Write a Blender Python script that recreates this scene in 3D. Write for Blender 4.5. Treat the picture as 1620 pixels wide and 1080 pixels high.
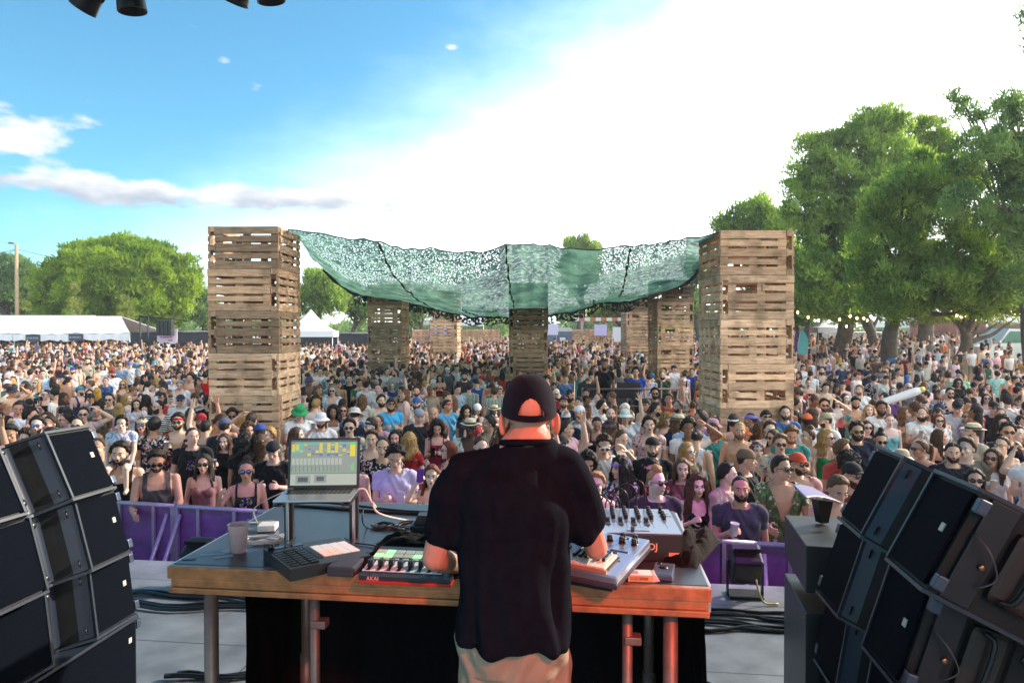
import bpy, bmesh, math, random
import numpy as np
from mathutils import Vector, Matrix, Euler
R = math.radians
rnd = random.Random(7); NP = np.random.RandomState(5)
sc = bpy.context.scene
for o in list(bpy.data.objects): bpy.data.objects.remove(o)
col = sc.collection
# ------------------------------------------------------------------ camera
PITCH = R(0.8); CZ = 3.1; F = 1080.0
cam = bpy.data.objects.new('camera', bpy.data.cameras.new('camera')); col.objects.link(cam)
cam.location = (0, 0, CZ); cam.rotation_euler = (math.pi/2 - PITCH, 0, 0)
cam.data.lens = 24; cam.data.sensor_width = 36; cam.data.clip_end = 3000; cam.data.clip_start = 0.05
sc.camera = cam
# ------------------------------------------------------------------ light
SUN_AZ, SUN_EL = R(62), R(27)
sc.view_settings.view_transform = 'Standard'; sc.view_settings.look = 'None'
sc.view_settings.exposure = 1.75; sc.view_settings.gamma = 1.0
wd = bpy.data.worlds.new('World'); sc.world = wd; wd.use_nodes = True
def build_world():
    nt = wd.node_tree; N = nt.nodes; L = nt.links; N.clear()
    def n(t, **k):
        x = N.new(t)
        for a, b in k.items(): setattr(x, a, b)
        return x
    def m(op, a, b=None, c=None, clamp=False):
        x = n('ShaderNodeMath', operation=op); x.use_clamp = clamp
        for i, v in enumerate((a, b, c)):
            if v is None: continue
            if isinstance(v, (int, float)): x.inputs[i].default_value = v
            else: L.new(v, x.inputs[i])
        return x.outputs[0]
    def rng(v, a, b, smooth=True):
        x = n('ShaderNodeMapRange', interpolation_type='SMOOTHSTEP' if smooth else 'LINEAR')
        L.new(v, x.inputs[0]); x.inputs[1].default_value = a; x.inputs[2].default_value = b
        return x.outputs[0]
    def mix(f, a, b, bt='MIX'):
        x = n('ShaderNodeMix', data_type='RGBA', blend_type=bt)
        for i, v in ((0, f), (6, a), (7, b)):
            if isinstance(v, (int, float)): x.inputs[i].default_value = v
            elif isinstance(v, tuple): x.inputs[i].default_value = (*v, 1)
            else: L.new(v, x.inputs[i])
        return x.outputs[2]
    sky = n('ShaderNodeTexSky', sky_type='NISHITA'); sky.sun_disc = False
    sky.sun_elevation = SUN_EL; sky.sun_rotation = SUN_AZ; sky.air_density = 1.0; sky.dust_density = 0.6; sky.ozone_density = 2.0
    tc = n('ShaderNodeTexCoord'); sp = n('ShaderNodeSeparateXYZ'); L.new(tc.outputs['Generated'], sp.inputs[0])
    X, Y, Z = sp.outputs
    az = m('MULTIPLY', m('ARCTAN2', X, Y), 57.3)
    el = m('MULTIPLY', m('ARCSINE', Z), 57.3)
    cb = n('ShaderNodeCombineXYZ'); L.new(m('MULTIPLY', az, .1), cb.inputs[0]); L.new(m('MULTIPLY', el, .22), cb.inputs[1])
    def noise(vec, scale, det=6, rough=.55, off=None):
        if off is not None:
            a = n('ShaderNodeVectorMath', operation='ADD'); L.new(vec, a.inputs[0]); a.inputs[1].default_value = off; vec = a.outputs[0]
        x = n('ShaderNodeTexNoise'); x.inputs['Scale'].default_value = scale; x.inputs['Detail'].default_value = det
        x.inputs['Roughness'].default_value = rough; L.new(vec, x.inputs['Vector']); return x.outputs[0]
    # blue part of the sky, then the bright thin veil towards the sun and the horizon
    base = mix(1.0, sky.outputs[0], (.32, .63, .66), 'MULTIPLY')
    wisp = noise(cb.outputs[0], 1.2, 5, .6)
    t = m('ADD', m('ADD', az, m('MULTIPLY', m('SUBTRACT', el, 10), -1.9)), m('MULTIPLY', m('SUBTRACT', wisp, .5), 16))
    v1 = rng(t, -35, 20)
    v2 = rng(m('ADD', el, m('MULTIPLY', az, -.10)), 10, .5)
    veil = m('MAXIMUM', v1, v2)
    veil = m('MULTIPLY', veil, rng(el, -6, 0))
    out = mix(m('MULTIPLY', veil, .96), base, (8.0, 8.5, 8.6))
    # clouds: a low band on the left, puffs at the far left, two tiny ones high up
    def cloud(off):
        nz = noise(cb.outputs[0], 2.1, 8, .58, off)
        band = m('MULTIPLY', m('SUBTRACT', 1, m('ABSOLUTE', m('DIVIDE', m('SUBTRACT', el, m('ADD', 10.3, off[1]*4.4)), 2.0)), None, True), rng(az, -4, -13))
        puff = m('MULTIPLY', m('SUBTRACT', 1, m('ABSOLUTE', m('DIVIDE', m('SUBTRACT', el, 12.8), 4.0)), None, True), rng(az, -29, -36))
        mask = m('MAXIMUM', band, puff)
        for (ca, ce, ra, re) in ((-22.7, 20.0, 1.0, .42), (-4.9, 22.4, .85, .36)):
            d = m('ADD', m('POWER', m('DIVIDE', m('SUBTRACT', az, ca), ra), 2), m('POWER', m('DIVIDE', m('SUBTRACT', el, ce), re), 2))
            mask = m('MAXIMUM', mask, m('SUBTRACT', .8, m('MULTIPLY', d, .6), None, True))
        return rng(m('ADD', nz, m('MULTIPLY', mask, .42)), .66, .86)
    c0 = cloud((0, 0, 0)); c1 = cloud((.0, -.16, 0))
    lit = m('SUBTRACT', 1, m('MULTIPLY', m('SUBTRACT', 1, c1), .0))
    shade = noise(cb.outputs[0], 3.0, 4, .5, (.2, .25, 0))
    low = rng(m('ADD', el, m('MULTIPLY', m('SUBTRACT', shade, .5), 5)), 8.9, 11.4)
    cc = mix(low, (1.45, 1.6, 1.9), (3.0, 3.0, 3.05))
    out = mix(m('MULTIPLY', c0, .95), out, cc)
    bg = n('ShaderNodeBackground'); L.new(out, bg.inputs[0]); bg.inputs[1].default_value = .112
    wo = n('ShaderNodeOutputWorld'); L.new(bg.outputs[0], wo.inputs[0])
build_world()
sl = bpy.data.lights.new('sun', 'SUN'); sl.energy = 2.0; sl.angle = R(1.5); sl.color = (1, .90, .74)
so = bpy.data.objects.new('sun', sl); col.objects.link(so)
sd = Vector((math.sin(SUN_AZ)*math.cos(SUN_EL), math.cos(SUN_AZ)*math.cos(SUN_EL), math.sin(SUN_EL)))
so.rotation_euler = sd.to_track_quat('Z', 'Y').to_euler()
# ------------------------------------------------------------------ helpers
cp, sp_ = math.cos(PITCH), math.sin(PITCH)
def U(px, py, D):
    """world point seen at photo pixel (px,py) whose world Y is D"""
    dx, v = (px-810)/F, (540-py)/F
    dy = cp + v*sp_; dz = v*cp - sp_
    return Vector((dx*D/dy, D, CZ + dz*D/dy))
def G(px, py, z):
    dx, v = (px-810)/F, (540-py)/F
    dy = cp + v*sp_; dz = v*cp - sp_
    k = (z-CZ)/dz
    return Vector((dx*k, dy*k, z))
def proj(p):
    d = p[1]*cp - (p[2]-CZ)*sp_; v = p[1]*sp_ + (p[2]-CZ)*cp
    return (810 + F*p[0]/d, 540 - F*v/d)
def ground_z(x, y):
    s = max(0., min(1., (y-16)/38.)); s = s*s*(3-2*s)
    r = max(0., min(1., (x-12)/20.))*max(0., min(1., (y-22)/16.))
    return .95*s + .5*r
def srgb(h):
    h = h.lstrip('#'); c = [int(h[i:i+2], 16)/255 for i in (0, 2, 4)]
    return tuple((x/12.92 if x <= .04045 else ((x+.055)/1.055)**2.4) for x in c)
MATS = {}
def mat(name, color=(.5,.5,.5), rough=.6, metal=0., spec=.5, bump=0., bscale=60., var=0., vscale=8., objcol=False, rand=0., emit=None, coat=0., detail=4, sheen=0., trans=0.):
    if name in MATS: return MATS[name]
    m = bpy.data.materials.new(name); m.use_nodes = True; MATS[name] = m
    nt = m.node_tree; b = nt.nodes['Principled BSDF']; L = nt.links
    b.inputs['Roughness'].default_value = rough; b.inputs['Metallic'].default_value = metal
    b.inputs['Specular IOR Level'].default_value = spec; b.inputs['Coat Weight'].default_value = coat
    b.inputs['Sheen Weight'].default_value = sheen; b.inputs['Transmission Weight'].default_value = trans
    b.inputs['Base Color'].default_value = (*color, 1)
    src = None
    tc = nt.nodes.new('ShaderNodeTexCoord')
    if objcol:
        oi = nt.nodes.new('ShaderNodeObjectInfo'); src = oi.outputs['Color']
    if var or rand or bump:
        nz = nt.nodes.new('ShaderNodeTexNoise'); nz.inputs['Scale'].default_value = vscale; nz.inputs['Detail'].default_value = detail
        L.new(tc.outputs['Object'], nz.inputs['Vector'])
        if var:
            mr = nt.nodes.new('ShaderNodeMapRange'); L.new(nz.outputs[0], mr.inputs[0])
            mr.inputs[1].default_value = .3; mr.inputs[2].default_value = .7; mr.inputs[3].default_value = 1-var; mr.inputs[4].default_value = 1+var*.6
            mx = nt.nodes.new('ShaderNodeMix'); mx.data_type = 'RGBA'; mx.blend_type = 'MULTIPLY'; mx.inputs[0].default_value = 1
            if src: L.new(src, mx.inputs[6])
            else: mx.inputs[6].default_value = (*color, 1)
            L.new(mr.outputs[0], mx.inputs[7]); src = mx.outputs[2]
        if bump:
            n2 = nt.nodes.new('ShaderNodeTexNoise'); n2.inputs['Scale'].default_value = bscale; n2.inputs['Detail'].default_value = 3
            L.new(tc.outputs['Object'], n2.inputs['Vector'])
            bp = nt.nodes.new('ShaderNodeBump'); bp.inputs['Strength'].default_value = bump; bp.inputs['Distance'].default_value = .01
            L.new(n2.outputs[0], bp.inputs['Height']); L.new(bp.outputs[0], b.inputs['Normal'])
    if src: L.new(src, b.inputs['Base Color'])
    if emit: b.inputs['Emission Color'].default_value = (*emit[0], 1); b.inputs['Emission Strength'].default_value = emit[1]
    return m
class MB:
    def __init__(s): s.v = []; s.f = []; s.m = []; s.sm = []
    def add(s, vs, fs, mi=0, smooth=False):
        o = len(s.v); s.v += [tuple(v) for v in vs]
        for f in fs: s.f.append([i+o for i in f]); s.m.append(mi); s.sm.append(smooth)
        return s
    def box(s, c, d, rot=None, mi=0, M=None):
        x, y, z = d[0]/2, d[1]/2, d[2]/2
        vs = [Vector((a, b, e)) for a in (-x, x) for b in (-y, y) for e in (-z, z)]
        if rot is not None: rm = Euler(rot).to_matrix(); vs = [rm @ v for v in vs]
        vs = [v + Vector(c) for v in vs]
        if M is not None: vs = [M @ v for v in vs]
        return s.add(vs, [(0,1,3,2),(4,6,7,5),(0,4,5,1),(2,3,7,6),(0,2,6,4),(1,5,7,3)], mi)
    def bbox(s, c, d, r=.004, rot=None, mi=0, M=None):
        """box with chamfered edges"""
        bm = bmesh.new(); bmesh.ops.create_cube(bm, size=1)
        for v in bm.verts: v.co = Vector((v.co.x*d[0], v.co.y*d[1], v.co.z*d[2]))
        bmesh.ops.bevel(bm, geom=bm.edges[:], offset=r, segments=2, affect='EDGES', profile=.6)
        bm.verts.index_update(); rm = Euler(rot).to_matrix() if rot is not None else Matrix.Identity(3)
        vs = [rm @ v.co + Vector(c) for v in bm.verts]
        if M is not None: vs = [M @ v for v in vs]
        s.add(vs, [[v.index for v in f.verts] for f in bm.faces], mi, False); bm.free(); return s
    def quad(s, a, b, c, d, mi=0): return s.add([a, b, c, d], [(0, 1, 2, 3)], mi)
    def tube(s, pts, r, n=8, mi=0, cap=True, closed=False):
        pts = [Vector(p) for p in pts]; k = len(pts)
        rs = list(r) if isinstance(r, (list, tuple)) else [r]*k
        if 4 <= k <= 9 and not closed:      # ease a short polyline into a curve
            P = [pts[0]*2-pts[1]] + pts + [pts[-1]*2-pts[-2]]; q, q2 = [], []
            for i in range(k-1):
                for j in range(4):
                    t = j/4; a_, b_, c_, d_ = P[i:i+4]
                    q.append(.5*((2*b_) + (c_-a_)*t + (2*a_-5*b_+4*c_-d_)*t*t + (3*b_-a_-3*c_+d_)*t**3)); q2.append(rs[i]+(rs[i+1]-rs[i])*t)
            pts, rs = q+[pts[-1]], q2+[rs[-1]]; k = len(pts)
        up = Vector((0, 0, 1)); vs = []; prev = None
        for i, p in enumerate(pts):
            a = pts[(i-1) % k] if (closed or i > 0) else p; b = pts[(i+1) % k] if (closed or i < k-1) else p
            t = (b-a); t = t.normalized() if t.length > 1e-9 else Vector((0, 0, 1))
            if prev is None:
                u = t.cross(up) if abs(t.dot(up)) < .95 else t.cross(Vector((1, 0, 0)))
            else:
                u = prev - t*prev.dot(t)
            u.normalize(); prev = u; w = t.cross(u)
            for j in range(n):
                an = 2*math.pi*j/n; vs.append(p + (u*math.cos(an) + w*math.sin(an))*rs[i])
        fs = []
        for i in range(k if closed else k-1):
            for j in range(n):
                a, b = i*n+j, i*n+(j+1) % n; i2 = (i+1) % k; fs.append((a, b, i2*n+(j+1) % n, i2*n+j))
        if cap and not closed: fs += [tuple(range(n))[::-1], tuple(range((k-1)*n, k*n))]
        return s.add(vs, fs, mi, True)
    def lathe(s, prof, c=(0,0,0), n=20, mi=0, M=None, sx=1, sy=1):
        vs = []
        for (r, z) in prof:
            for j in range(n):
                a = 2*math.pi*j/n; vs.append(Vector((r*math.cos(a)*sx+c[0], r*math.sin(a)*sy+c[1], z+c[2])))
        if M is not None: vs = [M @ v for v in vs]
        fs = [(i*n+j, i*n+(j+1) % n, (i+1)*n+(j+1) % n, (i+1)*n+j) for i in range(len(prof)-1) for j in range(n)]
        if prof[0][0] > 1e-6: fs.append(tuple(range(n))[::-1])
        if prof[-1][0] > 1e-6: fs.append(tuple(range((len(prof)-1)*n, len(prof)*n)))
        return s.add(vs, fs, mi, True)
    def ell(s, c, r, n=14, k=10, mi=0, M=None, rot=None):
        vs = [];  rm = Euler(rot).to_matrix() if rot is not None else None
        for i in range(k+1):
            t = math.pi*i/k
            for j in range(n):
                a = 2*math.pi*j/n; v = Vector((r[0]*math.sin(t)*math.cos(a), r[1]*math.sin(t)*math.sin(a), r[2]*math.cos(t)))
                if rm: v = rm @ v
                vs.append(v+Vector(c))
        if M is not None: vs = [M @ v for v in vs]
        return s.add(vs, [(i*n+j, (i+1)*n+j, (i+1)*n+(j+1) % n, i*n+(j+1) % n) for i in range(k) for j in range(n)], mi, True)
    def prism(s, poly, y0, y1, mi=0, M=None, axis='y'):
        """polygon in (x,z) extruded along y"""
        k = len(poly)
        if axis == 'y': vs = [Vector((p[0], y0, p[1])) for p in poly] + [Vector((p[0], y1, p[1])) for p in poly]
        else: vs = [Vector((p[0], p[1], y0)) for p in poly] + [Vector((p[0], p[1], y1)) for p in poly]
        if M is not None: vs = [M @ v for v in vs]
        fs = [tuple(range(k)), tuple(range(k, 2*k))[::-1]] + [(i, i+k, (i+1) % k+k, (i+1) % k) for i in range(k)]
        return s.add(vs, fs, mi)
    def mesh(s, name):
        me = bpy.data.meshes.new(name); me.from_pydata(s.v, [], s.f)
        me.polygons.foreach_set('material_index', s.m); me.polygons.foreach_set('use_smooth', s.sm)
        bm = bmesh.new(); bm.from_mesh(me); bmesh.ops.remove_doubles(bm, verts=bm.verts, dist=1e-6)
        bmesh.ops.recalc_face_normals(bm, faces=bm.faces); bm.to_mesh(me); bm.free(); me.update(); return me
    def build(s, name, mats, parent=None, M=None, **tags):
        return link(name, s.mesh(name), mats, parent, M, **tags)
def link(name, me, mats=None, parent=None, M=None, color=None, **tags):
    o = bpy.data.objects.new(name, me)
    if mats is not None and len(me.materials) == 0:
        for mm in (mats if isinstance(mats, (list, tuple)) else [mats]): me.materials.append(mm)
    col.objects.link(o)
    if parent is not None: o.parent = parent
    if M is not None: o.matrix_basis = M
    if color is not None: o.color = (*color, 1)
    for k, v in tags.items(): o[k] = v
    return o
def empty(name, loc=(0,0,0), rz=0, M=None, **tags):
    o = bpy.data.objects.new(name, None); col.objects.link(o); o.empty_display_size = .1
    if M is not None: o.matrix_basis = M
    else: o.location = loc; o.rotation_euler = (0, 0, rz)
    for k, v in tags.items(): o[k] = v
    return o
def T(x, y, z, rx=0, ry=0, rz=0, s=1): return Matrix.Translation((x, y, z)) @ Euler((rx, ry, rz)).to_matrix().to_4x4() @ Matrix.Scale(s, 4)
def npmesh(name, V, Fq, smooth=False, facecol=None, fm=None):
    """fast mesh from numpy verts (n,3) and faces (m,k)"""
    me = bpy.data.meshes.new(name); V = np.asarray(V, np.float32); Fq = np.asarray(Fq, np.int32); k = Fq.shape[1]
    me.vertices.add(len(V)); me.vertices.foreach_set('co', V.ravel())
    me.loops.add(Fq.size); me.loops.foreach_set('vertex_index', Fq.ravel())
    me.polygons.add(len(Fq)); me.polygons.foreach_set('loop_start', np.arange(0, Fq.size, k, dtype=np.int32))
    me.polygons.foreach_set('loop_total', np.full(len(Fq), k, np.int32))
    me.polygons.foreach_set('use_smooth', np.full(len(Fq), smooth))
    if fm is not None: me.polygons.foreach_set('material_index', np.asarray(fm, np.int32))
    me.update(calc_edges=True)
    if facecol is not None:
        a = me.attributes.new('tint', 'FLOAT_COLOR', 'FACE')
        c = np.ones((len(Fq), 4), np.float32); c[:, :3] = facecol; a.data.foreach_set('color', c.ravel())
    return me
def tex_text(txt, size, M, m, name='lettering', parent=None, depth=.001, align='CENTER', bold=False):
    cu = bpy.data.curves.new(name, 'FONT'); cu.body = txt; cu.size = size; cu.extrude = depth; cu.align_x = align; cu.align_y = 'CENTER'
    if bold: cu.offset = size*.02
    to = bpy.data.objects.new('t', cu); col.objects.link(to); bpy.context.view_layer.update()
    me = bpy.data.meshes.new_from_object(to.evaluated_get(bpy.context.evaluated_depsgraph_get()))
    bpy.data.objects.remove(to); me.materials.clear()
    return link(name, me, m, parent, M)
# ------------------------------------------------------------------ ground
def grd_mat():
    m = mat('dry_earth', (.2,.14,.09), .95, var=.35, vscale=1.5, bump=.5, bscale=12)
    nt = m.node_tree; b = nt.nodes['Principled BSDF']; L = nt.links
    tc = nt.nodes.new('ShaderNodeTexCoord'); nz = nt.nodes.new('ShaderNodeTexNoise'); nz.inputs['Scale'].default_value = .35; nz.inputs['Detail'].default_value = 7
    L.new(tc.outputs['Object'], nz.inputs['Vector']); cr = nt.nodes.new('ShaderNodeValToRGB'); L.new(nz.outputs[0], cr.inputs[0])
    cr.color_ramp.elements[0].position = .35; cr.color_ramp.elements[0].color = (.19,.125,.08,1)
    cr.color_ramp.elements[1].position = .68; cr.color_ramp.elements[1].color = (.33,.25,.17,1)
    e = cr.color_ramp.elements.new(.5); e.color = (.25,.18,.115,1)
    L.new(cr.outputs[0], b.inputs['Base Color']); return m
def ground():
    xs = np.concatenate([np.linspace(-1500,-80,8), np.linspace(-76,76,78), np.linspace(80,1500,8)])
    ys = np.concatenate([np.linspace(-300,-10,5), np.linspace(-8,90,60), np.linspace(100,2500,12)])
    V = np.array([(x, y, ground_z(x, y)) for y in ys for x in xs]); nx = len(xs)
    Fq = np.array([(j*nx+i, j*nx+i+1, (j+1)*nx+i+1, (j+1)*nx+i) for j in range(len(ys)-1) for i in range(nx-1)])
    link('ground', npmesh('ground', V, Fq, True), grd_mat(), kind='structure')
ground()
# ------------------------------------------------------------------ stage
SZ = 1.15
SR = math.atan2(-.115, .993)      # the stage front and the table are turned a little against the view
floor_m = mat('stage_floor', (.20,.21,.23), .42, spec=.5, var=.34, vscale=5, bump=.12, bscale=220, detail=8)
def joints(m):
    nt = m.node_tree; N = nt.nodes; L = nt.links; b = N['Principled BSDF']; old = b.inputs['Base Color'].links[0].from_socket
    tc = N.new('ShaderNodeTexCoord'); mp = N.new('ShaderNodeMapping'); mp.inputs['Rotation'].default_value = (0, 0, .115); L.new(tc.outputs['Object'], mp.inputs[0])
    br = N.new('ShaderNodeTexBrick'); br.offset = 0; br.inputs['Scale'].default_value = 1; br.inputs['Brick Width'].default_value = 2.0; br.inputs['Row Height'].default_value = 1.0; br.inputs['Mortar Size'].default_value = .006
    L.new(mp.outputs[0], br.inputs['Vector']); nz = N.new('ShaderNodeTexNoise'); nz.inputs['Scale'].default_value = 26; nz.inputs['Detail'].default_value = 8; nz.inputs['Roughness'].default_value = .75; L.new(tc.outputs['Object'], nz.inputs['Vector'])
    mr = N.new('ShaderNodeMapRange'); L.new(nz.outputs[0], mr.inputs[0]); mr.inputs[1].default_value = .60; mr.inputs[2].default_value = .74; mr.inputs[3].default_value = 0; mr.inputs[4].default_value = .45
    ad = N.new('ShaderNodeMath'); ad.operation = 'MAXIMUM'; L.new(br.outputs['Fac'], ad.inputs[0]); L.new(mr.outputs[0], ad.inputs[1])
    mx = N.new('ShaderNodeMix'); mx.data_type = 'RGBA'; L.new(ad.outputs[0], mx.inputs[0]); L.new(old, mx.inputs[6]); mx.inputs[7].default_value = (.06,.06,.065,1); L.new(mx.outputs[2], b.inputs['Base Color'])
joints(floor_m)
def stage():
    mb = MB(); d = Vector((.993,-.115,0)); e = Vector((.115,.993,0)); o = Vector((0, 5.45, 0))
    a, b = o - d*7, o + d*7
    P = [a, b, b - e*13, a - e*13]
    mb.prism([(p.x, p.y) for p in P], SZ-.1, SZ, axis='z')
    mb.build('stage_floor', floor_m, kind='structure')
    mb = MB()
    for i in range(15):
        p = a + d*i
        if abs(i-7) < 7: mb.box((p.x, p.y-.3, (SZ-.1)/2), (.05,.05,SZ-.1))
    mb.prism([(a.x, a.y-.35), (b.x, b.y-.35), (b.x, b.y-.38), (a.x, a.y-.38)], .0, SZ-.1, axis='z')
    mb.build('stage_skirting', mat('black_cloth', (.004,.004,.006), .95, bump=.2, spec=.15), kind='structure')
    # roof overhead, out of frame
    rb = MB(); rb.prism([(a.x-1, a.y+1.2), (b.x+1, b.y+1.2), (b.x+1, b.y-12), (a.x-1, a.y-12)], 7.0, 7.15, axis='z')
    rb.build('stage_roof', mat('roof_sheet', (.05,.05,.06), .8), kind='structure')
    rb = MB(); c = b - e*.2  # unseen side screen, added to keep the low sun off the stage
    rb.prism([(c.x, c.y-1.5), (c.x+.1, c.y-1.5), (c.x+.1-1.2, c.y-11), (c.x-1.2, c.y-11)], SZ, 7, axis='z')
    rb.build('stage_side_wall', MATS['black_cloth'], kind='structure')
stage()
# ------------------------------------------------------------------ pallet towers
def wood_mat():
    m = bpy.data.materials.new('pallet_wood'); m.use_nodes = True; MATS['pallet_wood'] = m
    nt = m.node_tree; N = nt.nodes; L = nt.links; b = N['Principled BSDF']; b.inputs['Roughness'].default_value = .85; b.inputs['Specular IOR Level'].default_value = .2
    tc = N.new('ShaderNodeTexCoord'); mp = N.new('ShaderNodeMapping'); mp.inputs['Scale'].default_value = (2.2, 14, 26)
    oi = N.new('ShaderNodeObjectInfo'); ad = N.new('ShaderNodeVectorMath'); ad.operation = 'ADD'
    L.new(tc.outputs['Object'], mp.inputs[0]); L.new(mp.outputs[0], ad.inputs[0])
    sc_ = N.new('ShaderNodeMath'); sc_.operation = 'MULTIPLY'; sc_.inputs[1].default_value = 91; L.new(oi.outputs['Random'], sc_.inputs[0]); L.new(sc_.outputs[0], ad.inputs[1])
    nz = N.new('ShaderNodeTexNoise'); nz.inputs['Scale'].default_value = 1.5; nz.inputs['Detail'].default_value = 6; nz.inputs['Roughness'].default_value = .65; L.new(ad.outputs[0], nz.inputs['Vector'])
    cr = N.new('ShaderNodeValToRGB'); L.new(nz.outputs[0], cr.inputs[0])
    cr.color_ramp.elements[0].position = .28; cr.color_ramp.elements[0].color = (.50,.42,.36,1)
    cr.color_ramp.elements[1].position = .66; cr.color_ramp.elements[1].color = (1.08,1.06,1.02,1)
    ge = N.new('ShaderNodeNewGeometry'); mr = N.new('ShaderNodeMapRange'); mr.inputs[3].default_value = .78; mr.inputs[4].default_value = 1.22
    r2 = N.new('ShaderNodeMath'); r2.operation = 'ADD'; L.new(ge.outputs['Random Per Island'], r2.inputs[0]); L.new(oi.outputs['Random'], r2.inputs[1])
    r3 = N.new('ShaderNodeMath'); r3.operation = 'FRACT'; L.new(r2.outputs[0], r3.inputs[0]); L.new(r3.outputs[0], mr.inputs[0])
    x1 = N.new('ShaderNodeMix'); x1.data_type = 'RGBA'; x1.blend_type = 'MULTIPLY'; x1.inputs[0].default_value = 1; L.new(oi.outputs['Color'], x1.inputs[6]); L.new(cr.outputs[0], x1.inputs[7])
    x2 = N.new('ShaderNodeMix'); x2.data_type = 'RGBA'; x2.blend_type = 'MULTIPLY'; x2.inputs[0].default_value = 1; L.new(x1.outputs[2], x2.inputs[6]); L.new(mr.outputs[0], x2.inputs[7])
    # dark weather stains and nail heads
    n2 = N.new('ShaderNodeTexNoise'); n2.inputs['Scale'].default_value = 3.5; n2.inputs['Detail'].default_value = 3; L.new(tc.outputs['Object'], n2.inputs['Vector'])
    n2.noise_dimensions = '4D'; L.new(sc_.outputs[0], n2.inputs['W'])
    m3 = N.new('ShaderNodeMapRange'); L.new(n2.outputs[0], m3.inputs[0]); m3.inputs[1].default_value = .36; m3.inputs[2].default_value = .52; m3.inputs[3].default_value = .62; m3.inputs[4].default_value = 1
    x3 = N.new('ShaderNodeMix'); x3.data_type = 'RGBA'; x3.blend_type = 'MULTIPLY'; x3.inputs[0].default_value = 1; L.new(x2.outputs[2], x3.inputs[6]); L.new(m3.outputs[0], x3.inputs[7])
    L.new(x3.outputs[2], b.inputs['Base Color'])
    bp = N.new('ShaderNodeBump'); bp.inputs['Strength'].default_value = .4; bp.inputs['Distance'].default_value = .01; L.new(nz.outputs[0], bp.inputs['Height']); L.new(bp.outputs[0], b.inputs['Normal'])
    return m
wood = wood_mat()
def pallet_mesh(seed):
    r = random.Random(seed); mb = MB()
    hs = [.145, .10, .145, .10, .145]; z = -.4; bk = 1 if seed == 3 else 9
    for q_, h in enumerate(hs):
        if q_ == bk: mb.box((-.3, -.061, z+h/2), (.56, .022, h-.006), (0, .03, 0)); z += h + .04125; continue
        w = 1.2 - r.random()*.02; mb.box((r.uniform(-.006, .006), -.061, z+h/2), (w, .022, h-.006), (0, r.uniform(-.006, .006), 0)); z += h + .04125
    for x in (-.5275, 0, .5275): mb.box((x, -.039, 0), (.145, .0215, .8))
    for x in (-.5275, 0, .5275):
        for zz in (-.35, 0, .35): mb.box((x, .0105, zz), (.14, .077, .1))
    for zz in (-.35, 0, .35): mb.box((0, .0605, zz), (1.2, .022, .1 if zz else .145))
    return mb.mesh('pallet')
PM = [pallet_mesh(i) for i in range(5)]
for me in PM: me.materials.append(wood)
def pallet(parent, M, tone):
    o = link('pallet', PM[rnd.randrange(5)], None, parent, M, color=tone); return o
NEW = srgb('#efcbaa'); MIDW = srgb('#d6b292'); OLD = srgb('#b89c82'); DARK = srgb('#8f7a66')
def tower(px, D, ztop, layers, rz, tones, label, first=0):
    c = U(px, 500, D-.67); gz = ground_z(c.x, D)
    root = empty('pallet_tower', (c.x, D, gz), rz, label=label, category='tower', group='pallet towers holding up the net')
    for k in range(layers):
        z = ztop - .4 - .803*k - gz; t = tones[min(k, len(tones)-1)]; sgn = 1 if (k+first) % 2 else -1
        for q in range(4):
            if z < -.3: continue
            M = Matrix.Rotation(q*math.pi/2, 4, 'Z') @ T(sgn*.073, -.6, z, math.pi if rnd.random() < .5 else 0, 0, 0)
            # keep the deck boards outwards when turned upside down
            M = Matrix.Rotation(q*math.pi/2, 4, 'Z') @ T(sgn*.073 + rnd.uniform(-.008,.008), -.6, z, 0, math.pi if rnd.random() < .5 else 0, 0)
            j = rnd.uniform(.78, 1.2); pallet(root, M, tuple(v*j for v in t))
    return root
tower(385, 13.65, 5.10, 6, 0, [OLD, MIDW, OLD, NEW, NEW], 'nearest pallet tower on the left, weathered brown above and pale wood below', 1)
tower(1197, 13.0, 4.93, 6, R(1), [MIDW, NEW, NEW, NEW, NEW], 'nearest pallet tower on the right, fresh pale wood with a darker top layer')
tower(836, 24.1, 4.78, 6, 0, [DARK, DARK, OLD, OLD, OLD, OLD, MIDW], 'dark grey-brown pallet tower in the centre, its top just under the net')
tower(610, 27.4, 4.95, 5, R(-4), [OLD, MIDW, OLD, MIDW], 'middle-distance pallet tower on the left, its top under the net edge', 1)
tower(703, 34.2, 5.15, 6, R(-3), [MIDW, OLD, MIDW, MIDW], 'farthest left pallet tower, slim and hazy, in front of the pallet fence')
tower(1067, 25.6, 5.0, 6, R(4), [DARK, OLD, MIDW, MIDW], 'middle-distance brown pallet tower on the right, half behind the near one', 1)
tower(1010, 36.2, 4.95, 6, R(4), [DARK, MIDW, MIDW], 'farthest right pallet tower, narrow, its top pallet dark')
# far fence of pallets
def pfence(x0, x1, D, label):
    a, b = U(x0, 500, D), U(x1, 500, D); gz = ground_z(a.x, D)
    root = empty('pallet_fence', (a.x, D, gz), 0, label=label, category='fence', group='pallet fences at the back of the field')
    n = max(1, int((b.x-a.x)/1.21))
    for i in range(n):
        for k in range(3): pallet(root, T(.6+i*1.21, rnd.uniform(-.03,.03), .4+.803*k + rnd.uniform(-.01,.01)), tuple(v*rnd.uniform(.9, 1.15) for v in MIDW))
pfence(652, 806, 47, 'long pale pallet fence behind the crowd, left of the central tower')
pfence(905, 1034, 47.5, 'pale pallet fence behind the crowd, right of the blue toilet cabin')
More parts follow.
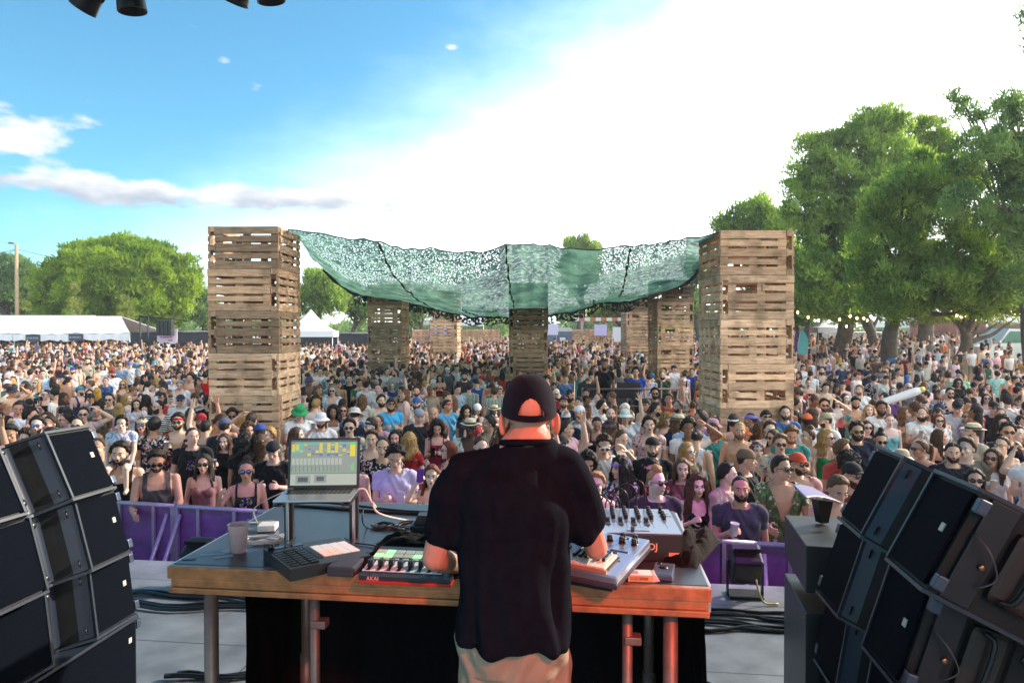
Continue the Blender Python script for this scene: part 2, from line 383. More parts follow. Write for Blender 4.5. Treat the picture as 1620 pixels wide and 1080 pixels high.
# ------------------------------------------------------------------ net
def net():
    m = bpy.data.materials.new('camouflage_net'); m.use_nodes = True; nt = m.node_tree; N = nt.nodes; L = nt.links; N.clear()
    tc = N.new('ShaderNodeUVMap'); 
    def noise(s, d=4, src=None, dist=0):
        x = N.new('ShaderNodeTexNoise'); x.inputs['Scale'].default_value = s; x.inputs['Detail'].default_value = d; x.inputs['Distortion'].default_value = dist; L.new(src or tc.outputs[0], x.inputs['Vector']); return x.outputs[0]
    vo = N.new('ShaderNodeTexVoronoi'); vo.feature = 'DISTANCE_TO_EDGE'; vo.inputs['Scale'].default_value = 12; L.new(tc.outputs[0], vo.inputs['Vector'])
    vo2 = N.new('ShaderNodeTexVoronoi'); vo2.feature = 'DISTANCE_TO_EDGE'; vo2.inputs['Scale'].default_value = 24; L.new(tc.outputs[0], vo2.inputs['Vector'])
    at = N.new('ShaderNodeAttribute'); at.attribute_name = 'openness'
    def math_(op, a, b=None, cl=False):
        x = N.new('ShaderNodeMath'); x.operation = op; x.use_clamp = cl
        for i, v in enumerate((a, b)):
            if v is None: continue
            if isinstance(v, (int, float)): x.inputs[i].default_value = v
            else: L.new(v, x.inputs[i])
        return x.outputs[0]
    def mr(v, a, b, c=0, d=1):
        x = N.new('ShaderNodeMapRange'); L.new(v, x.inputs[0]); x.inputs[1].default_value = a; x.inputs[2].default_value = b; x.inputs[3].default_value = c; x.inputs[4].default_value = d; return x.outputs[0]
    loose = mr(math_('ADD', vo.outputs['Distance'], math_('MULTIPLY', noise(7), .09)), .30, .22)
    tight = math_('MAXIMUM', mr(math_('ADD', vo2.outputs['Distance'], math_('MULTIPLY', noise(4), .1)), .2, .10), mr(noise(7, 8), .28, .55, .60, .97))
    mx = N.new('ShaderNodeMix'); L.new(at.outputs['Fac'], mx.inputs[0]); L.new(tight, mx.inputs[2]); L.new(loose, mx.inputs[3])
    cr = N.new('ShaderNodeValToRGB'); L.new(noise(1.1, 8, None, .4), cr.inputs[0])
    cr.color_ramp.elements[0].position = .36; cr.color_ramp.elements[0].color = (.030,.072,.058,1); cr.color_ramp.elements[1].position = .64; cr.color_ramp.elements[1].color = (.105,.185,.14,1)
    df = N.new('ShaderNodeBsdfDiffuse'); L.new(cr.outputs[0], df.inputs[0]); tr = N.new('ShaderNodeBsdfTranslucent')
    hs = N.new('ShaderNodeMix'); hs.data_type = 'RGBA'; hs.blend_type = 'MULTIPLY'; hs.inputs[0].default_value = 1; hs.inputs[7].default_value = (1.6,1.7,1.6,1); L.new(cr.outputs[0], hs.inputs[6]); L.new(hs.outputs[2], tr.inputs[0])
    m1 = N.new('ShaderNodeMixShader'); m1.inputs[0].default_value = .55; L.new(df.outputs[0], m1.inputs[1]); L.new(tr.outputs[0], m1.inputs[2])
    tp = N.new('ShaderNodeBsdfTransparent'); m2 = N.new('ShaderNodeMixShader'); L.new(mx.outputs[0], m2.inputs[0]); L.new(tp.outputs[0], m2.inputs[1]); L.new(m1.outputs[0], m2.inputs[2])
    o = N.new('ShaderNodeOutputMaterial'); L.new(m2.outputs[0], o.inputs[0])
    bp = N.new('ShaderNodeBump'); bp.inputs['Strength'].default_value = .8; bp.inputs['Distance'].default_value = .05; L.new(noise(14, 3), bp.inputs['Height']); L.new(bp.outputs[0], df.inputs['Normal'])
    # surface: near edge hung between the two front towers, far edge on the rear towers
    near = [(452,362,13.3),(474,366,13.4),(530,374,13.4),(600,385,13.6),(640,393,13.8),(690,393,14),(720,401,14.2),(760,402,14.5),(803,387,15),(836,385,15),(870,387,15),(905,394,14.5),(960,392,14),(1000,388,13.5),(1050,381,13),(1095,374,12.6),(1130,368,12.4),(1150,367,12.5)]
    far = [(455,368,14.5),(476,384,17),(505,420,21),(540,452,25),(575,468,27),(610,473,27.5),(650,478,28.5),(700,492,29.5),(750,500,29.8),(810,501,30),(860,500,30),(910,491,29.5),(950,478,28.5),(1000,474,27.5),(1040,466,26.5),(1080,450,25),(1105,430,19),(1120,400,15),(1150,372,13.6)]
    def ev(tab, px):
        for a, b in zip(tab, tab[1:]):
            if px <= b[0]: t = (px-a[0])/(b[0]-a[0]); t = max(0, t); return a[1]+(b[1]-a[1])*t, a[2]+(b[2]-a[2])*t
        return tab[-1][1:]
    nu, nv = 240, 64; V = []; op = []; UV = []
    from mathutils import noise as mn
    for j in range(nv+1):
        v = j/nv
        for i in range(nu+1):
            px = 455 + (1147-455)*i/nu
            yn, dn = ev(near, px); yf, df_ = ev(far, px)
            if px > 474 and px < 1125: yn += 3.2*abs(math.sin(px*.085+math.sin(px*.03)*2)) - 2
            D = dn + (df_-dn)*v
            zn, zf = U(px, yn, dn).z, U(px, yf, df_).z
            p = U(px, yn, dn); q = U(px, yf, df_); X = p.x + (q.x-p.x)*v
            c = abs(px-800)/345; sag = -.35*math.sin(math.pi*v)*(1-c*c)
            z = zn + (zf-zn)*(v**.8) + sag + .07*mn.noise(Vector((X*.9, D*.6, 3))) + .03*mn.noise(Vector((X*4, D*3, 1)))
            if j == nv: z += .05*math.sin(px*.2)
            V.append((X, D, z)); UV.append((X*1.35, D*.9))
            # open weave at the upper left and upper right, dense elsewhere
            e = mn.noise(Vector((X*.55, D*.45, 9)))*.22
            ol = 1 if (v < .33 + (.22 if px < 600 else -.0) - max(0, px-600)*.0012 + e*.8 and px < 790) else 0
            orr = 1 if (px > 945 and px < 1085 and v < .20 + e*.5) else 0
            op.append(max(ol, orr))
    W = nu+1; Fq = [(j*W+i, j*W+i+1, (j+1)*W+i+1, (j+1)*W+i) for j in range(nv) for i in range(nu)]
    me = npmesh('net', V, Fq, True); uv = me.uv_layers.new(name='UVMap')
    UVa = np.array(UV, np.float32)[np.array(Fq).ravel()]; uv.data.foreach_set('uv', UVa.ravel())
    a = me.attributes.new('openness', 'FLOAT', 'POINT'); a.data.foreach_set('value', np.array(op, np.float32))
    o = link('net_canopy', me, m, None, None, label='green camouflage net sagging between the pallet towers over the crowd', category='net')
    rope = mat('dark_rope', (.02,.03,.03), .9)
    Va = np.array(V).reshape(nv+1, nu+1, 3)
    def seam(i0, i1, v0, v1, name='seam_rope'):
        mb = MB(); pts = []
        for k in range(25):
            t = k/24; i = int((i0+(i1-i0)*t)*nu); j = int((v0+(v1-v0)*t)*nv); p = Va[j, i]; pts.append((p[0], p[1], p[2]-.04+.02*math.sin(k*1.7)))
        mb.tube(pts, [.02+.014*math.sin(k*2.3) for k in range(25)], 5); mb.build(name, rope, o)
    seam(.21, .36, 0, .9); seam(.50, .52, 0, .5); seam(.785, .76, 0, .62); seam(.40, .47, .55, 1); seam(.70, .70, .6, 1)
    mb = MB(); mb.tube([Va[0, i] for i in range(0, nu+1, 3)], .013, 5); mb.build('edge_rope', rope, o)
    mb = MB(); mb.tube([Va[nv, i]+np.array([0,0,-.03]) for i in range(20, nu-8, 3)], .06, 5); mb.build('hem_rope', rope, o)
    # loose dark hem hanging at the far edge
    V2 = []; 
    idx = list(range(36, nu-14))
    for i in idx:
        p = Va[nv, i]; h = .38 + .2*mn.noise(Vector((i*.09, 0, 0)))
        V2 += [(p[0], p[1], p[2]), (p[0], p[1]+.05, p[2]-h)]
    F2 = [(2*k, 2*k+2, 2*k+3, 2*k+1) for k in range(len(idx)-1)]
    hm = bpy.data.materials.new('hem_net'); hm.use_nodes = True; n2 = hm.node_tree; n2.nodes['Principled BSDF'].inputs['Base Color'].default_value = (.03,.05,.05,1)
    t2 = n2.nodes.new('ShaderNodeTexCoord'); z2 = n2.nodes.new('ShaderNodeTexNoise'); z2.inputs['Scale'].default_value = 9; n2.links.new(t2.outputs['Object'], z2.inputs['Vector'])
    r2 = n2.nodes.new('ShaderNodeMapRange'); n2.links.new(z2.outputs[0], r2.inputs[0]); r2.inputs[1].default_value = .42; r2.inputs[2].default_value = .5; n2.links.new(r2.outputs[0], n2.nodes['Principled BSDF'].inputs['Alpha'])
    link('hem', npmesh('hem', V2, F2, True), hm, o)
net()
# ------------------------------------------------------------------ trees
def leafmat(name, c1, c2, trans=.35):
    m = bpy.data.materials.new(name); m.use_nodes = True; MATS[name] = m; nt = m.node_tree; N = nt.nodes; L = nt.links; N.clear()
    at = N.new('ShaderNodeAttribute'); at.attribute_name = 'tint'
    mx = N.new('ShaderNodeMix'); mx.data_type = 'RGBA'; mx.inputs[6].default_value = (*c1, 1); mx.inputs[7].default_value = (*c2, 1); L.new(at.outputs['Fac'], mx.inputs[0])
    d = N.new('ShaderNodeBsdfDiffuse'); L.new(mx.outputs[2], d.inputs[0]); t = N.new('ShaderNodeBsdfTranslucent')
    h = N.new('ShaderNodeMix'); h.data_type = 'RGBA'; h.blend_type = 'MULTIPLY'; h.inputs[0].default_value = 1; h.inputs[7].default_value = (1.5,1.5,.6,1); L.new(mx.outputs[2], h.inputs[6]); L.new(h.outputs[2], t.inputs[0])
    ms = N.new('ShaderNodeMixShader'); ms.inputs[0].default_value = trans; L.new(d.outputs[0], ms.inputs[1]); L.new(t.outputs[0], ms.inputs[2])
    o = N.new('ShaderNodeOutputMaterial'); L.new(ms.outputs[0], o.inputs[0]); return m
pine = leafmat('pine_needles', (.075,.15,.05), (.36,.48,.14), .5)
sunpine = leafmat('sunny_needles', (.08,.16,.03), (.33,.44,.06), .45)  # sunlight painted in: yellower, brighter needles for the dome and the crest
dkpine = leafmat('dark_pine_needles', (.06,.125,.06), (.25,.36,.15), .45)
lite = leafmat('light_leaves', (.10,.14,.04), (.30,.33,.10), .4)
bark = mat('bark', (.13,.10,.08), .95, var=.4, vscale=5, bump=1, bscale=18)
def leaves(puffs, per, size, seed, up=.5, flat=1.0):
    """puffs: (x,y,z,r). leaf tufts spread through the outer shell of each puff"""
    rs = np.random.RandomState(seed); P = np.array(puffs); Vs = []; Ts = []
    for (x, y, z, r) in P:
        n = max(20, int(per*1.25*r*r))
        d = rs.normal(size=(n, 3)); d /= np.linalg.norm(d, axis=1)[:, None]
        d[:, 2] = np.where(d[:, 2] < -.5, -d[:, 2], d[:, 2])
        lump = 1 + .18*np.sin(d[:, 0]*7+x) * np.cos(d[:, 1]*6+y) + .14*np.sin(d[:, 2]*9+z)
        rad = r*lump*(rs.rand(n)**.35)*1.05
        c = np.array([x, y, z]) + d*rad[:, None]*np.array([1, 1, flat])
        ax = d*(1-up) + np.array([0, 0, up]) + rs.normal(size=(n, 3))*.42; ax /= np.linalg.norm(ax, axis=1)[:, None]
        sd_ = np.cross(ax, rs.normal(size=(n, 3))); sd_ /= np.linalg.norm(sd_, axis=1)[:, None]
        L_ = size*(.7+.9*rs.rand(n))[:, None]; W_ = L_*.34
        Vs.append(np.stack([c - ax*L_*.5 - sd_*W_*.5, c - ax*L_*.5 + sd_*W_*.5, c + ax*L_*.5 + sd_*W_*.22, c + ax*L_*.5 - sd_*W_*.22], 1))
        Ts.append(np.clip(rs.rand()**1.3*.85 + rs.rand(n)*.45, 0, 1))
    V = np.concatenate(Vs).reshape(-1, 3); Tn = np.concatenate(Ts)
    Fq = np.arange(len(V)).reshape(-1, 4); me = npmesh('crown', V, Fq, False, np.repeat(Tn[:, None], 3, 1)); return me
def subpuffs(px, D, seed, r=(.5, 1.0), dens=1.0, depth=.8):
    """px: (x,y,rpx[,ry]) crown masses in photo pixels at depth D -> world sub-puffs over their surfaces"""
    rs = random.Random(seed); out = []
    for e in px:
        x, y, rx = e[:3]; ry = e[3] if len(e) > 3 else rx
        DD = D + (e[4] if len(e) > 4 else 0)
        c = U(x, y, DD); Rx = rx*DD/F; Ry = ry*DD/F; Rd = max(Rx, Ry)*depth
        n = int(1.45*dens*(3 + 4.2*Rx*Ry/(r[1]*r[1])))
        for _ in range(n):
            a = rs.uniform(-1, 1); t = rs.uniform(0, 2*math.pi); q = math.sqrt(1-a*a); k = rs.uniform(.55, .95)
            out.append((c.x+Rx*q*math.cos(t)*k, c.y+Rd*q*math.sin(t)*k, c.z+Ry*a*k, rs.uniform(*r)))
    return out
def trunk_part(root, base, top, r0, r1, limbs=(), bend=.3, seed=0):
    rs = random.Random(seed); mb = MB(); base = Vector(base); top = Vector(top); pts = []; rr = []
    for i in range(9):
        t = i/8; p = base.lerp(top, t) + Vector((math.sin(t*5+seed)*bend*t*(1-t)*3, math.cos(t*4+seed)*bend*t*(1-t)*2, 0)); pts.append(p); rr.append(r0*(1-t)**.8+r1 if i else r0*1.35)
    mb.tube(pts, rr, 10)
    for l in limbs:
        l = Vector(l); k = rs.uniform(.45, .95); s = pts[int(k*8)]; mid = s.lerp(l, .5) + Vector((0, 0, -.08*(l-s).length))
        mb.tube([s, s.lerp(mid, .5)+Vector((0,0,.05)), mid, mid.lerp(l, .5), l], [r0*.42, r0*.34, r0*.25, r0*.16, r0*.07], 6)
    return mb.build('trunk', bark, root)
def tree(name, masses, D, base_px, label, seed, m=pine, size=.3, per=260, r=(.5, 1.0), tr=.35, group='trees round the field', top=None, nl=8, up=.5, dens=1.0, cat='tree', bD=None):
    small = .66 if D < 55 else .8; sp = subpuffs(masses, D, seed, (r[0]*small, r[1]*small), dens); size *= .62; per *= 1.75; bD = bD or D
    b = U(base_px, 500, bD); gz = ground_z(b.x, bD); base = Vector((b.x, bD, gz - .1))
    root = empty(name, tuple(base), 0, label=label, category=cat, group=group)
    me = leaves(sp, per, size, seed, up); o = link('crown', me, m, root, Matrix.Translation(-base))
    rs = random.Random(seed); cz = sum(p[2] for p in sp)/len(sp); cx = sum(p[0] for p in sp)/len(sp)
    lim = [Vector(p[:3])-base for p in rs.sample(sp, min(nl, len(sp)))]
    tp = top or (cx, D, cz)
    trunk_part(root, (0, 0, 0), Vector(tp)-base, tr, tr*.2, lim, tr*1.2, seed)
    return root
# left side
tree('umbrella_pine', [(192,452,118,74),(192,440,100,62),(150,470,80,46),(248,468,60,52),(190,500,100,24),(100,480,42,34)], 60, 200,
     'broad domed umbrella pine, sunlit yellow-green, behind the white tents', 11, m=sunpine, size=.42, per=230, r=(.8, 1.5), tr=.5, dens=1.7)
tree('pine_tree', [(10,440,45,42),(45,455,35,35),(-40,450,50,50),(15,480,55,25)], 66, 20, 'dark pine behind the wooden lamp pole at the left edge', 12, m=dkpine, size=.42, per=130, r=(.8,1.5), tr=.4)
tree('pine_tree', [(90,480,35,26),(60,490,30,20),(130,495,30,18)], 72, 95, 'dark low pine half hidden behind the domed umbrella pine', 13, m=dkpine, size=.42, per=130, r=(.8,1.4), tr=.3)
tree('pine_tree', [(330,495,22,28),(322,480,12,16)], 64, 326, 'small dark pine showing just left of the near left tower', 14, m=dkpine, size=.38, per=130, r=(.6,1.1), tr=.25)
tree('pine_tree', [(508,462,32,26),(490,480,26,28),(530,485,24,22),(498,445,20,16)], 62, 508, 'round green pine behind the white pop-up tent', 15, size=.4, per=140, r=(.6,1.2), tr=.3)
tree('pine_tree', [(560,480,20,26),(575,495,16,20),(548,470,14,18)], 66, 560, 'dark pine between the near left tower and the next one', 16, m=dkpine, size=.4, per=140, r=(.6,1.2), tr=.3)
tree('pine_tree', [(665,485,20,24),(655,500,22,16)], 66, 664, 'hazy dark pine seen between the two left rear towers', 17, m=dkpine, size=.4, per=140, r=(.6,1.2), tr=.3)
tree('pine_tree', [(917,386,22,13),(935,394,15,12),(900,392,14,10),(915,430,35,40)], 76, 915, 'tall pine whose tip rises above the net behind the central tower', 18, size=.42, per=140, r=(.6,1.1), tr=.4)
tree('pine_tree', [(985,482,36,18),(1015,492,25,20),(955,492,26,16)], 68, 985, 'pale green spreading pine under the far right edge of the net', 19, m=lite, size=.4, per=110, r=(.6,1.1), tr=.4)
tree('pine_tree', [(1104,470,14,45),(1098,430,12,25)], 60, 1104, 'dark pine squeezed in just left of the near right tower', 20, m=dkpine, size=.4, per=140, r=(.5,.9), tr=.3)
tree('young_tree', [(118,485,9,18),(119,455,5,12)], 50, 118, 'thin bare sapling above the ridge of the white tent', 21, m=lite, size=.22, per=60, r=(.25,.4), tr=.06, group='young trees', nl=5)
tree('young_tree', [(40,485,6,9)], 50, 40, 'small yellow-green sapling right of the wooden lamp pole', 22, m=lite, size=.2, per=160, r=(.2,.35), tr=.04, group='young trees', nl=2)
tree('young_tree', [(200,500,14,24),(208,515,12,16),(196,478,8,10)], 52, 204, 'light yellow-green bushy tree at the right end of the white tent', 23, m=lite, size=.26, per=120, r=(.3,.6), tr=.08, group='young trees', nl=4)
# right side
tree('pine_tree', [(1150,352,14,14),(1170,345,20,18),(1205,335,25,22),(1225,360,38,40),(1190,380,45,30),(1240,420,40,55),(1275,440,45,55),(1260,485,40,25),(1225,450,50,60),(1160,380,30,30),(1270,490,40,28),(1240,480,50,36)], 46, 1262,
     'mid-green pine whose crown rises behind the near right tower', 31, m=pine, size=.34, per=190, r=(.6,1.2), tr=.35)
tree('pine_tree', [(1290,250,28,32),(1275,300,32,40),(1302,222,16,14),(1350,235,40,36),(1395,205,32,28),(1370,192,16,14),(1420,195,20,18),(1330,300,70,55),(1300,370,50,50),(1340,400,60,55),(1400,260,50,50),(1310,440,48,50),(1290,480,35,28),(1380,330,60,60),(1330,480,40,28),(1270,440,34,50),(1360,440,50,50),(1420,300,60,70),(1264,335,24,36),(1295,470,45,42),(1350,475,50,42),(1400,450,40,50)], 38, 1322,
     'tall layered pine, the highest mass left of the shaded grove', 32, m=pine, size=.3, per=230, r=(.6,1.15), tr=.45, bD=40)
tree('pine_tree', [(1466,205,28,22),(1480,235,30,26),(1440,240,28,26)], 42, 1460, 'pine with yellow sunlit top, highest point of the grove on the right', 33, m=sunpine, size=.3, per=220, r=(.5,.9), tr=.4)
tree('pine_tree', [(1420,330,50,55),(1390,400,50,55),(1450,290,50,45),(1500,300,60,55),(1480,380,70,60),(1400,460,45,38),(1540,420,70,60),(1465,455,60,38),(1590,380,60,70),(1368,430,22,26),(1600,470,60,32),(1385,330,24,30),(1540,480,60,20),(1420,470,50,38),(1480,455,65,48),(1550,460,65,50),(1615,450,60,55),(1395,485,35,24)], 29, 1402,
     'big spreading pine with a leaning grey trunk at the right of the crowd', 34, m=pine, size=.25, per=300, r=(.45,.9), tr=.38, top=(U(1440,420,29).x, 29, U(1440,420,29).z), bD=31)
tree('pine_tree', [(1560,260,60,50),(1610,230,50,50),(1640,300,70,80),(1530,330,40,35),(1600,180,30,22),(1640,420,50,70),(1690,250,80,110)], 25, 1700,
     'nearest dark pine filling the upper right edge', 35, m=dkpine, size=.22, per=300, r=(.4,.8), tr=.4)
tree('pine_tree', [(1530,175,20,14),(1520,160,12,9),(1552,190,18,14),(1580,165,18,10),(1608,160,15,12),(1505,155,9,7)], 27, 1640,
     'loose open branches of a pine against the sky at the upper right', 36, m=dkpine, size=.2, per=120, r=(.25,.5), tr=.2, dens=1.3, nl=14, top=(U(1600,230,27).x, 27, U(1600,230,27).z))
tree('pine_tree', [(1520,495,60,18),(1470,500,40,12),(1570,500,50,16),(1530,470,70,25)], 36, 1521, 'pine with a forked trunk standing behind the crowd at the right', 37, m=lite, size=.26, per=110, r=(.4,.8), tr=.38, top=(U(1522,490,36).x, 36, U(1522,490,36).z), nl=14)
tree('pine_tree', [(1640,30,26,30),(1655,60,30,40),(1690,20,50,50)], 16, 1760, 'dark twig of a near pine reaching in at the top right corner', 38, m=dkpine, size=.14, per=240, r=(.2,.4), tr=.3)
# dim trunks in the grove behind the right tower
for i, (px, D, w, lb) in enumerate([(1283,44,.22,'thin dark trunk behind the teal flag'), (1300,47,.2,'second thin dark trunk right of the teal flag'), (1335,43,.38,'stout dark trunk left of the leaning grey trunk'), (1375,45,.36,'dark trunk just left of the leaning grey one')]):
    tree('pine_tree', [(px,478,30,16),(px-12,465,26,18)], D, px, 'pine with a '+lb, 41+i, m=dkpine, size=.3, per=110, r=(.5,.9), tr=w)
# ------------------------------------------------------------------ people: bodies
def skin_mat():
    m = mat('skin', (.6,.4,.3), .55, objcol=True, var=.10, vscale=14, bump=.05, bscale=150)
    b = m.node_tree.nodes['Principled BSDF']; b.inputs['Subsurface Weight'].default_value = .0
    return m
skinm = skin_mat()
eyew = mat('eye_white', (.62,.60,.58), .3); eyed = mat('eye_iris', (.02,.013,.01), .2)
lipm = mat('lips', (.42,.15,.13), .5); browm = mat('brow', (.035,.022,.015), .9)
BODYM = [skinm, eyew, eyed, lipm, browm]
def cap_mesh(bm, a, b, ra, rb, n=12):
    """closed tapered capsule"""
    a, b = Vector(a), Vector(b); d = b-a; L = d.length; d = d.normalized() if L > 1e-6 else Vector((0, 0, 1))
    q = Vector((0, 0, 1)).rotation_difference(d); rings = []
    for i in range(5): t = math.pi/2*(i/4); rings.append((-ra*math.cos(t), ra*math.sin(t)))
    for i in range(5): t = math.pi/2*(i/4); rings.append((L+rb*math.sin(t), rb*math.cos(t)))
    vs = []
    for (z, r) in rings:
        if r < 1e-5: vs.append([bm.verts.new(a + q @ Vector((0, 0, z)))]); continue
        vs.append([bm.verts.new(a + q @ Vector((r*math.cos(2*math.pi*j/n), r*math.sin(2*math.pi*j/n), z))) for j in range(n)])
    for k in range(len(vs)-1):
        p, s = vs[k], vs[k+1]
        for j in range(n):
            j2 = (j+1) % n
            if len(p) == 1: bm.faces.new((p[0], s[j2], s[j]))
            elif len(s) == 1: bm.faces.new((p[j], p[j2], s[0]))
            else: bm.faces.new((p[j], p[j2], s[j2], s[j]))
def ell_mesh(bm, c, r, rot=None, M=None):
    m = (Matrix.Translation(c) @ ((Euler(rot).to_matrix().to_4x4()) if rot else Matrix.Identity(4)) @ Matrix.Diagonal((*r, 1)))
    if M is not None: m = M @ m
    bmesh.ops.create_uvsphere(bm, u_segments=16, v_segments=12, radius=1, matrix=m)
def loft_mesh(bm, secs, n=24):
    """secs: (z, cx, cy, rx, ry, squareness)"""
    rings = []
    for (z, cx, cy, rx, ry, *p) in secs:
        e = 2/(p[0] if p else 2.3); ring = []
        for j in range(n):
            t = 2*math.pi*j/n; c, s = math.cos(t), math.sin(t)
            ring.append(bm.verts.new((cx + rx*math.copysign(abs(c)**e, c), cy + ry*math.copysign(abs(s)**e, s), z)))
        rings.append(ring)
    for a, b in zip(rings, rings[1:]):
        for j in range(n): bm.faces.new((a[j], a[(j+1) % n], b[(j+1) % n], b[j]))
    bm.faces.new(rings[0][::-1]); bm.faces.new(rings[-1])
def head_prims(bm, M, f, detail=True):
    E = lambda c, r, rot=None: ell_mesh(bm, c, r, rot, M)
    k = .94 if f else 1
    E((0, .014, .032), (.076, .095, .088)); E((0, -.014, -.028), (.064*k, .076, .085)); E((0, -.03, -.072), (.050*k, .052, .042))
    E((0, -.066, -.098), (.021*k, .019, .017)); E((0, -.079, .026), (.048, .013, .010 if not f else .007))
    for s in (-1, 1):
        E((s*.037, -.064, -.026), (.025, .020, .022)); E((s*.079, .014, -.008), (.009, .019, .031), (0, 0, s*.35))
    def cap(a, b, ra, rb): cap_mesh(bm, M @ Vector(a), M @ Vector(b), ra, rb, 8)
    cap((0, -.086, .010), (0, -.106, -.030), .0075, .0125); E((0, -.097, -.036), (.0175, .013, .009))
    E((0, -.084, -.062), (.024, .012, .014))
def remesh(bm, vox, smooth=2, name='b'):
    me = bpy.data.meshes.new(name); bm.to_mesh(me); bm.free()
    o = bpy.data.objects.new('tmp', me); col.objects.link(o)
    md = o.modifiers.new('r', 'REMESH'); md.mode = 'VOXEL'; md.voxel_size = vox; md.use_smooth_shade = True
    if smooth: s = o.modifiers.new('s', 'SMOOTH'); s.iterations = smooth; s.factor = .5
    dg = bpy.context.evaluated_depsgraph_get(); r = bpy.data.meshes.new_from_object(o.evaluated_get(dg), depsgraph=dg)
    bpy.data.objects.remove(o); bpy.data.meshes.remove(me); return r
def getco(me):
    a = np.empty(len(me.vertices)*3, np.float32); me.vertices.foreach_get('co', a); return a.reshape(-1, 3).astype(np.float64)
def getnor(me):
    a = np.empty(len(me.vertices)*3, np.float32); me.vertices.foreach_get('normal', a); return a.reshape(-1, 3).astype(np.float64)
def getfaces(me):
    a = np.empty(len(me.loops), np.int32); me.loops.foreach_get('vertex_index', a)
    st = np.empty(len(me.polygons), np.int32); me.polygons.foreach_get('loop_start', st)
    tt = np.empty(len(me.polygons), np.int32); me.polygons.foreach_get('loop_total', tt)
    return a, st, tt
ARM = {
 'down': ((.13,.04,-1), (.05,-.16,-1), 'relax'), 'down2': ((.2,-.03,-1), (-.05,-.4,-1), 'relax'),
 'cup': ((.13,-.12,-1), (-.38,-.75,.5), 'grip'), 'cross': ((.18,-.28,-1), (-1,-.42,.22), 'relax'), 'raise': ((.38,-.12,1), (-.12,-.15,1), 'open'),
 'onhead': ((.9,-.2,.5), (-.78,-.05,.62), 'relax'), 'phone': ((.1,-.22,-1), (-.42,-.9,.32), 'grip'), 'dance': ((.5,-.28,-.75), (-.2,-.6,.75), 'relax'),
 'face': ((.22,-.6,-.75), (-.50,-.12,1), 'relax'), 'wave': ((.42,-.45,-.55), (.12,-.35,1), 'open'), 'lean': ((.16,-.4,-.9), (-.1,-.9,-.12), 'relax'),
 'drink': ((.35,-.75,-.35), (-.62,-.08,.75), 'grip'), 'hold': ((.3,-.8,.0), (-.45,-.25,.8), 'grip'), 'pocket': ((.22,.05,-1), (-.12,-.2,-1), 'relax'),
 'knees': ((.1,-.35,-1), (-.1,-.5,-1), 'relax'), 'mask': ((.75,-.5,-.1), (-.62,-.12,.8), 'relax')}
def hand(bm, w, d, side, mode, s=1.0, palm=None):
    """w wrist, d direction, side +-1; five separate fingers, thumb from the side of the palm"""
    w = Vector(w); d = Vector(d).normalized(); n = Vector(palm) if palm else (Vector((0, -1, 0)) if mode == 'open' else Vector((-side, .1, 0)))
    n = (n - d*n.dot(d)); n = n.normalized() if n.length > .1 else Vector((0, -1, 0)); u = d.cross(n)*side  # towards the thumb
    if (u.dot(Vector((-side, -.6, .4)))) < 0: u = -u
    for k in (-1, -.33, .33, 1): cap_mesh(bm, w + d*.01*s + u*k*.016*s, w + d*.082*s + u*k*.028*s, .014*s, .012*s, 8)
    base = w + d*.088*s; ln = (.066, .076, .071, .056)
    sp = .30 if mode == 'open' else .14
    for i, k in enumerate((1, .34, -.34, -1)):
        r = .0088*s; b = base + u*k*.030*s; dd = (d + u*k*sp).normalized()
        if mode == 'open': segs = [(dd, ln[i]*.55), ((dd+n*.12).normalized(), ln[i]*.5)]
        elif mode == 'relax': segs = [((dd+n*(.28+.07*i)).normalized(), ln[i]*.5), ((dd+n*(.8+.1*i)).normalized(), ln[i]*.5)]
        else: segs = [((dd*.75+n*.75).normalized(), ln[i]*.5), ((n*.9-u*.0-dd*.45).normalized(), ln[i]*.5)]
        for (q, l) in segs: cap_mesh(bm, b, b+q*l*s, r, r*.88, 8); b = b+q*l*s
    b = w + d*.022*s + u*.026*s; q1 = (d*.55+u*.8+n*.35).normalized(); q2 = (d*.9+u*.35+n*(.7 if mode == 'grip' else .25)).normalized()
    cap_mesh(bm, b, b+q1*.045*s, .0125*s, .0105*s, 8); cap_mesh(bm, b+q1*.045*s, b+q1*.045*s+q2*.035*s, .0105*s, .009*s, 8)
BODIES = {}
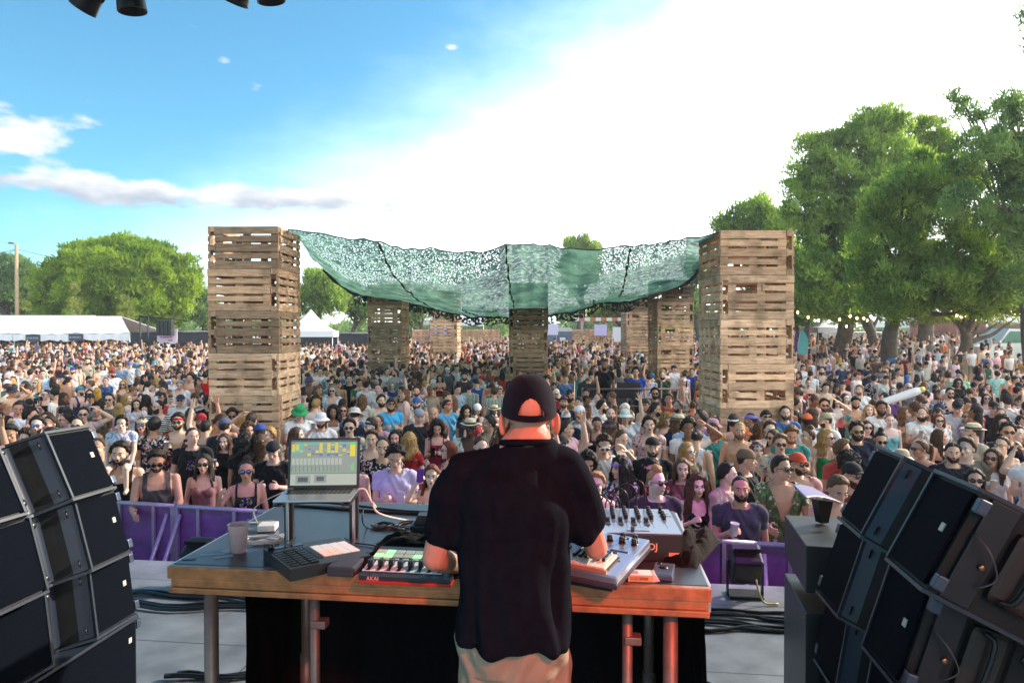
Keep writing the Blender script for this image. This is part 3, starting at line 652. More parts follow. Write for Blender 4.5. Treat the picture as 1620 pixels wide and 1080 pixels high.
def body(key, f, aL, aR, hy=0, hp=0, lean=0, vox=.0075, legs='stand', big=1.0, hr=0, hoff=(0,0,0), neck=1.0, face=True, palmL=None, palmR=None):
    """f female; aL/aR arm poses (L = viewer's right); hy head yaw (deg, + = towards viewer's right), hp pitch (+ = down)"""
    bm = bmesh.new(); P = []   # P: (label, a, b, ra, rb)
    def C(lab, a, b, ra, rb): cap_mesh(bm, a, b, ra, rb); P.append((lab, np.array(a, float), np.array(b, float), ra, rb))
    g = big
    if f: secs = [(.80,0,.005,.165,.115),(.88,0,.008,.178,.122),(.97,0,.0,.160,.108),(1.08,0,-.005,.128,.092),(1.18,0,-.008,.140,.098),(1.27,0,-.004,.155,.102),(1.345,0,.004,.165,.092),(1.40,0,.01,.150,.072),(1.43,0,.014,.10,.056)]
    else: secs = [(.80,0,.005,.155*g,.11*g),(.88,0,.008,.165*g,.118*g),(.97,0,.0,.158*g,.108*g),(1.08,0,-.004,.150*g,.103*g),(1.20,0,-.006,.170*g,.112*g),(1.30,0,-.004,.185*g,.115*g),(1.37,0,.004,.190*g,.098*g),(1.42,0,.01,.165*g,.075*g),(1.455,0,.014,.105,.06)]
    loft_mesh(bm, secs)
    for (z, cx, cy, rx, ry) in secs: P.append(('torso', np.array((-rx*.45,cy,z)), np.array((rx*.45,cy,z)), ry*.98, ry*.98))
    sw, sz = (.160, 1.375) if f else (.190*g, 1.40)
    if f:
        for s in (-1, 1): ell_mesh(bm, (s*.072, -.082, 1.235), (.062, .052, .058)); P.append(('torso', np.array((s*.072,-.082,1.235)), np.array((s*.072,-.082,1.24)), .055, .055))
    else:
        for s in (-1, 1): ell_mesh(bm, (s*.082*g, -.072*g, 1.30), (.078*g, .042, .055))
    hc = Vector((0, -.022 - max(0, hp)*.0009, 1.62 if not f else 1.585)) + Vector(hoff); 
    HM = Matrix.Translation(hc) @ Euler((R(-hp), R(hr), 0)).to_matrix().to_4x4() @ Matrix.Rotation(R(hy), 4, 'Z')
    HM = Matrix.Translation(hc) @ Matrix.Rotation(R(hy), 4, 'Z') @ Matrix.Rotation(R(hp), 4, 'X') @ Matrix.Rotation(R(hr), 4, 'Y')
    nr = (.049 if f else .058*g)*neck
    nb = HM @ Vector((0, .026, -.07))
    C('neck', (0, .016, 1.40 if f else 1.43), tuple(nb), nr*1.06, nr*.96)
    for s in (-1, 1): cap_mesh(bm, (s*.03, .02, 1.45 if not f else 1.42), (s*sw*.85, .012, sz+.012), .038, .042 if not f else .034)
    P.append(('torso', np.array((-sw*.8,.012,sz)), np.array((sw*.8,.012,sz)), .045, .045))
    head_prims(bm, HM, f); P.append(('head', np.array(HM @ Vector((0,0,.035))), np.array(HM @ Vector((0,-.02,-.06))), .09, .055))
    hands = {}
    for s, arm, pal in ((1, aL, palmL), (-1, aR, palmR)):
        ud, fd, mode = ARM[arm]; sh = Vector((s*sw, .008, sz)); k = (.93 if f else 1)
        ud = Vector((ud[0]*s, ud[1], ud[2])).normalized(); fd = Vector((fd[0]*s, fd[1], fd[2])).normalized()
        el = sh + ud*.285*k; wr = el + fd*.245*k; a = (.78 if f else 1)*g
        C('uarm', tuple(sh), tuple(el), .056*a, .041*a); C('farm', tuple(el), tuple(el+fd*.09), .042*a, .040*a); C('farm', tuple(el+fd*.09), tuple(wr), .040*a, .027*a)
        hand(bm, wr, fd, s, mode, .94 if f else 1.04, pal); P.append(('hand', np.array(wr), np.array(wr+fd*.16), .03, .03)); hands[s] = (wr + fd*.09, fd)
    for s in (-1, 1):
        h = Vector((s*.088, 0, .88)); kd = (Vector((s*.02, -.02, -.42)) if legs == 'stand' else Vector((s*.06, -.36, -.02)))
        kn = h+kd; an = kn + (Vector((s*.015, .03, -.40)) if legs == 'stand' else Vector((0, .03, -.36)))
        C('thigh', tuple(h), tuple(kn), .085, .056); C('shin', tuple(kn), tuple(an), .054, .036); C('foot', tuple(an+Vector((0,.02,-.03))), tuple(an+Vector((s*.02,-.15,-.045))), .04, .032)
    me = remesh(bm, vox, 2, 'body_'+key)
    co = getco(me)
    # nearest bone
    best = np.full(len(co), 9e9); lab = np.zeros(len(co), 'U6'); tt = np.zeros(len(co)); sdx = np.zeros(len(co))
    for (l, a, b, ra, rb) in P:
        d = b-a; L2 = max(d @ d, 1e-9); t = np.clip((co-a) @ d/L2, 0, 1); dist = np.linalg.norm(co-(a+t[:, None]*d), axis=1) - (ra+(rb-ra)*t)
        w = dist < best; best[w] = dist[w]; lab[w] = l; tt[w] = t[w]
    if face:  # eyes, brows and lips join the body mesh
        mb = MB()
        for s in (-1, 1):
            mb.ell((s*.031, -.0795, .004), (.0155, .009, .0085), 10, 6, 1, HM); mb.ell((s*.031, -.0865, .004), (.0068, .004, .0068), 8, 5, 2, HM)
            mb.ell((s*.031, -.0815, .0115), (.0175, .009, .0035), 8, 5, 4 if f else 0, HM)
            mb.ell((s*.033, -.0835, .0275), (.021, .010, .0038 if f else .0052), 8, 5, 4, HM, (0, s*.12, 0))
        mb.ell((0, -.0935, -.0585), (.023, .009, .0042), 10, 5, 3, HM); mb.ell((0, -.0925, -.067), (.019, .0095, .0052), 10, 5, 3, HM)
        mb.ell((0, -.094, -.0625), (.019, .009, .0012), 10, 4, 2, HM)
        nv0 = len(co); fm = mb.mesh('f'); b2 = bmesh.new(); b2.from_mesh(me); b2.from_mesh(fm); b2.to_mesh(me); b2.free(); bpy.data.meshes.remove(fm)
    for p in me.polygons: pass
    me.polygons.foreach_set('use_smooth', np.ones(len(me.polygons), bool))
    for m in BODYM: me.materials.append(m)
    B = dict(key=key, me=me, co=co, lab=lab, t=tt, n=len(co), HM=HM, hands=hands, f=f, clothes={}, sz=sz, sw=sw)
    BODIES[key] = B; return B
# ------------------------------------------------------------------ clothes: a shell over part of the body
def sel_cloth(kind, B):
    co, lab, t, f = B['co'], B['lab'], B['t'], B['f']; x, y, z = co.T; ax = np.abs(x)
    tor = (lab == 'torso'); ua = lab == 'uarm'; nk = (lab == 'neck')
    front = y < 0
    tl = 1.40 if f else 1.425
    if kind == 'tee': return (tor & (z > .84) & ~((ax < .075) & (z > tl+.012))) | (ua & (t < .56)) | (nk & (z < tl) & (y > -.03))
    if kind == 'shirt': return ((tor & (z > .84) & ~((ax < .072) & (z > tl+.02))) | (ua & (t < .62)) | (nk & (z < tl+.03) & (y > .0))) & ~(front & (ax < .012+.11*np.clip((z-1.12)/.33, 0, 1)) & (z > 1.12))
    if kind == 'longtee': return (tor & (z > .80) & ~((ax < .072) & (z > tl+.02))) | ua | (lab == 'farm') & (t < .9)
    if kind == 'tank': return tor & (z > .84) & ~((ax > (.145 if not f else .122)) & (z > 1.22)) & ~((ax < .078) & (z > (1.31 if True else 0)) & front) & ~((ax < .06) & (z > 1.38))
    if kind == 'strap': return tor & (z > .84) & ((z < 1.275 + .03*(ax > .05)) | ((ax > .082) & (ax < .1) & (z < 1.45))) & ~((z > 1.31) & ~((ax > .082) & (ax < .1)))
    if kind == 'crop': return tor & (z > 1.14) & ((z < 1.285) | ((ax > .08) & (ax < .105)))
    if kind == 'band': return tor & (z > 1.12) & (z < 1.285)
    if kind == 'dress': return (tor & ((z < 1.275) | ((ax > .08) & (ax < .1)))) | ((lab == 'thigh') & (t < .7))
    if kind == 'shorts': return (tor & (z < .985)) | ((lab == 'thigh') & (t < .62))
    if kind == 'trousers': return (tor & (z < .985)) | (lab == 'thigh') | ((lab == 'shin') & (t < .95))
    if kind == 'skirt': return (tor & (z < 1.0)) | ((lab == 'thigh') & (t < .55))
    return tor
def cloth(kind, B):
    if kind in B['clothes']: return B['clothes'][kind]
    me = B['me']; co = B['co']; n = B['n']; s = np.zeros(len(me.vertices), bool); s[:n] = sel_cloth(kind, B)
    a, st, tt = getfaces(me); q = tt == 4; idx = a[st[q][:, None] + np.arange(4)]; keep = s[idx].all(1); Fq = idx[keep]
    used = np.unique(Fq); mp = np.full(len(me.vertices), -1); mp[used] = np.arange(len(used)); Fq = mp[Fq]
    V = getco(me)[used]; Nn = getnor(me)[used]
    E = np.concatenate([Fq[:, [0, 1]], Fq[:, [1, 2]], Fq[:, [2, 3]], Fq[:, [3, 0]]]); 
    def lap(X, it, lam=.5):
        deg = np.bincount(E.ravel(), minlength=len(X))[:, None].astype(float); deg[deg == 0] = 1
        for _ in range(it):
            S = np.zeros_like(X); 
            for c in range(X.shape[1]):
                S[:, c] = np.bincount(E[:, 0], X[E[:, 1], c], len(X)) + np.bincount(E[:, 1], X[E[:, 0], c], len(X))
            X = X + lam*(S/deg - X)
        return X
    Nn = lap(Nn, 6); Nn /= np.maximum(np.linalg.norm(Nn, axis=1)[:, None], 1e-6)
    V0 = V.copy(); V = lap(V, 7)
    V = V + Nn*np.maximum(0, ((V0-V)*Nn).sum(1))[:, None]     # never sink under the skin
    tight = kind in ('tank', 'strap', 'crop', 'band', 'dress') and B['f']
    off = .007 if tight else .013
    x, y, z = V.T
    lo = np.clip((1.25 - z)/.4, 0, 1)*(.004 if tight else .022) if kind in ('tee', 'shirt', 'tank', 'longtee') else 0
    fl = .0
    if kind in ('dress', 'skirt'): fl = np.clip((.95-z)/.4, 0, 1)*.05
    if kind in ('shorts',): fl = .012 + np.clip((.85-z)/.3, 0, 1)*.02
    if kind == 'trousers': fl = .004
    wr = (.0045*np.sin(z*46 + 5*np.sin(x*21) + y*17) + .003*np.sin(x*60+z*25) + .004*np.sin((x*.8+z)*33+y*9))*(0.4 if tight else 1)
    V = V + Nn*(off + lo + fl + wr)[:, None]
    me2 = npmesh(kind+'_'+B['key'], V, Fq, True); B['clothes'][kind] = me2; return me2
def fabric(name, kind):
    m = mat(name, (.5,.5,.5), .9, objcol=True, bump=.25, bscale=90, var=.12, vscale=9, sheen=.15, spec=.2)
    if kind == 'plain': return m
    nt = m.node_tree; N = nt.nodes; L = nt.links; b = N['Principled BSDF']; old = b.inputs['Base Color'].links[0].from_socket
    tc = N.new('ShaderNodeTexCoord'); mx = N.new('ShaderNodeMix'); mx.data_type = 'RGBA'; L.new(old, mx.inputs[6])
    if kind.startswith('floral'):
        vo = N.new('ShaderNodeTexVoronoi'); vo.inputs['Scale'].default_value = 19; nz = N.new('ShaderNodeTexNoise'); nz.inputs['Scale'].default_value = 25
        L.new(tc.outputs['Object'], nz.inputs['Vector']); ad = N.new('ShaderNodeMix'); ad.data_type = 'RGBA'; ad.blend_type = 'LINEAR_LIGHT'; ad.inputs[0].default_value = .05
        L.new(tc.outputs['Object'], ad.inputs[6]); L.new(nz.outputs['Color'], ad.inputs[7]); L.new(ad.outputs[2], vo.inputs['Vector'])
        mr = N.new('ShaderNodeMapRange'); L.new(vo.outputs['Distance'], mr.inputs[0]); mr.inputs[1].default_value = .46; mr.inputs[2].default_value = .38
        cr = N.new('ShaderNodeValToRGB'); cr.color_ramp.interpolation = 'CONSTANT'; sx = N.new('ShaderNodeSeparateXYZ'); L.new(vo.outputs['Color'], sx.inputs[0]); L.new(sx.outputs[0], cr.inputs[0])
        pal = {'floral_white': [(.75,.72,.70),(.62,.40,.42),(.7,.68,.66)], 'floral_red': [(.6,.05,.03),(.7,.2,.05),(.7,.6,.55)], 'floral_green': [(.12,.28,.12),(.55,.6,.45),(.05,.12,.08)], 'floral_blue': [(.1,.25,.5),(.6,.6,.6),(.55,.2,.25)]}[kind]
        for i, c in enumerate(pal):
            e = cr.color_ramp.elements[i] if i < 2 else cr.color_ramp.elements.new(.7)
            e.position = (0, .4, .7)[i]; e.color = (*c, 1)
        L.new(mr.outputs[0], mx.inputs[0]); L.new(cr.outputs[0], mx.inputs[7])
    elif kind.startswith('stripe'):
        wv = N.new('ShaderNodeTexWave'); wv.wave_type = 'BANDS'; wv.bands_direction = 'X' if kind == 'stripe_v' else 'Z'; wv.inputs['Scale'].default_value = 9; wv.inputs['Distortion'].default_value = 1.2
        L.new(tc.outputs['Object'], wv.inputs['Vector']); mr = N.new('ShaderNodeMapRange'); L.new(wv.outputs['Fac'], mr.inputs[0]); mr.inputs[1].default_value = .5; mr.inputs[2].default_value = .6
        L.new(mr.outputs[0], mx.inputs[0]); mx.inputs[7].default_value = (.7,.7,.66,1)
    elif kind == 'print':   # a small printed motif in the middle of the chest
        sx = N.new('ShaderNodeVectorMath'); sx.operation = 'SUBTRACT'; L.new(tc.outputs['Object'], sx.inputs[0]); sx.inputs[1].default_value = (0, -.12, 1.24)
        ln = N.new('ShaderNodeVectorMath'); ln.operation = 'LENGTH'; L.new(sx.outputs[0], ln.inputs[0])
        vo = N.new('ShaderNodeTexVoronoi'); vo.inputs['Scale'].default_value = 45; L.new(tc.outputs['Object'], vo.inputs['Vector'])
        mr = N.new('ShaderNodeMapRange'); L.new(ln.outputs['Value'], mr.inputs[0]); mr.inputs[1].default_value = .075; mr.inputs[2].default_value = .065
        m2 = N.new('ShaderNodeMath'); m2.operation = 'LESS_THAN'; L.new(vo.outputs['Distance'], m2.inputs[0]); m2.inputs[1].default_value = .5
        m3 = N.new('ShaderNodeMath'); m3.operation = 'MULTIPLY'; L.new(mr.outputs[0], m3.inputs[0]); L.new(m2.outputs[0], m3.inputs[1]); L.new(m3.outputs[0], mx.inputs[0])
        hs = N.new('ShaderNodeHueSaturation'); hs.inputs['Saturation'].default_value = 1.2; hs.inputs['Value'].default_value = .5; L.new(vo.outputs['Color'], hs.inputs['Color']); L.new(hs.outputs[0], mx.inputs[7])
    L.new(mx.outputs[2], b.inputs['Base Color']); return m
FAB = {k: fabric('fabric_'+k, k) for k in ('plain', 'floral_white', 'floral_red', 'floral_green', 'floral_blue', 'stripe_v', 'stripe_h', 'print')}
def lids(me, m): 
    c = me if not len(me.materials) else me
    return c
# ------------------------------------------------------------------ hair, hats, glasses in the head's own frame
def hair_mat():
    m = mat('hair', (.05,.03,.02), .55, objcol=True, spec=.35); nt = m.node_tree; N = nt.nodes; L = nt.links; b = N['Principled BSDF']
    tc = N.new('ShaderNodeTexCoord'); mp = N.new('ShaderNodeMapping'); mp.inputs['Scale'].default_value = (140, 140, 14); L.new(tc.outputs['Object'], mp.inputs[0])
    nz = N.new('ShaderNodeTexNoise'); nz.inputs['Scale'].default_value = 1; nz.inputs['Detail'].default_value = 4; L.new(mp.outputs[0], nz.inputs['Vector'])
    mr = N.new('ShaderNodeMapRange'); L.new(nz.outputs[0], mr.inputs[0]); mr.inputs[1].default_value = .3; mr.inputs[2].default_value = .7; mr.inputs[3].default_value = .45; mr.inputs[4].default_value = 1.7
    oi = N.new('ShaderNodeObjectInfo'); mx = N.new('ShaderNodeMix'); mx.data_type = 'RGBA'; mx.blend_type = 'MULTIPLY'; mx.inputs[0].default_value = 1
    L.new(oi.outputs['Color'], mx.inputs[6]); L.new(mr.outputs[0], mx.inputs[7]); L.new(mx.outputs[2], b.inputs['Base Color'])
    bp = N.new('ShaderNodeBump'); bp.inputs['Strength'].default_value = .9; bp.inputs['Distance'].default_value = .012; L.new(nz.outputs[0], bp.inputs['Height']); L.new(bp.outputs[0], b.inputs['Normal'])
    return m
hairm = hair_mat()
from mathutils import noise as MN
LINE = {'short': [(0,50),(35,46),(55,36),(72,8),(86,-4),(105,-28),(140,-42),(181,-46)], 'bald': [(0,200),(181,200)], 'bobline': [(0,44),(30,38),(50,18),(62,-10),(80,-38),(120,-55),(181,-60)],
        'reced': [(0,66),(35,58),(55,40),(72,8),(86,-4),(105,-28),(140,-42),(181,-46)], 'ring': [(0,95),(60,80),(75,20),(86,-4),(105,-26),(140,-40),(181,-44)]}
def interp(tab, a):
    for p, q in zip(tab, tab[1:]):
        if a <= q[0]: return p[1] + (q[1]-p[1])*(a-p[0])/(q[0]-p[0])
    return tab[-1][1]
def hair_cap(mb, line, thick, nz=.004, quiff=0, ns=20, seed=0, mi=0):
    n, k = 44, 30; vs = []
    for i in range(k+1):
        t = math.pi*i/k
        for j in range(n):
            ph = 2*math.pi*j/n; d = Vector((math.sin(t)*math.sin(ph), -math.sin(t)*math.cos(ph), math.cos(t)))
            a = abs(math.degrees(math.atan2(d.x, -d.y))); el = 90-math.degrees(t)
            line_el = interp(LINE[line], a) + 5*MN.noise(Vector((ph*3, seed, 0)))
            w = max(0, min(1, (el-line_el)/7+.5)); w = w*w*(3-2*w)
            rr = 1/math.sqrt((d.x/.079)**2+(d.y/.098)**2+(d.z/(.103 if d.z > 0 else .11))**2)
            q = quiff*max(0, d.z)*max(0, -d.y+.5)
            r = rr + w*(thick + q + nz*MN.noise(d*ns+Vector((seed, 0, 0)))*2 + nz*.7*MN.noise(d*ns*2.3)) - (1-w)*.022
            vs.append(Vector((0, .012, .018)) + d*r)
    mb.add(vs, [(i*n+j, (i+1)*n+j, (i+1)*n+(j+1) % n, i*n+(j+1) % n) for i in range(k) for j in range(n)], mi, True)
def curtain(mb, L, a0=62, wob=.012, flare=.02, front=False, seed=0, thick=.03, mi=0):
    """hair falling from the sides and the back of the head"""
    na, ns = 56, 16; out = []; inn = []
    for i in range(ns+1):
        s = i/ns; z = .06 - (.06+L)*s
        for j in range(na+1):
            a = R(a0 + (360-2*a0)*j/na); st = .010*math.sin(a*31+seed+s*3)+.006*math.sin(a*53+s*6)
            edge = min(j, na-j)/6; th = thick*min(1, .35+edge*.65)
            rx = .083+flare*s; ry = .098+flare*.5*s
            wv = wob*math.sin(s*9+a*4+seed)*s + st*(.4+.6*s) + wob*.7*MN.noise(Vector((a*4, s*6, seed)))
            ll = 1 + .07*MN.noise(Vector((a*3, seed, 5)))
            x, y = math.sin(a), -math.cos(a)
            zz = z*ll if z < 0 else z; back = .012 + (.02*s if y > 0 else 0)
            out.append(Vector((x*(rx+th*.5+wv), y*(ry+th*.5+wv)+back, zz))); inn.append(Vector((x*(rx-th*.5+wv*.4), y*(ry-th*.5+wv*.4)+back, zz)))
    W = na+1; o = len(out); vs = out+inn; fs = []
    for i in range(ns):
        for j in range(na): a = i*W+j; fs.append((a, a+W, a+W+1, a+1)); fs.append((o+a, o+a+1, o+a+W+1, o+a+W))
        for j in (0, na): a = i*W+j; fs.append((a, o+a, o+a+W, a+W) if j == 0 else (a, a+W, o+a+W, o+a))
    for j in range(na): a = ns*W+j; fs.append((a, o+a, o+a+1, a+1)); fs.append((j, j+1, o+j+1, o+j))
    mb.add(vs, fs, mi, True)
def knot(mb, c, r, seed=0):
    n, k = 18, 12; vs = []
    for i in range(k+1):
        for j in range(n):
            t, p = math.pi*i/k, 2*math.pi*j/n; d = Vector((math.sin(t)*math.cos(p), math.sin(t)*math.sin(p), math.cos(t)))
            vs.append(Vector(c)+d*r*(1+.16*MN.noise(d*3+Vector((seed, 0, 0)))+.06*math.sin(p*5+t*6)))
    mb.add(vs, [(i*n+j, (i+1)*n+j, (i+1)*n+(j+1) % n, i*n+(j+1) % n) for i in range(k) for j in range(n)], 0, True)
HAIR = {}
def mk_hair():
    def H(k, fn): mb = MB(); fn(mb); me = mb.mesh('hair_'+k); me.materials.append(hairm); HAIR[k] = me
    H('buzz', lambda m: hair_cap(m, 'short', .003, .001)); H('short', lambda m: hair_cap(m, 'short', .013, .004, .012, 16))
    H('short2', lambda m: hair_cap(m, 'short', .018, .006, .03, 12, 3)); H('mess', lambda m: hair_cap(m, 'short', .024, .012, .01, 18, 5))
    H('curlytop', lambda m: hair_cap(m, 'short', .03, .02, .01, 26, 8)); H('reced', lambda m: hair_cap(m, 'reced', .009, .003)); H('ring', lambda m: hair_cap(m, 'ring', .008, .003))
    H('long', lambda m: (hair_cap(m, 'bobline', .012, .004), curtain(m, .30))); H('long2', lambda m: (hair_cap(m, 'bobline', .014, .005, 0, 14, 4), curtain(m, .38, 54, .02, .035, seed=3)))
    H('wavy', lambda m: (hair_cap(m, 'bobline', .02, .01, 0, 12, 2), curtain(m, .26, 56, .028, .05, seed=6, thick=.045)))
    H('curly', lambda m: (hair_cap(m, 'bobline', .035, .022, 0, 22, 2), curtain(m, .20, 56, .04, .05, seed=9, thick=.06)))
    H('bigmane', lambda m: (hair_cap(m, 'bobline', .03, .014, 0, 14, 7), curtain(m, .46, 42, .035, .085, seed=2, thick=.06)))
    H('bob', lambda m: (hair_cap(m, 'bobline', .016, .004), curtain(m, .13, 58, .008, .012, seed=4)))
    H('bun', lambda m: (hair_cap(m, 'short', .008, .003), knot(m, (0, .05, .135), .04)))
    H('lowbun', lambda m: (hair_cap(m, 'short', .008, .003), knot(m, (0, .125, .02), .038, 2)))
    H('pony', lambda m: (hair_cap(m, 'short', .009, .003), m.tube([(0,.10,.06),(0,.15,.05),(0,.165,-.02),(.01,.15,-.12),(.0,.14,-.2)], [.018,.024,.028,.022,.008], 10)))
    H('under', lambda m: (hair_cap(m, 'short', .003, .001), knot(m, (0, -.01, .12), .045, 4), knot(m, (.01, .03, .13), .04, 6)))
    H('afro', lambda m: hair_cap(m, 'short', .055, .03, 0, 24, 11))
mk_hair()
def beard_mesh(th):
    mb = MB(); n, k = 40, 28; vs = []
    for i in range(k+1):
        t = math.pi*i/k
        for j in range(n):
            ph = 2*math.pi*j/n; d = Vector((math.sin(t)*math.sin(ph), -math.sin(t)*math.cos(ph), math.cos(t))); a = abs(math.degrees(math.atan2(d.x, -d.y))); el = 90-math.degrees(t)
            # measured about the jaw
            top = interp([(0,-4),(14,2),(30,2),(45,12),(68,34),(80,45),(95,10),(181,-60)], a)
            w = max(0, min(1, (top-el)/8+.5))*(1 if a < 96 else max(0, 1-(a-96)/10))
            rr = 1/math.sqrt((d.x/.060)**2+(d.y/.072)**2+(d.z/.066)**2)
            mouth = 1 if (abs(d.x) < .33 and -14 < el < -2 and a < 30) else 0
            r = rr + w*(th+.004*MN.noise(d*30)) - (1-w)*.03 - mouth*.02
            vs.append(Vector((0, -.022, -.058)) + d*r)
    mb.add(vs, [(i*n+j, (i+1)*n+j, (i+1)*n+(j+1) % n, i*n+(j+1) % n) for i in range(k) for j in range(n)], 0, True)
    mb.ell((0, -.102, -.0495), (.027, .007, .005), 10, 6)
    me = mb.mesh('beard'); me.materials.append(hairm); return me
BEARD = {'stub': beard_mesh(.0045), 'full': beard_mesh(.016)}
_b = MB().ell((0, -.103, -.049), (.027, .008, .0055), 10, 6); BEARD['must'] = _b.mesh('moustache'); BEARD['must'].materials.append(hairm)
hatm = mat('hat_cloth', (.1,.1,.1), .9, objcol=True, bump=.3, bscale=120, var=.1)
strawm = mat('straw', (.55,.43,.27), .85, objcol=True, bump=.8, bscale=60, var=.2, vscale=25)
blackpl = mat('black_plastic', (.012,.012,.014), .3); lensm = mat('dark_lens', (.01,.01,.012), .08, spec=.8)
mirr = mat('mirror_lens', (.12,.25,.55), .08, metal=.9); whitepl = mat('white_plastic', (.75,.75,.73), .35); bandm = mat('hat_band', (.02,.02,.03), .8)
HATS = {}
def dome(mb, rx, ry, h, z0, n=28, k=10, lumps=0, c=(0, .012), flat=1.0, mi=0):
    prof = []
    for i in range(k+1):
        t = math.pi/2*i/k; prof.append((math.cos(t)**flat if flat != 1 else math.cos(t), z0 + h*math.sin(t)))
    vs = []
    for (r, z) in prof:
        for j in range(n):
            a = 2*math.pi*j/n; vs.append(Vector((c[0]+rx*r*math.cos(a), c[1]+ry*r*math.sin(a), z)))
    for (z) in (z0,):
        for j in range(n):
            a = 2*math.pi*j/n; vs.append(Vector((c[0]+(rx-.006)*math.cos(a), c[1]+(ry-.006)*math.sin(a), z)))
    m = (k+1)*n
    mb.add(vs, [(i*n+j, (i+1)*n+j, (i+1)*n+(j+1) % n, i*n+(j+1) % n) for i in range(k) for j in range(n)] + [(j, (j+1) % n, m+(j+1) % n, m+j) for j in range(n)], mi, True)
def brim_ring(mb, rx, ry, ox, oy, z, drop, up=0, n=32, mi=0, c=(0, .012)):
    vs = []
    for (fx, dz) in ((0, 0), (.5, drop*.45), (1, drop), (1, drop-.004), (.5, drop*.45-.005), (0, -.005)):
        for j in range(n):
            a = 2*math.pi*j/n; s_, c_ = math.sin(a), math.cos(a); vs.append(Vector((c[0]+(rx+ox*fx)*c_, c[1]+(ry+oy*fx)*s_, z+dz+up*fx*c_*c_)))
    mb.add(vs, [(i*n+j, (i+1)*n+j, (i+1)*n+(j+1) % n, i*n+(j+1) % n) for i in range(5) for j in range(n)], mi, True)
def visor(mb, back=False, z=.048, tilt=-.15, mi=0):
    n, k = 14, 5; vs = []; s = 1 if back else -1
    for th in (0, -.004):
        for i in range(k+1):
            for j in range(n+1):
                a = math.pi*(j/n); w = math.sin(a); x = .078*math.cos(a)*-1; y = .012 + s*(.080*w**.9 + .075*i/k*w**.7); vs.append(Vector((x*(1-.08*i/k), y, z + .010*w + th + tilt*.075*i/k - .03*abs(x/.078)**2*.5*(i/k))))
    W = n+1; m = (k+1)*W
    fs = [(i*W+j, i*W+j+1, (i+1)*W+j+1, (i+1)*W+j) for i in range(k) for j in range(n)]; fs += [tuple(q+m for q in f[::-1]) for f in fs]
    fs += [(k*W+j, k*W+j+1, m+k*W+j+1, m+k*W+j) for j in range(n)]
    mb.add(vs, fs, mi, True)
def mk_hats():
    def H(k, fn, ms): mb = MB(); fn(mb); me = mb.mesh('hat_'+k); [me.materials.append(x) for x in ms]; HATS[k] = me
    H('cap', lambda m: (dome(m, .088, .106, .088, .045), visor(m), m.ell((0,.012,.133), (.007,.007,.004), 8, 5)), [hatm])
    H('capback', lambda m: (dome(m, .088, .106, .088, .040), visor(m, True, .035, -.5), m.ell((0,.012,.128), (.007,.007,.004), 8, 5)), [hatm])
    H('beanie', lambda m: dome(m, .090, .110, .108, .030, flat=.8), [hatm])
    H('bucket', lambda m: (dome(m, .090, .106, .085, .055, flat=.45), brim_ring(m, .090, .106, .055, .055, .055, -.045)), [hatm])
    H('straw', lambda m: (dome(m, .086, .104, .085, .055, flat=.4), brim_ring(m, .086, .104, .062, .062, .058, -.008, .02), m.lathe([(.0885, .058), (.0885, .085)], (0, .012, 0), 28, 1, None, 1, 1.19)), [strawm, bandm])
    H('wide', lambda m: (dome(m, .088, .106, .085, .055, flat=.4), brim_ring(m, .088, .106, .11, .11, .058, -.01, .05)), [hatm])
    H('headband', lambda m: m.lathe([(.083, .030), (.089, .036), (.090, .052), (.083, .064)], (0, .014, 0), 28, 0, Matrix.Rotation(-.12, 4, 'X'), 1, 1.2), [hatm])
    def scarf(m):
        dome(m, .090, .108, .085, .035); m.tube([(0,.11,.04),(.02,.15,0),(.03,.16,-.08),(.035,.15,-.16)], [.03,.03,.026,.01], 10)
    H('scarf', scarf, [hatm])
    def crown(m):
        for i in range(20):
            a = 2*math.pi*i/20; m.ell((.089*math.sin(a), .012-.106*math.cos(a), .062-.02*math.cos(a)), (.017, .017, .015), 8, 6)
    H('flowers', crown, [hatm])
    def phones(m):
        m.tube([(-.088,.012,-.01),(-.096,.012,.05),(-.07,.012,.115),(0,.012,.145),(.07,.012,.115),(.096,.012,.05),(.088,.012,-.01)], .009, 8)
        for s in (-1, 1): m.ell((s*.092, .012, -.012), (.02, .036, .042), 14, 8)
    H('headphones', phones, [blackpl])
    def shades(m, w=.026, h=.021, up=0, fr=0):
        for s in (-1, 1):
            m.ell((s*.033, -.098+up*.02, .004+up), (w, .004, h), 16, 6, 1); m.tube([(s*.058,-.092+up*.02,.008+up),(s*.078,-.05,.010+up),(s*.084,.012,.006+up*.8)], .0028, 5)
            m.tube([(s*.033+w*1.03*math.cos(t), -.0985+up*.02, .004+up+h*1.03*math.sin(t)) for t in [2*math.pi*i/14 for i in range(14)]], .0024, 5, 0, closed=True)
        m.tube([(-.012,-.1+up*.02,.010+up),(.012,-.1+up*.02,.010+up)], .0026, 5)
    H('shades', shades, [blackpl, lensm]); H('mirror', shades, [blackpl, mirr]); H('white_shades', lambda m: shades(m, .027, .019), [whitepl, lensm])
    H('on_head', lambda m: shades(m, .026, .019, .075), [blackpl, lensm]); H('white_on_head', lambda m: shades(m, .026, .019, .075), [whitepl, mirr])
    H('glasses', lambda m: shades(m, .022, .018), [blackpl, mat('clear_lens', (.5,.42,.38), .1, spec=.8, trans=.0)])
    def gog(m):
        m.ell((0, -.088, .004), (.070, .022, .032), 20, 10, 0)
        for s in (-1, 1): m.ell((s*.03, -.108, .006), (.022, .006, .016), 14, 6, 1)
        m.lathe([(.084, -.008), (.088, 0), (.084, .012)], (0, .012, .004), 28, 2, None, 1, 1.2)
    H('mask', gog, [whitepl, lensm, blackpl])
mk_hats()
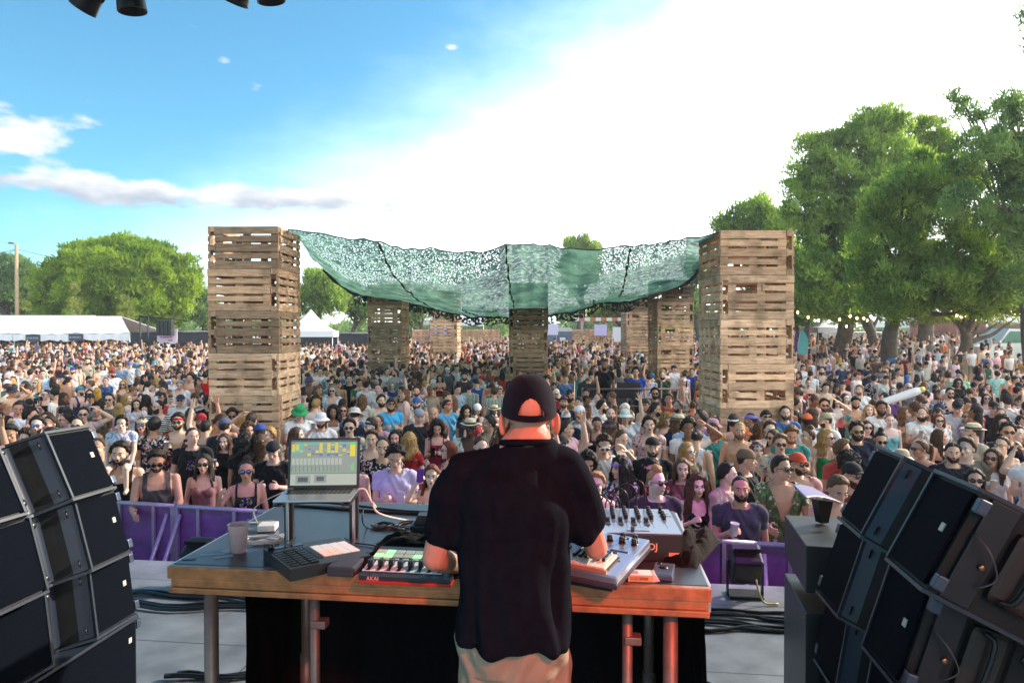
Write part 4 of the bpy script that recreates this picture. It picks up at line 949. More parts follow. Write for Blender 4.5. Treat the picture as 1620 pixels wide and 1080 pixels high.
# ------------------------------------------------------------------ the crowd
# x, y of the head in the photo ; sex pose head-turn ; body yaw ; top:colour ; hair:colour ; extras ; skin | label
CROWD = '''
323,733;fd0;0;strap:#8d5f62;long2:d;shades;2|woman in mauve camisole and round sunglasses at the left barrier
390,744;fn0;5;tank:#17181d*print;bun:d;mirror;3|woman with topknot, blue mirrored sunglasses and black sleeveless top raising her hand
248,742;ml3;10;tank:#4a4348;short2:d;shades+stub;3|man in charcoal tank top bowing over the left barrier
190,718;md0;0;tank:#191b22;mess:d;stub;2|bearded man in black tank carrying the child on his shoulders
305,690;md1;0;tee:#14161d*print;buzz:d;-;2|stern short-haired man in black tee with small chest print
356,698;fc0;-8;tee:#15151b;long2:b;-;1|smiling long-haired woman in black top holding a white cup
433,712;mp3;-5;tee:#15161b;buzz:d;capback:#161a26;2|young man in navy backwards cap and silver neck chain looking down
387,702;fd0;180;tee:#23202a;curly:k;-;3|person with round black curly hair seen from behind
412,700;fd0;170;strap:#caa58c;long:b;headband:#d8dce4;2|woman with white visor and brown hair, turned to the field
244,674;md0;175;tee:#1c1a22*floral_white;short2:k;-;3|man with black hair in pink leaf print shirt, back to stage
282,667;mc0;0;shirt:#1d1a2c*floral_red;mess:d;headband:#b8202c+shades+stub;2|man with red bandana, sunglasses and open floral shirt
303,655;fd1;0;strap:#2a2224;long2:b;glasses;1|long-haired woman with glasses looking right beside the red bandana
225,672;md0;0;tee:#2c6b4a;long:d;capback:#c8b89c+mirror+must;2|moustached long-haired man with cream backwards cap and blue sunglasses
251,643;md2;-15;shirt:#241f22*stripe_h;buzz:d;glasses+full;2|shaven-headed bearded man with glasses looking left, dark ethnic shirt
286,633;md0;0;tee:#e4e2e0;short:d;cap:#1f3553+shades;2|man in navy cap and sunglasses with plain white tee
285,609;md3;0;shirt:#dcdde2;mess:g;-;2|grey-haired man in white button shirt bowing his head
300,598;mk0;0;bare;short2:k;-;3|shirtless dark-haired man drinking from a white cup
325,594;md0;178;tank:#c3202b;short:k;-;3|man in bright red tank seen from behind by the left tower
347,615;md2;-20;tee:#1d3636;short2:k;on_head;1|tall man in dark green tee looking left, sunglasses on head
331,636;md1;25;tee:#15161d;mess:d;full+shades;2|bearded man in black tee with pink lanyard facing right
370,637;fd0;5;strap:#b9a08e;bob:y;shades;2|pale blonde woman in sunglasses beside the green tee man
367,658;mo0;10;tee:#5a2230;curlytop:k;full+shades;4|dark-skinned bearded man in maroon tee shading his face
398,627;fc0;0;shirt:#e3e4e8;bun:d;-;3|woman with tied hair in open white shirt holding a cup
415,650;fk4;-10;tank:#cdbfae;lowbun:b;-;3|woman tipping her chin up with a can near her mouth
433,652;fd0;0;tank:#e6e4e2;bun:y;-;1|blonde woman with topknot in white tank top
411,684;md0;180;tee:#2a3140;short:d;cap:#24418a;2|man in royal blue cap turned away, near the laptop
426,688;fd2;-10;tee:#b3a488;mess:y;-;1|person with messy sandy curls beside the laptop screen
355,674;md0;165;tee:#1d2431;short:d;cap:#4b536f;2|man in slate-blue cap with navy tee, back turned
418,636;fd0;0;tee:#2a2426;curly:k;white_shades;3|woman with black curls and round white-rimmed sunglasses
458,616;md0;0;shirt:#2e9a83*floral_blue;wavy:b;must;2|moustached man in teal tropical shirt by the left tower
480,627;md0;10;shirt:#7f8896;short:d;capback:#1a1b20;1|young man with black backwards cap and grey open jacket
490,603;md0;0;shirt:#3a3033;short:k;bucket:#51506e+shades;4|man in purple-grey bucket hat and sunglasses, open shirt
507,588;md0;0;tee:#e8e6e3*print;short:d;glasses;2|man with glasses and white tee printed with small squares
499,635;fd0;0;strap:#2b3f7a;curly:d;-;3|woman with dark curls between grey jacket and sunglasses man
526,618;md0;0;shirt:#cfd7e2;short2:g;shades;2|silver-blond man in sunglasses and open pale shirt
542,638;fd4;0;strap:#4a3a38;lowbun:d;-;2|smiling woman with hair tied back, face tipped up
553,600;md0;0;tee:#181d2b;short:k;-;2|tall dark-haired man in navy tee left of the black cap
474,652;mp3;10;tee:#ecebea;short:d;bucket:#2f9a5c;2|man in green bucket hat and white tee looking down
508,665;mk0;0;tee:#e9e7e8;short:d;bucket:#e6dfe2+stub;2|man in white bucket hat drinking, just above the laptop
527,652;fd0;5;tank:#ded6d0;curly:k;-;4|dark-skinned woman with black curls above the laptop
544,649;fd0;0;tee:#6a5c55;long:b;shades;2|small woman in sunglasses behind the dark-curled woman
561,658;md3;170;tee:#1c2335;short:d;bucket:#d5c9c6;2|person in pale floral bucket hat with head lowered
579,610;md0;180;tee:#dcdce0;short:k;cap:#17181c;2|man in plain black cap and white tee, backpack, from behind
573,632;fd0;180;tee:#d9d6d2*stripe_h;wavy:l;-;1|woman with long light brown hair and zebra-striped top from behind
598,615;md0;0;tee:#d4d2cf;buzz:d;-;2|short-haired man with raised chin beside the backpack man
603,634;md1;0;shirt:#cfc6b4;short2:d;full;2|bearded man in cream open shirt looking right
618,640;mp3;10;tee:#4aa8d8;short:k;full+on_head;3|bearded man in sky-blue tee with backpack straps
621,611;fd0;0;tee:#3a4a86;bob:g;glasses;1|grey-haired woman with glasses in blue top
635,628;fd4;0;strap:#caa7c6;wavy:y;mirror;2|blonde woman with mirrored sunglasses, lilac top
613,588;md1;0;tee:#e6e4e2*print;short:d;-;2|man in white tee with dark photo print, mid crowd
625,590;md2;-20;tank:#8fb9b4;lowbun:d;stub;2|man with tied-up hair in mint tank top
659,619;md0;0;shirt:#50606a*floral_white;short2:b;stub;2|smiling man in grey leaf shirt behind the blue cap
659,638;md0;0;tank:#d8d7d6;short:d;cap:#2757a6+full;2|bearded man in bright blue cap and white tank
662,657;md3;15;tee:#1d2028;short:d;capback:#8d919d;2|man with grey and navy cap, looking down, denim bag
553,676;md0;0;shirt:#d9cfae*floral_blue;short2:k;shades+must;2|moustached man in aviator sunglasses with open patterned shirt
587,674;md2;-20;tee:#2c4a63;short:d;headband:#3d3f5c+white_shades;1|man in white sport sunglasses and paisley bandana
588,695;mw0;0;shirt:#1a1c3c*floral_white;short2:b;-;2|man hiding his face behind a raised palm, navy floral shirt
606,708;md0;0;tee:#191a26*floral_white;reced:b;-;2|man with slicked-back brown hair beside the raised palm
625,693;fd0;0;tee:#20202a;bob:k;-;2|laughing woman with black bob behind the lilac tee man
647,698;fd0;165;tee:#a8242c;wavy:y;-;1|woman in red with long blonde hair, turned away
626,722;mp3;0;tee:#c8bce0;curlytop:k;-;2|man in lilac tee looking down at his white phone
683,752;fh0;0;strap:#3b2030;long:r;-;1|red-haired woman holding up a purple phone case
711,712;fn0;-70;tee:#c8402f*floral_white;long:r;glasses;1|woman with brown-to-pink hair in bright abstract blouse
692,676;fp3;0;tank:#7c1838;curly:d;-;2|curly dark-haired woman in crimson tank reading her phone
744,676;md0;0;shirt:#dcdcd8*floral_green;buzz:k;straw+shades;5|smiling dark-skinned man in straw hat and white patterned shirt
759,705;md3;15;tee:#b9a9c9;reced:b;-;1|balding man looking down just left of the performer
774,670;md2;-40;tank:#6a4a42;short:k;-;3|short-haired man in tank top seen in profile by the straw hat
755,648;fd3;0;tank:#e9e5e0;long2:l;beanie:#e4e2df;2|laughing woman with white cap and long light hair
738,652;ff1;-10;tee:#3a3a44;curly:k;-;3|laughing woman with short black curls covering her mouth
782,650;fd0;5;strap:#e4ddd4;bob:d;straw;1|smiling woman in cream straw hat beside the performer's shoulder
707,642;md1;25;tee:#5aa5d0;short:k;headband:#c4222f;3|man in light blue tee with red headscarf
716,634;fd2;-15;tank:#e8e6e2;long2:l;-;1|woman with long light hair in white tank, centre
686,655;md0;0;tee:#6b3d32;ring:g;-;3|older reddish-faced bald man behind the crimson tank woman
683,620;fd3;0;strap:#e6e3de;lowbun:k;-;1|pale woman with black tied hair and white slip top
696,598;fp3;0;strap:#b0202f;long2:d;-;2|woman with long dark hair in red dress, mid crowd
723,616;md3;30;tee:#a8c0dc;short:k;-;2|man in pale blue shirt bending his head
742,613;md0;175;shirt:#3f6a4c*stripe_v;short:d;-;2|man in green and white striped shirt from behind
754,606;md3;-140;tee:#1f4fa0;short:d;-;2|man in royal blue shirt turned away
763,600;md2;-60;tee:#d8d2cb;short:d;cap:#b8222d;2|man in bright red cap looking left, mid crowd
735,595;md0;0;tee:#463f44;short2:k;full+on_head;2|bearded man with sunglasses pushed on his forehead
782,620;md0;178;shirt:#2f5f48*stripe_v;short:b;-;2|second striped-shirt man, nearer the performer's cap
791,616;fd4;0;tee:#b9a39b;lowbun:b;shades;2|woman in sunglasses tipping her face up near the cap
708,586;md1;0;tee:#56606e;short:d;capback:#d8d4cf;2|man with white backwards cap and slate tee
758,586;md0;-30;tee:#8d929b;short:k;-;3|short-haired man in grey tee looking left
806,584;md2;-20;tee:#d2c088;short:d;-;2|crew-cut man in pale yellow tee by the central tower
28,645;mp3;20;tee:#dcdbe6;buzz:d;-;3|close-cropped man in white tee bent over his phone
12,668;fd1;40;shirt:#cfd0b4*floral_green;long:k;-;2|woman with long black hair at the left picture edge
18,684;ml3;0;tank:#c9262c;short2:k;-;3|dark-haired man with red straps bowing over, far left
18,620;mo0;60;bare;short:d;bucket:#20212e;3|tanned shirtless man in black bucket hat, far left
59,607;fc4;-20;tank:#1d1c22;wavy:y;shades;1|blonde woman in sunglasses holding beer, black top
74,624;fc2;-10;tank:#15171f;short:d;headband:#e2e2e4+shades;2|woman in white bandana, black vest and denim shorts
68,592;mh0;10;tee:#a9c3e2;short:k;-;2|man in light blue tee lifting his phone overhead
32,583;fd2;-10;tank:#e6e2df;lowbun:b;-;3|woman with fringe and white tank by the left edge
48,590;md0;160;tee:#e2dfdc;short:k;-;2|black-haired man in white tee, back turned, left
108,602;md0;150;bare;short:k;capback:#15171d;3|shirtless man with black backwards cap turned away
126,618;md1;50;tank:#33365e;short:d;capback:#2f8c9c+stub;2|man with teal backwards cap in navy tank, profile
115,586;md0;0;tank:#e6e4e4;short:d;cap:#2c3c8a+stub;2|bearded man in blue cap and white vest, left
142,623;fd0;10;strap:#a01c3e;long:d;shades;2|woman in sunglasses and crimson top, left
167,603;fd0;0;tee:#33517f;lowbun:d;-;3|woman with tied dark hair in blue off-shoulder top
173,632;md0;0;tee:#5e5c48;short:d;shades;2|round-faced man in sunglasses and olive tee, left
195,608;fd0;0;strap:#6b4a3a;wavy:y;shades;2|woman with wavy blonde hair and sunglasses, left
200,631;fd1;50;tank:#8c8a92;bob:y;-;1|woman with blonde bob seen in profile, left
216,640;ff0;10;tee:#e0dae6;long:k;-;2|woman in white tee touching her ear, dark hair
231,632;fd0;-100;tank:#3a3238;long2:d;-;2|woman with very straight long dark hair, side view
178,591;md1;20;tee:#e0e2e8;short:d;cap:#8e1f36+full;2|bearded man in dark red cap and white shirt
190,579;md0;0;tee:#7a8ba8;bald:d;shades;3|bald man in sunglasses and pale checked shirt
206,577;md3;0;tee:#d8dade;short:d;cap:#5d6f98;2|man in blue-grey cap looking down, left crowd
163,580;fd0;0;tee:#eae6e4;long:b;shades;2|woman in sunglasses and white V-neck, left crowd
139,571;md0;0;shirt:#b9b3a0*floral_green;short:d;headband:#e4e2df+full;2|man with white headband and open patterned shirt
94,567;fd0;0;tank:#3a2c3a;long2:k;-;3|smiling woman with long black hair, far left crowd
105,664;fd2;-35;tank:#e5e3e1;pony:d;shades;2|woman in sunglasses with ponytail above the left loudspeaker
132,655;mo0;10;tee:#b9a2a2;short:d;shades;2|man with raised hand and lime wristband, left
123,673;md0;0;tee:#d5cfc8;reced:d;shades;2|slick-haired man in sunglasses above the left loudspeaker
154,648;md0;0;tee:#4a443c;curlytop:k;-;3|man with black curls beside the wristband arm
241,612;fp3;0;tee:#d8d3d6;mess:l;-;2|light-haired woman looking down near the grey-haired man
468,688;fd1;60;tee:#6b5c62;long:b;-;1|brown-haired woman in profile at the laptop's upper left
892,637;md4;0;tee:#1b1f2c;short:d;wide:#4a2028+stub;2|man tilting his head back under a wide maroon hat
895,662;md0;170;tee:#273049;short:d;beanie:#e2e0e0;2|person in white cap just right of the performer's head
895,678;md1;45;tee:#d8aab6;short:d;on_head;2|man in pink tee in profile with sunglasses on head
889,704;mr4;0;tee:#e3c9d2;short:d;cap:#25262f+mirror;2|man in black cap and blue sunglasses, fist raised
944,670;fd3;0;tank:#1c1b22;lowbun:k;-;3|dark-haired woman looking down in black tank
964,677;fd0;175;strap:#1c1a1e;wavy:l;bucket:#2b2636;2|woman in fruit-pattern bucket hat seen from behind
955,703;mm3;0;tee:#e9e7ea;mess:d;mask;2|man in silver goggle mask and white tee, hands up
989,659;mr0;0;tee:#d2dbe4;short:d;bucket:#d6e2d8;2|man in pale bucket hat raising one arm high
952,643;md1;40;tee:#c9c8cc;mess:k;full;2|black-bearded man with backpack looking right
946,631;md2;-10;tee:#dfe0e2;reced:d;-;2|man with receding hair in white tee, right of the cap
964,627;fd2;40;tank:#e2ddd8;lowbun:d;scarf:#b23a34;2|woman with red patterned headscarf in white vest
989,614;md0;0;shirt:#333a48;short:k;-;3|frowning man in dark denim shirt, mid right
952,598;md0;0;tee:#d9bcd0;short2:d;shades+full;2|bearded man in sunglasses and pink shirt with strap
895,599;md3;0;tee:#5b7fb6;short:l;-;2|smiling man with light hair and blue collar
918,595;md0;0;tee:#2b2a30;short2:k;shades;3|man with dark sunglasses left of the pink shirt
1010,607;md1;45;tee:#cfc8bf;short:d;stub;3|bearded short-haired man in profile, mid right
1027,597;md0;178;tee:#a9c6e2*floral_red;short:d;-;2|man in pale blue shirt with red flowers from behind
1036,622;md0;0;tee:#5c5d64;short2:k;shades+full;3|bearded man in sunglasses and grey tee, mid right
1058,632;mr0;-10;tee:#c24a22;short:d;-;3|man in orange top with yellow towel, palm raised
1036,648;md1;45;tee:#b5aca0;short:k;stub;3|dark-haired bearded man in profile behind the wavy-haired one
1073,643;md2;-25;tank:#bcd6da;reced:d;stub;2|smiling man with thin hair and pale blue vest
1054,664;fd3;10;strap:#3a2a28;curly:y;-;2|woman with short blonde curls, black straps
1027,672;md0;0;shirt:#d9c7c6*floral_red;curlytop:d;must;2|wavy-haired man in red and white abstract shirt
1073,668;md1;30;tee:#1b2747;wavy:l;straw+stub;2|man with straw hat and long fair hair, navy tee
1032,707;md0;0;tee:#181a20;short:d;capback:#15151a+stub;2|man in black tee with black backwards cap and stubble
1087,714;fd1;15;tee:#6c6455;long2:y;glasses;1|blonde woman with glasses and olive top smiling
1048,594;md0;0;tee:#28442f;ring:d;full;2|bald man with dark beard in bottle-green tee
1066,583;md1;30;tee:#dfe0e4;short:d;cap:#1c2440;2|man in navy baseball cap and white tee, mid right
1082,604;fd0;0;tank:#d8d8d6;long:d;cap:#e4e3e2;2|woman in white baseball cap beside the right tower
1095,588;md0;-20;tee:#26448e;short:k;-;3|man in cobalt tee left of the right tower
944,766;fw0;-10;strap:#c9b4c0;short2:y;-;1|short-haired blonde woman waving an open palm behind the mixer
982,740;fd2;-25;tee:#33284a*floral_white;bigmane:k;flowers:#9c7fd2;2|woman with purple flower crown and black curls
1030,744;fd0;0;tee:#1b1418*floral_red;bigmane:k;flowers:#e0a0ae+shades;2|woman with pink flower crown, sunglasses and red floral top
1038,786;md1;5;tee:#3a3440;under:y;shades;1|person with shaved sides, blond knot and sunglasses at the mixer
1103,768;fc0;8;strap:#131318;bigmane:b;-;1|woman with very long loose brown hair in black camisole
1079,741;fd0;0;tee:#8b5a60;long:l;-;1|small-faced woman with plaits behind the long-haired woman
1149,750;md1;45;tee:#b3a294;short:k;-;1|young man in beige tee looking sharply right
1101,694;md3;150;tank:#e4e2e4;lowbun:d;-;2|man with small bun in white sleeveless top, back turned
1110,662;md2;-60;tee:#dba3b8;short2:d;glasses;2|man in pink tee with glasses looking left
1144,653;md0;165;tee:#e5e4e4;short:d;bucket:#1e2a52;2|man in navy bucket hat and white tee from behind
1170,681;md0;-5;bare;buzz:y;stub;3|shirtless blond-cropped man with black scarf round his neck
1188,664;fd2;-60;tee:#15151a;lowbun:d;scarf:#7a78c4;3|woman with violet headscarf and black tee in profile
1242,653;md0;0;tee:#4373b4;short:d;stub;2|smiling man in blue tee at the foot of the right tower
1223,692;fd2;-20;tank:#a9a0a8;long:d;shades;2|pale woman in big sunglasses looking left
1277,666;md0;170;tee:#e6e4e2;short:k;cap:#e2683c;5|man in orange cap and white shirt seen from behind
1307,665;md2;-50;tee:#e4e4e6;short:d;cap:#9a9378+stub;2|bearded man in khaki and black cap, white tee
1234,702;md0;0;shirt:#d9c9a0*floral_blue;short2:l;shades+must;2|man with swept-back fair hair in yellow floral shirt
1179,727;md1;45;tee:#191a20;short:d;beanie:#7c6350;2|man in brown beanie and black tee in profile
1197,712;fd0;10;band:#6a1c2c;long2:r;white_on_head;1|redhead in maroon crop top with white sunglasses on head
1236,740;ml1;5;shirt:#5b6b4a*floral_green;short:d;shades;2|man in sunglasses and green leaf shirt leaning on the barrier
1262,733;mc1;0;shirt:#dfa9a8;short:d;cap:#d9573c+shades+stub;2|man in coral cap, sunglasses and pink shirt holding a cup
1307,692;fd1;20;strap:#1d8a4e;wavy:y;shades;1|blonde woman in sunglasses and green top
1279,690;fd2;-40;tank:#c9b5a5;bun:b;-;2|girl with messy bun in profile below the orange cap
1332,712;md1;30;tee:#c9514c;short2:l;shades;3|man in coral-red tee looking down to the right
1171,777;mc0;0;tee:#3b3f48;buzz:k;stub;3|bearded man in dark grey tee holding a pale cup at the barrier
1323,782;ml3;10;tank:#c98a3c;short:l;-;2|person bending low in coral and yellow near the right loudspeaker
1355,682;md0;5;tee:#1a2036;mess:k;shades+full;3|black-bearded man in sunglasses and navy tee
1372,676;fd0;0;tee:#2b2830;long:d;shades;2|dark-haired woman in round sunglasses behind the navy tee
1392,694;fd3;0;tank:#d58f9a;bun:k;shades;2|woman with black topknot, sunglasses and pink vest
1407,665;fd0;0;strap:#74bcc6;lowbun:l;-;1|woman in turquoise vest with hair tied back
1375,650;fd4;0;tank:#8ccfcd;wavy:y;-;1|smiling blonde woman in aqua scarf, right
1394,646;md0;0;tee:#e4e4e4;short2:k;full;4|broadly smiling bearded man in white tee, right
1459,655;mc2;0;tee:#e9e8e4*print;reced:k;full;2|bearded man in printed white tee with crossbody strap
1485,665;fd0;0;tee:#dcd8d8;bob:r;shades;2|woman with auburn fringe bob and sunglasses
1431,653;fc1;20;tank:#b49e84;wavy:l;-;2|curly light-haired woman in beige with a cup
1485,690;fd1;50;tank:#1f1e26;long:b;-;2|brown-haired woman in black V-neck looking right
1457,710;fd2;-40;strap:#d6c4a8;pony:b;shades;3|woman in sunglasses with beige top behind the loudspeaker
1507,716;md0;-5;tee:#1f222e;short:k;stub;2|solid man with short black hair in dark navy tee
1529,709;md2;-10;tee:#777468;short2:b;-;1|brown-haired man in grey-green tee, right
1540,684;md2;-60;tee:#c5bba6;short:d;straw+full;2|bearded man with straw boater in profile, beige tee
1570,724;fc2;0;tee:#e7e5ea;long2:b;shades;2|woman in sunglasses and white tee with cup, far right
1541,758;fk0;-5;tee:#2a2328;long:k;shades;2|dark-haired woman in sunglasses with hand at her mouth, nearest right
1348,751;md1;0;tee:#7e4a50;short:d;cap:#23252c+shades+stub;2|man in black cap with green badge beside the right loudspeaker
1342,733;fd0;170;tee:#55282c;afro:k;-;4|person with big black curly hair behind the black cap
1585,704;fd2;-10;strap:#17171d;lowbun:k;glasses;2|woman with glasses and black strappy top, far right
1594,683;mf0;-5;tee:#1b2033;mess:k;shades;3|man in sunglasses and navy tee touching his nose
1585,669;fd0;0;tee:#20202a;curly:d;-;2|woman with dark curls in black, far right
1583,655;fo0;-5;tank:#e3dfdc;lowbun:b;shades;2|woman in sunglasses with hand on her head, far right
1533,659;fd2;-35;tee:#c9a9c0*floral_blue;wavy:y;shades;2|blonde woman in sunglasses and floral shirt looking left
1515,644;md3;-20;tee:#dfe3ea;short:d;cap:#15171f;2|man in black cap and white tee, head lowered
1279,606;fx0;0;band:#17171c;bun:d;-;2|woman in black bandeau and shorts with crossed arms
1306,613;md3;0;bare;short2:d;-;2|smiling shirtless man right of the near tower
1304,641;mo0;0;tee:#e4e2de*print;short2:k;shades+stub;3|man in sunglasses with hand behind his head
1300,587;md4;0;shirt:#574c3c*floral_white;buzz:b;full;2|bearded man in camouflage shirt, chin raised
1325,636;fd3;-5;strap:#e0526a;long2:k;-;1|black-haired woman in bright pink top
1337,630;fd1;0;tee:#c9a59a;long:b;-;1|brown-haired woman peeking over the pink top
1353,636;mp3;0;shirt:#4a9aa0*floral_white;short2:k;full;3|man in teal floral shirt looking down
1360,617;md2;-10;tee:#e2e1df;short:l;stub;2|fair bearded man in loose white tee, right
1413,620;fd4;0;strap:#76569a;long:b;mirror;2|woman in mirrored blue sunglasses by the inflatable stick
1371,578;mc1;30;tee:#1d2540;short:k;full;3|man in navy V-neck standing side-on, right
1382,600;md0;175;shirt:#1c1e26*floral_white;short:d;wide:#17181d;2|man in black brimmed hat and black shirt
1331,578;md1;40;tee:#2b3550;short:d;capback:#e0a72c;2|person in yellow backwards cap, right
1260,638;fd1;70;tee:#18171b;pony:k;-;3|black-haired woman in profile by the right tower
1402,600;md0;0;tee:#d9d4cb;short:d;cap:#1f1e22;2|man in black and yellow cap, right crowd
1355,594;md1;50;tee:#d9c9c0;short:d;cap:#7a2038;2|man in maroon cap in profile, right crowd
1282,592;md0;175;tee:#e6e5e3;short:d;capback:#1a1b1f;2|man with black cap and white tee from behind, by the tower
1325,612;fd1;60;strap:#c02c34;wavy:d;-;2|brown-haired woman in profile with red strap
1437,613;md0;0;tee:#64676e;bald:d;shades;2|bald man in sunglasses and grey tee behind the inflatable
1503,622;md0;0;shirt:#16181f*floral_white;short2:d;shades+stub;2|man in sunglasses and black and white leaf shirt
1516,606;fd0;0;tee:#2a2226;curly:k;shades;3|curly black-haired woman in sunglasses, right
1560,630;fd0;0;tank:#e9e7ec;long:d;shades;2|woman in sunglasses and white tank, right crowd
1562,613;fd0;0;tank:#17161a;long2:r;-;2|woman with long auburn hair and black top, right
1553,612;fd0;20;strap:#5b2d8c;lowbun:k;-;3|woman in violet top with raised elbow, right
1572,645;md0;0;tee:#1b1d27;short:k;cap:#1a1c24+shades;2|man in black cap and sunglasses, far right crowd
1594,634;md0;175;tee:#e2e2e4;short2:d;-;2|dark-haired man in white tee from behind, far right
1578,592;md0;178;tee:#9fd9cf;short:k;-;2|man in mint green tee from behind, far right
1594,599;fd0;160;dress:#e07a1e;lowbun:d;-;2|woman in orange dress, far right
1546,578;fd0;178;band:#d87a8c;long2:k;-;3|woman in pink bandeau and denim shorts from behind
1500,591;fd0;165;tank:#d8d5ce;long:b;-;2|woman in white summer dress from behind, right
1519,595;md2;-20;tee:#a4dcae;short2:d;glasses;2|man with glasses in pale green tee, right
1516,640;md2;0;tee:#3a3c44;short:k;beanie:#1a1b20;2|person in dark beanie beside the leaf shirt, right
'''
SKIN = {'1': '#ebc9b8', '2': '#deb29c', '3': '#c8977c', '4': '#8f6248', '5': '#4c3022'}
HCOL = {'k': '#171313', 'd': '#2a1d17', 'b': '#4a3020', 'l': '#6b4d33', 'y': '#a5824f', 'g': '#8d8a86', 'r': '#6e3220'}
PZ = {'d': ('down', 'down2'), 'c': ('down', 'cup'), 'x': ('cross', 'cross'), 'r': ('raise', 'down'), 'p': ('phone', 'phone'), 'n': ('down2', 'dance'), 'f': ('face', 'down'), 'w': ('down', 'wave'),
      'l': ('lean', 'lean'), 'k': ('down2', 'drink'), 'o': ('onhead', 'down'), 'm': ('mask', 'mask'), 'h': ('hold', 'hold')}
HD = {'0': (0, 0), '1': (32, 0), '2': (-32, 0), '3': (4, 24), '4': (-6, -16)}
def get_body(key):
    if key in BODIES: return BODIES[key]
    a = PZ[key[1]]; h = HD[key[2]]
    return body(key, key[0] == 'f', a[0], a[1], h[0], h[1], vox=.0082, palmR=(0,-1,0) if key[1] == 'w' else None)
JEAN = ['#2b3a58', '#1a1b22', '#5b7596', '#8a8072', '#3a3a40', '#c9c2b4', '#22262e']
PEOPLE = []
def dress(o, B, top, tc, hair, hc, acc, r):
    fab = 'plain'
    if '*' in tc: tc, fab = tc.split('*')
    if top != 'bare':
        nm = {'tee': 't_shirt', 'shirt': 'shirt', 'tank': 'tank_top', 'strap': 'camisole', 'crop': 'crop_top', 'band': 'bandeau', 'dress': 'dress', 'longtee': 'sweater'}[top]
        put(nm, cloth(top, B), FAB[fab], o, None, srgb(tc))
    if top != 'dress':
        lo = 'shorts' if r.random() < .6 else 'trousers'; put(lo, cloth(lo, B), FAB['plain'], o, None, srgb(r.choice(JEAN)))
    HM = B['HM']
    hats = [a for a in acc if a.split(':')[0] in ('cap', 'capback', 'beanie', 'bucket', 'straw', 'wide', 'scarf')]
    hk = hair
    if hair != 'bald':
        if hats and hair in ('mess', 'curlytop', 'short2', 'afro', 'short'): hk = 'buzz'
        if hats and hair in ('bun',): hk = 'lowbun'
        put('hair', HAIR[hk], hairm, o, HM, srgb(HCOL[hc]))
    for a in acc:
        k, *c = a.split(':')
        if k == '-': continue
        if k in BEARD: put('beard' if k != 'must' else 'moustache', BEARD[k], hairm, o, HM, srgb(HCOL[hc] if hc != 'y' else HCOL['l'])); continue
        nm = {'cap': 'cap', 'capback': 'cap', 'beanie': 'beanie', 'bucket': 'bucket_hat', 'straw': 'straw_hat', 'wide': 'brimmed_hat', 'headband': 'headband', 'scarf': 'headscarf', 'flowers': 'flower_crown', 'headphones': 'headphones',
              'mask': 'goggle_mask', 'glasses': 'glasses'}.get(k, 'sunglasses')
        put(nm, HATS[k], None, o, HM, srgb(c[0]) if c else (.6, .5, .35))
def put(name, me, m, parent, M, color):
    if m is not None and len(me.materials) and me.materials[0] is not m:
        me = variant(me, m)
    elif m is not None and not len(me.materials): me.materials.append(m)
    return link(name, me, None, parent, M, color=color)
VAR = {}
def variant(me, m):
    k = (me.name, m.name)
    if k not in VAR: c = me.copy(); c.materials.clear(); c.materials.append(m); VAR[k] = c
    return VAR[k]
def person(px, py, key, yaw, top, tc, hair, hc, acc, skin, label, scale=None, pos=None, group='people in the crowd'):
    r = random.Random(int(px*7+py*13)); B = get_body(key); f = key[0] == 'f'
    s = scale or ((.95 if f else 1.0)*r.uniform(.975, 1.035))
    hz = B['HM'].translation.z
    if pos is None:
        D = 12.
        for _ in range(12):
            gz = ground_z((px-810)/F*D, D); 
            q = G(px, py, gz+hz*s); D = max(6, min(70, q.y))
        p = U(px, py, D); by = 6.6 - .225*p.x + .36
        if p.y < by: D = by; p = U(px, py, D)
        x, y = p.x, p.y
    else: x, y = pos
    gz = ground_z(x, y); th = math.atan2(x, y)   # face the stage: turn towards the camera side a little
    o = link('person', B['me'], None, None, T(x, y, gz, 0, 0, R(yaw) - th*.55, s), color=tuple(c*r.uniform(.92, 1.06) for c in srgb(SKIN[skin])), label=label, category='person', group=group)
    dress(o, B, top, tc, hair, hc, acc, r); PEOPLE.append((x, y, px, py, label, o, B, s)); return o
for ln in CROWD.strip().split('\n'):
    a, lb = ln.split('|'); xy, key, yaw, top, hair, acc, skin = a.split(';'); x, y = map(float, xy.split(','))
    t, _, tc = top.partition(':'); h, _, hc = hair.partition(':')
    person(x, y, key, float(yaw), t, tc or '#888888', h, hc, acc.split('+'), skin, lb)
# keep people at least a shoulder's depth apart
MAIN = {p[4]: p for p in PEOPLE}
# child on the shoulders of the man in black
def child():
    p = MAIN['bearded man in black tank carrying the child on his shoulders']; x, y = p[0], p[1]
    B = body('child', False, 'knees', 'knees', 8, 6, legs='sit', vox=.0085)
    s = .66; th = math.atan2(x, y); o = p[5]; W = o.matrix_basis
    q = W @ Vector((0, .085, 1.475)); hipz = .86*s
    c = link('person', B['me'], None, None, T(q.x, q.y, q.z-hipz, 0, 0, -th*.5, s), color=srgb(SKIN['1']), label='smiling child in tie-dye tee and ear defenders riding on shoulders', category='child')
    tm = FAB['floral_blue']; put('t_shirt', cloth('tee', B), tm, c, None, srgb('#cdd6ea')); put('shorts', cloth('shorts', B), FAB['plain'], c, None, srgb('#4a5a78'))
    put('hair', HAIR['mess'], hairm, c, B['HM'], srgb(HCOL['d'])); put('headphones', HATS['headphones'], None, c, B['HM'], (0, 0, 0))
child()
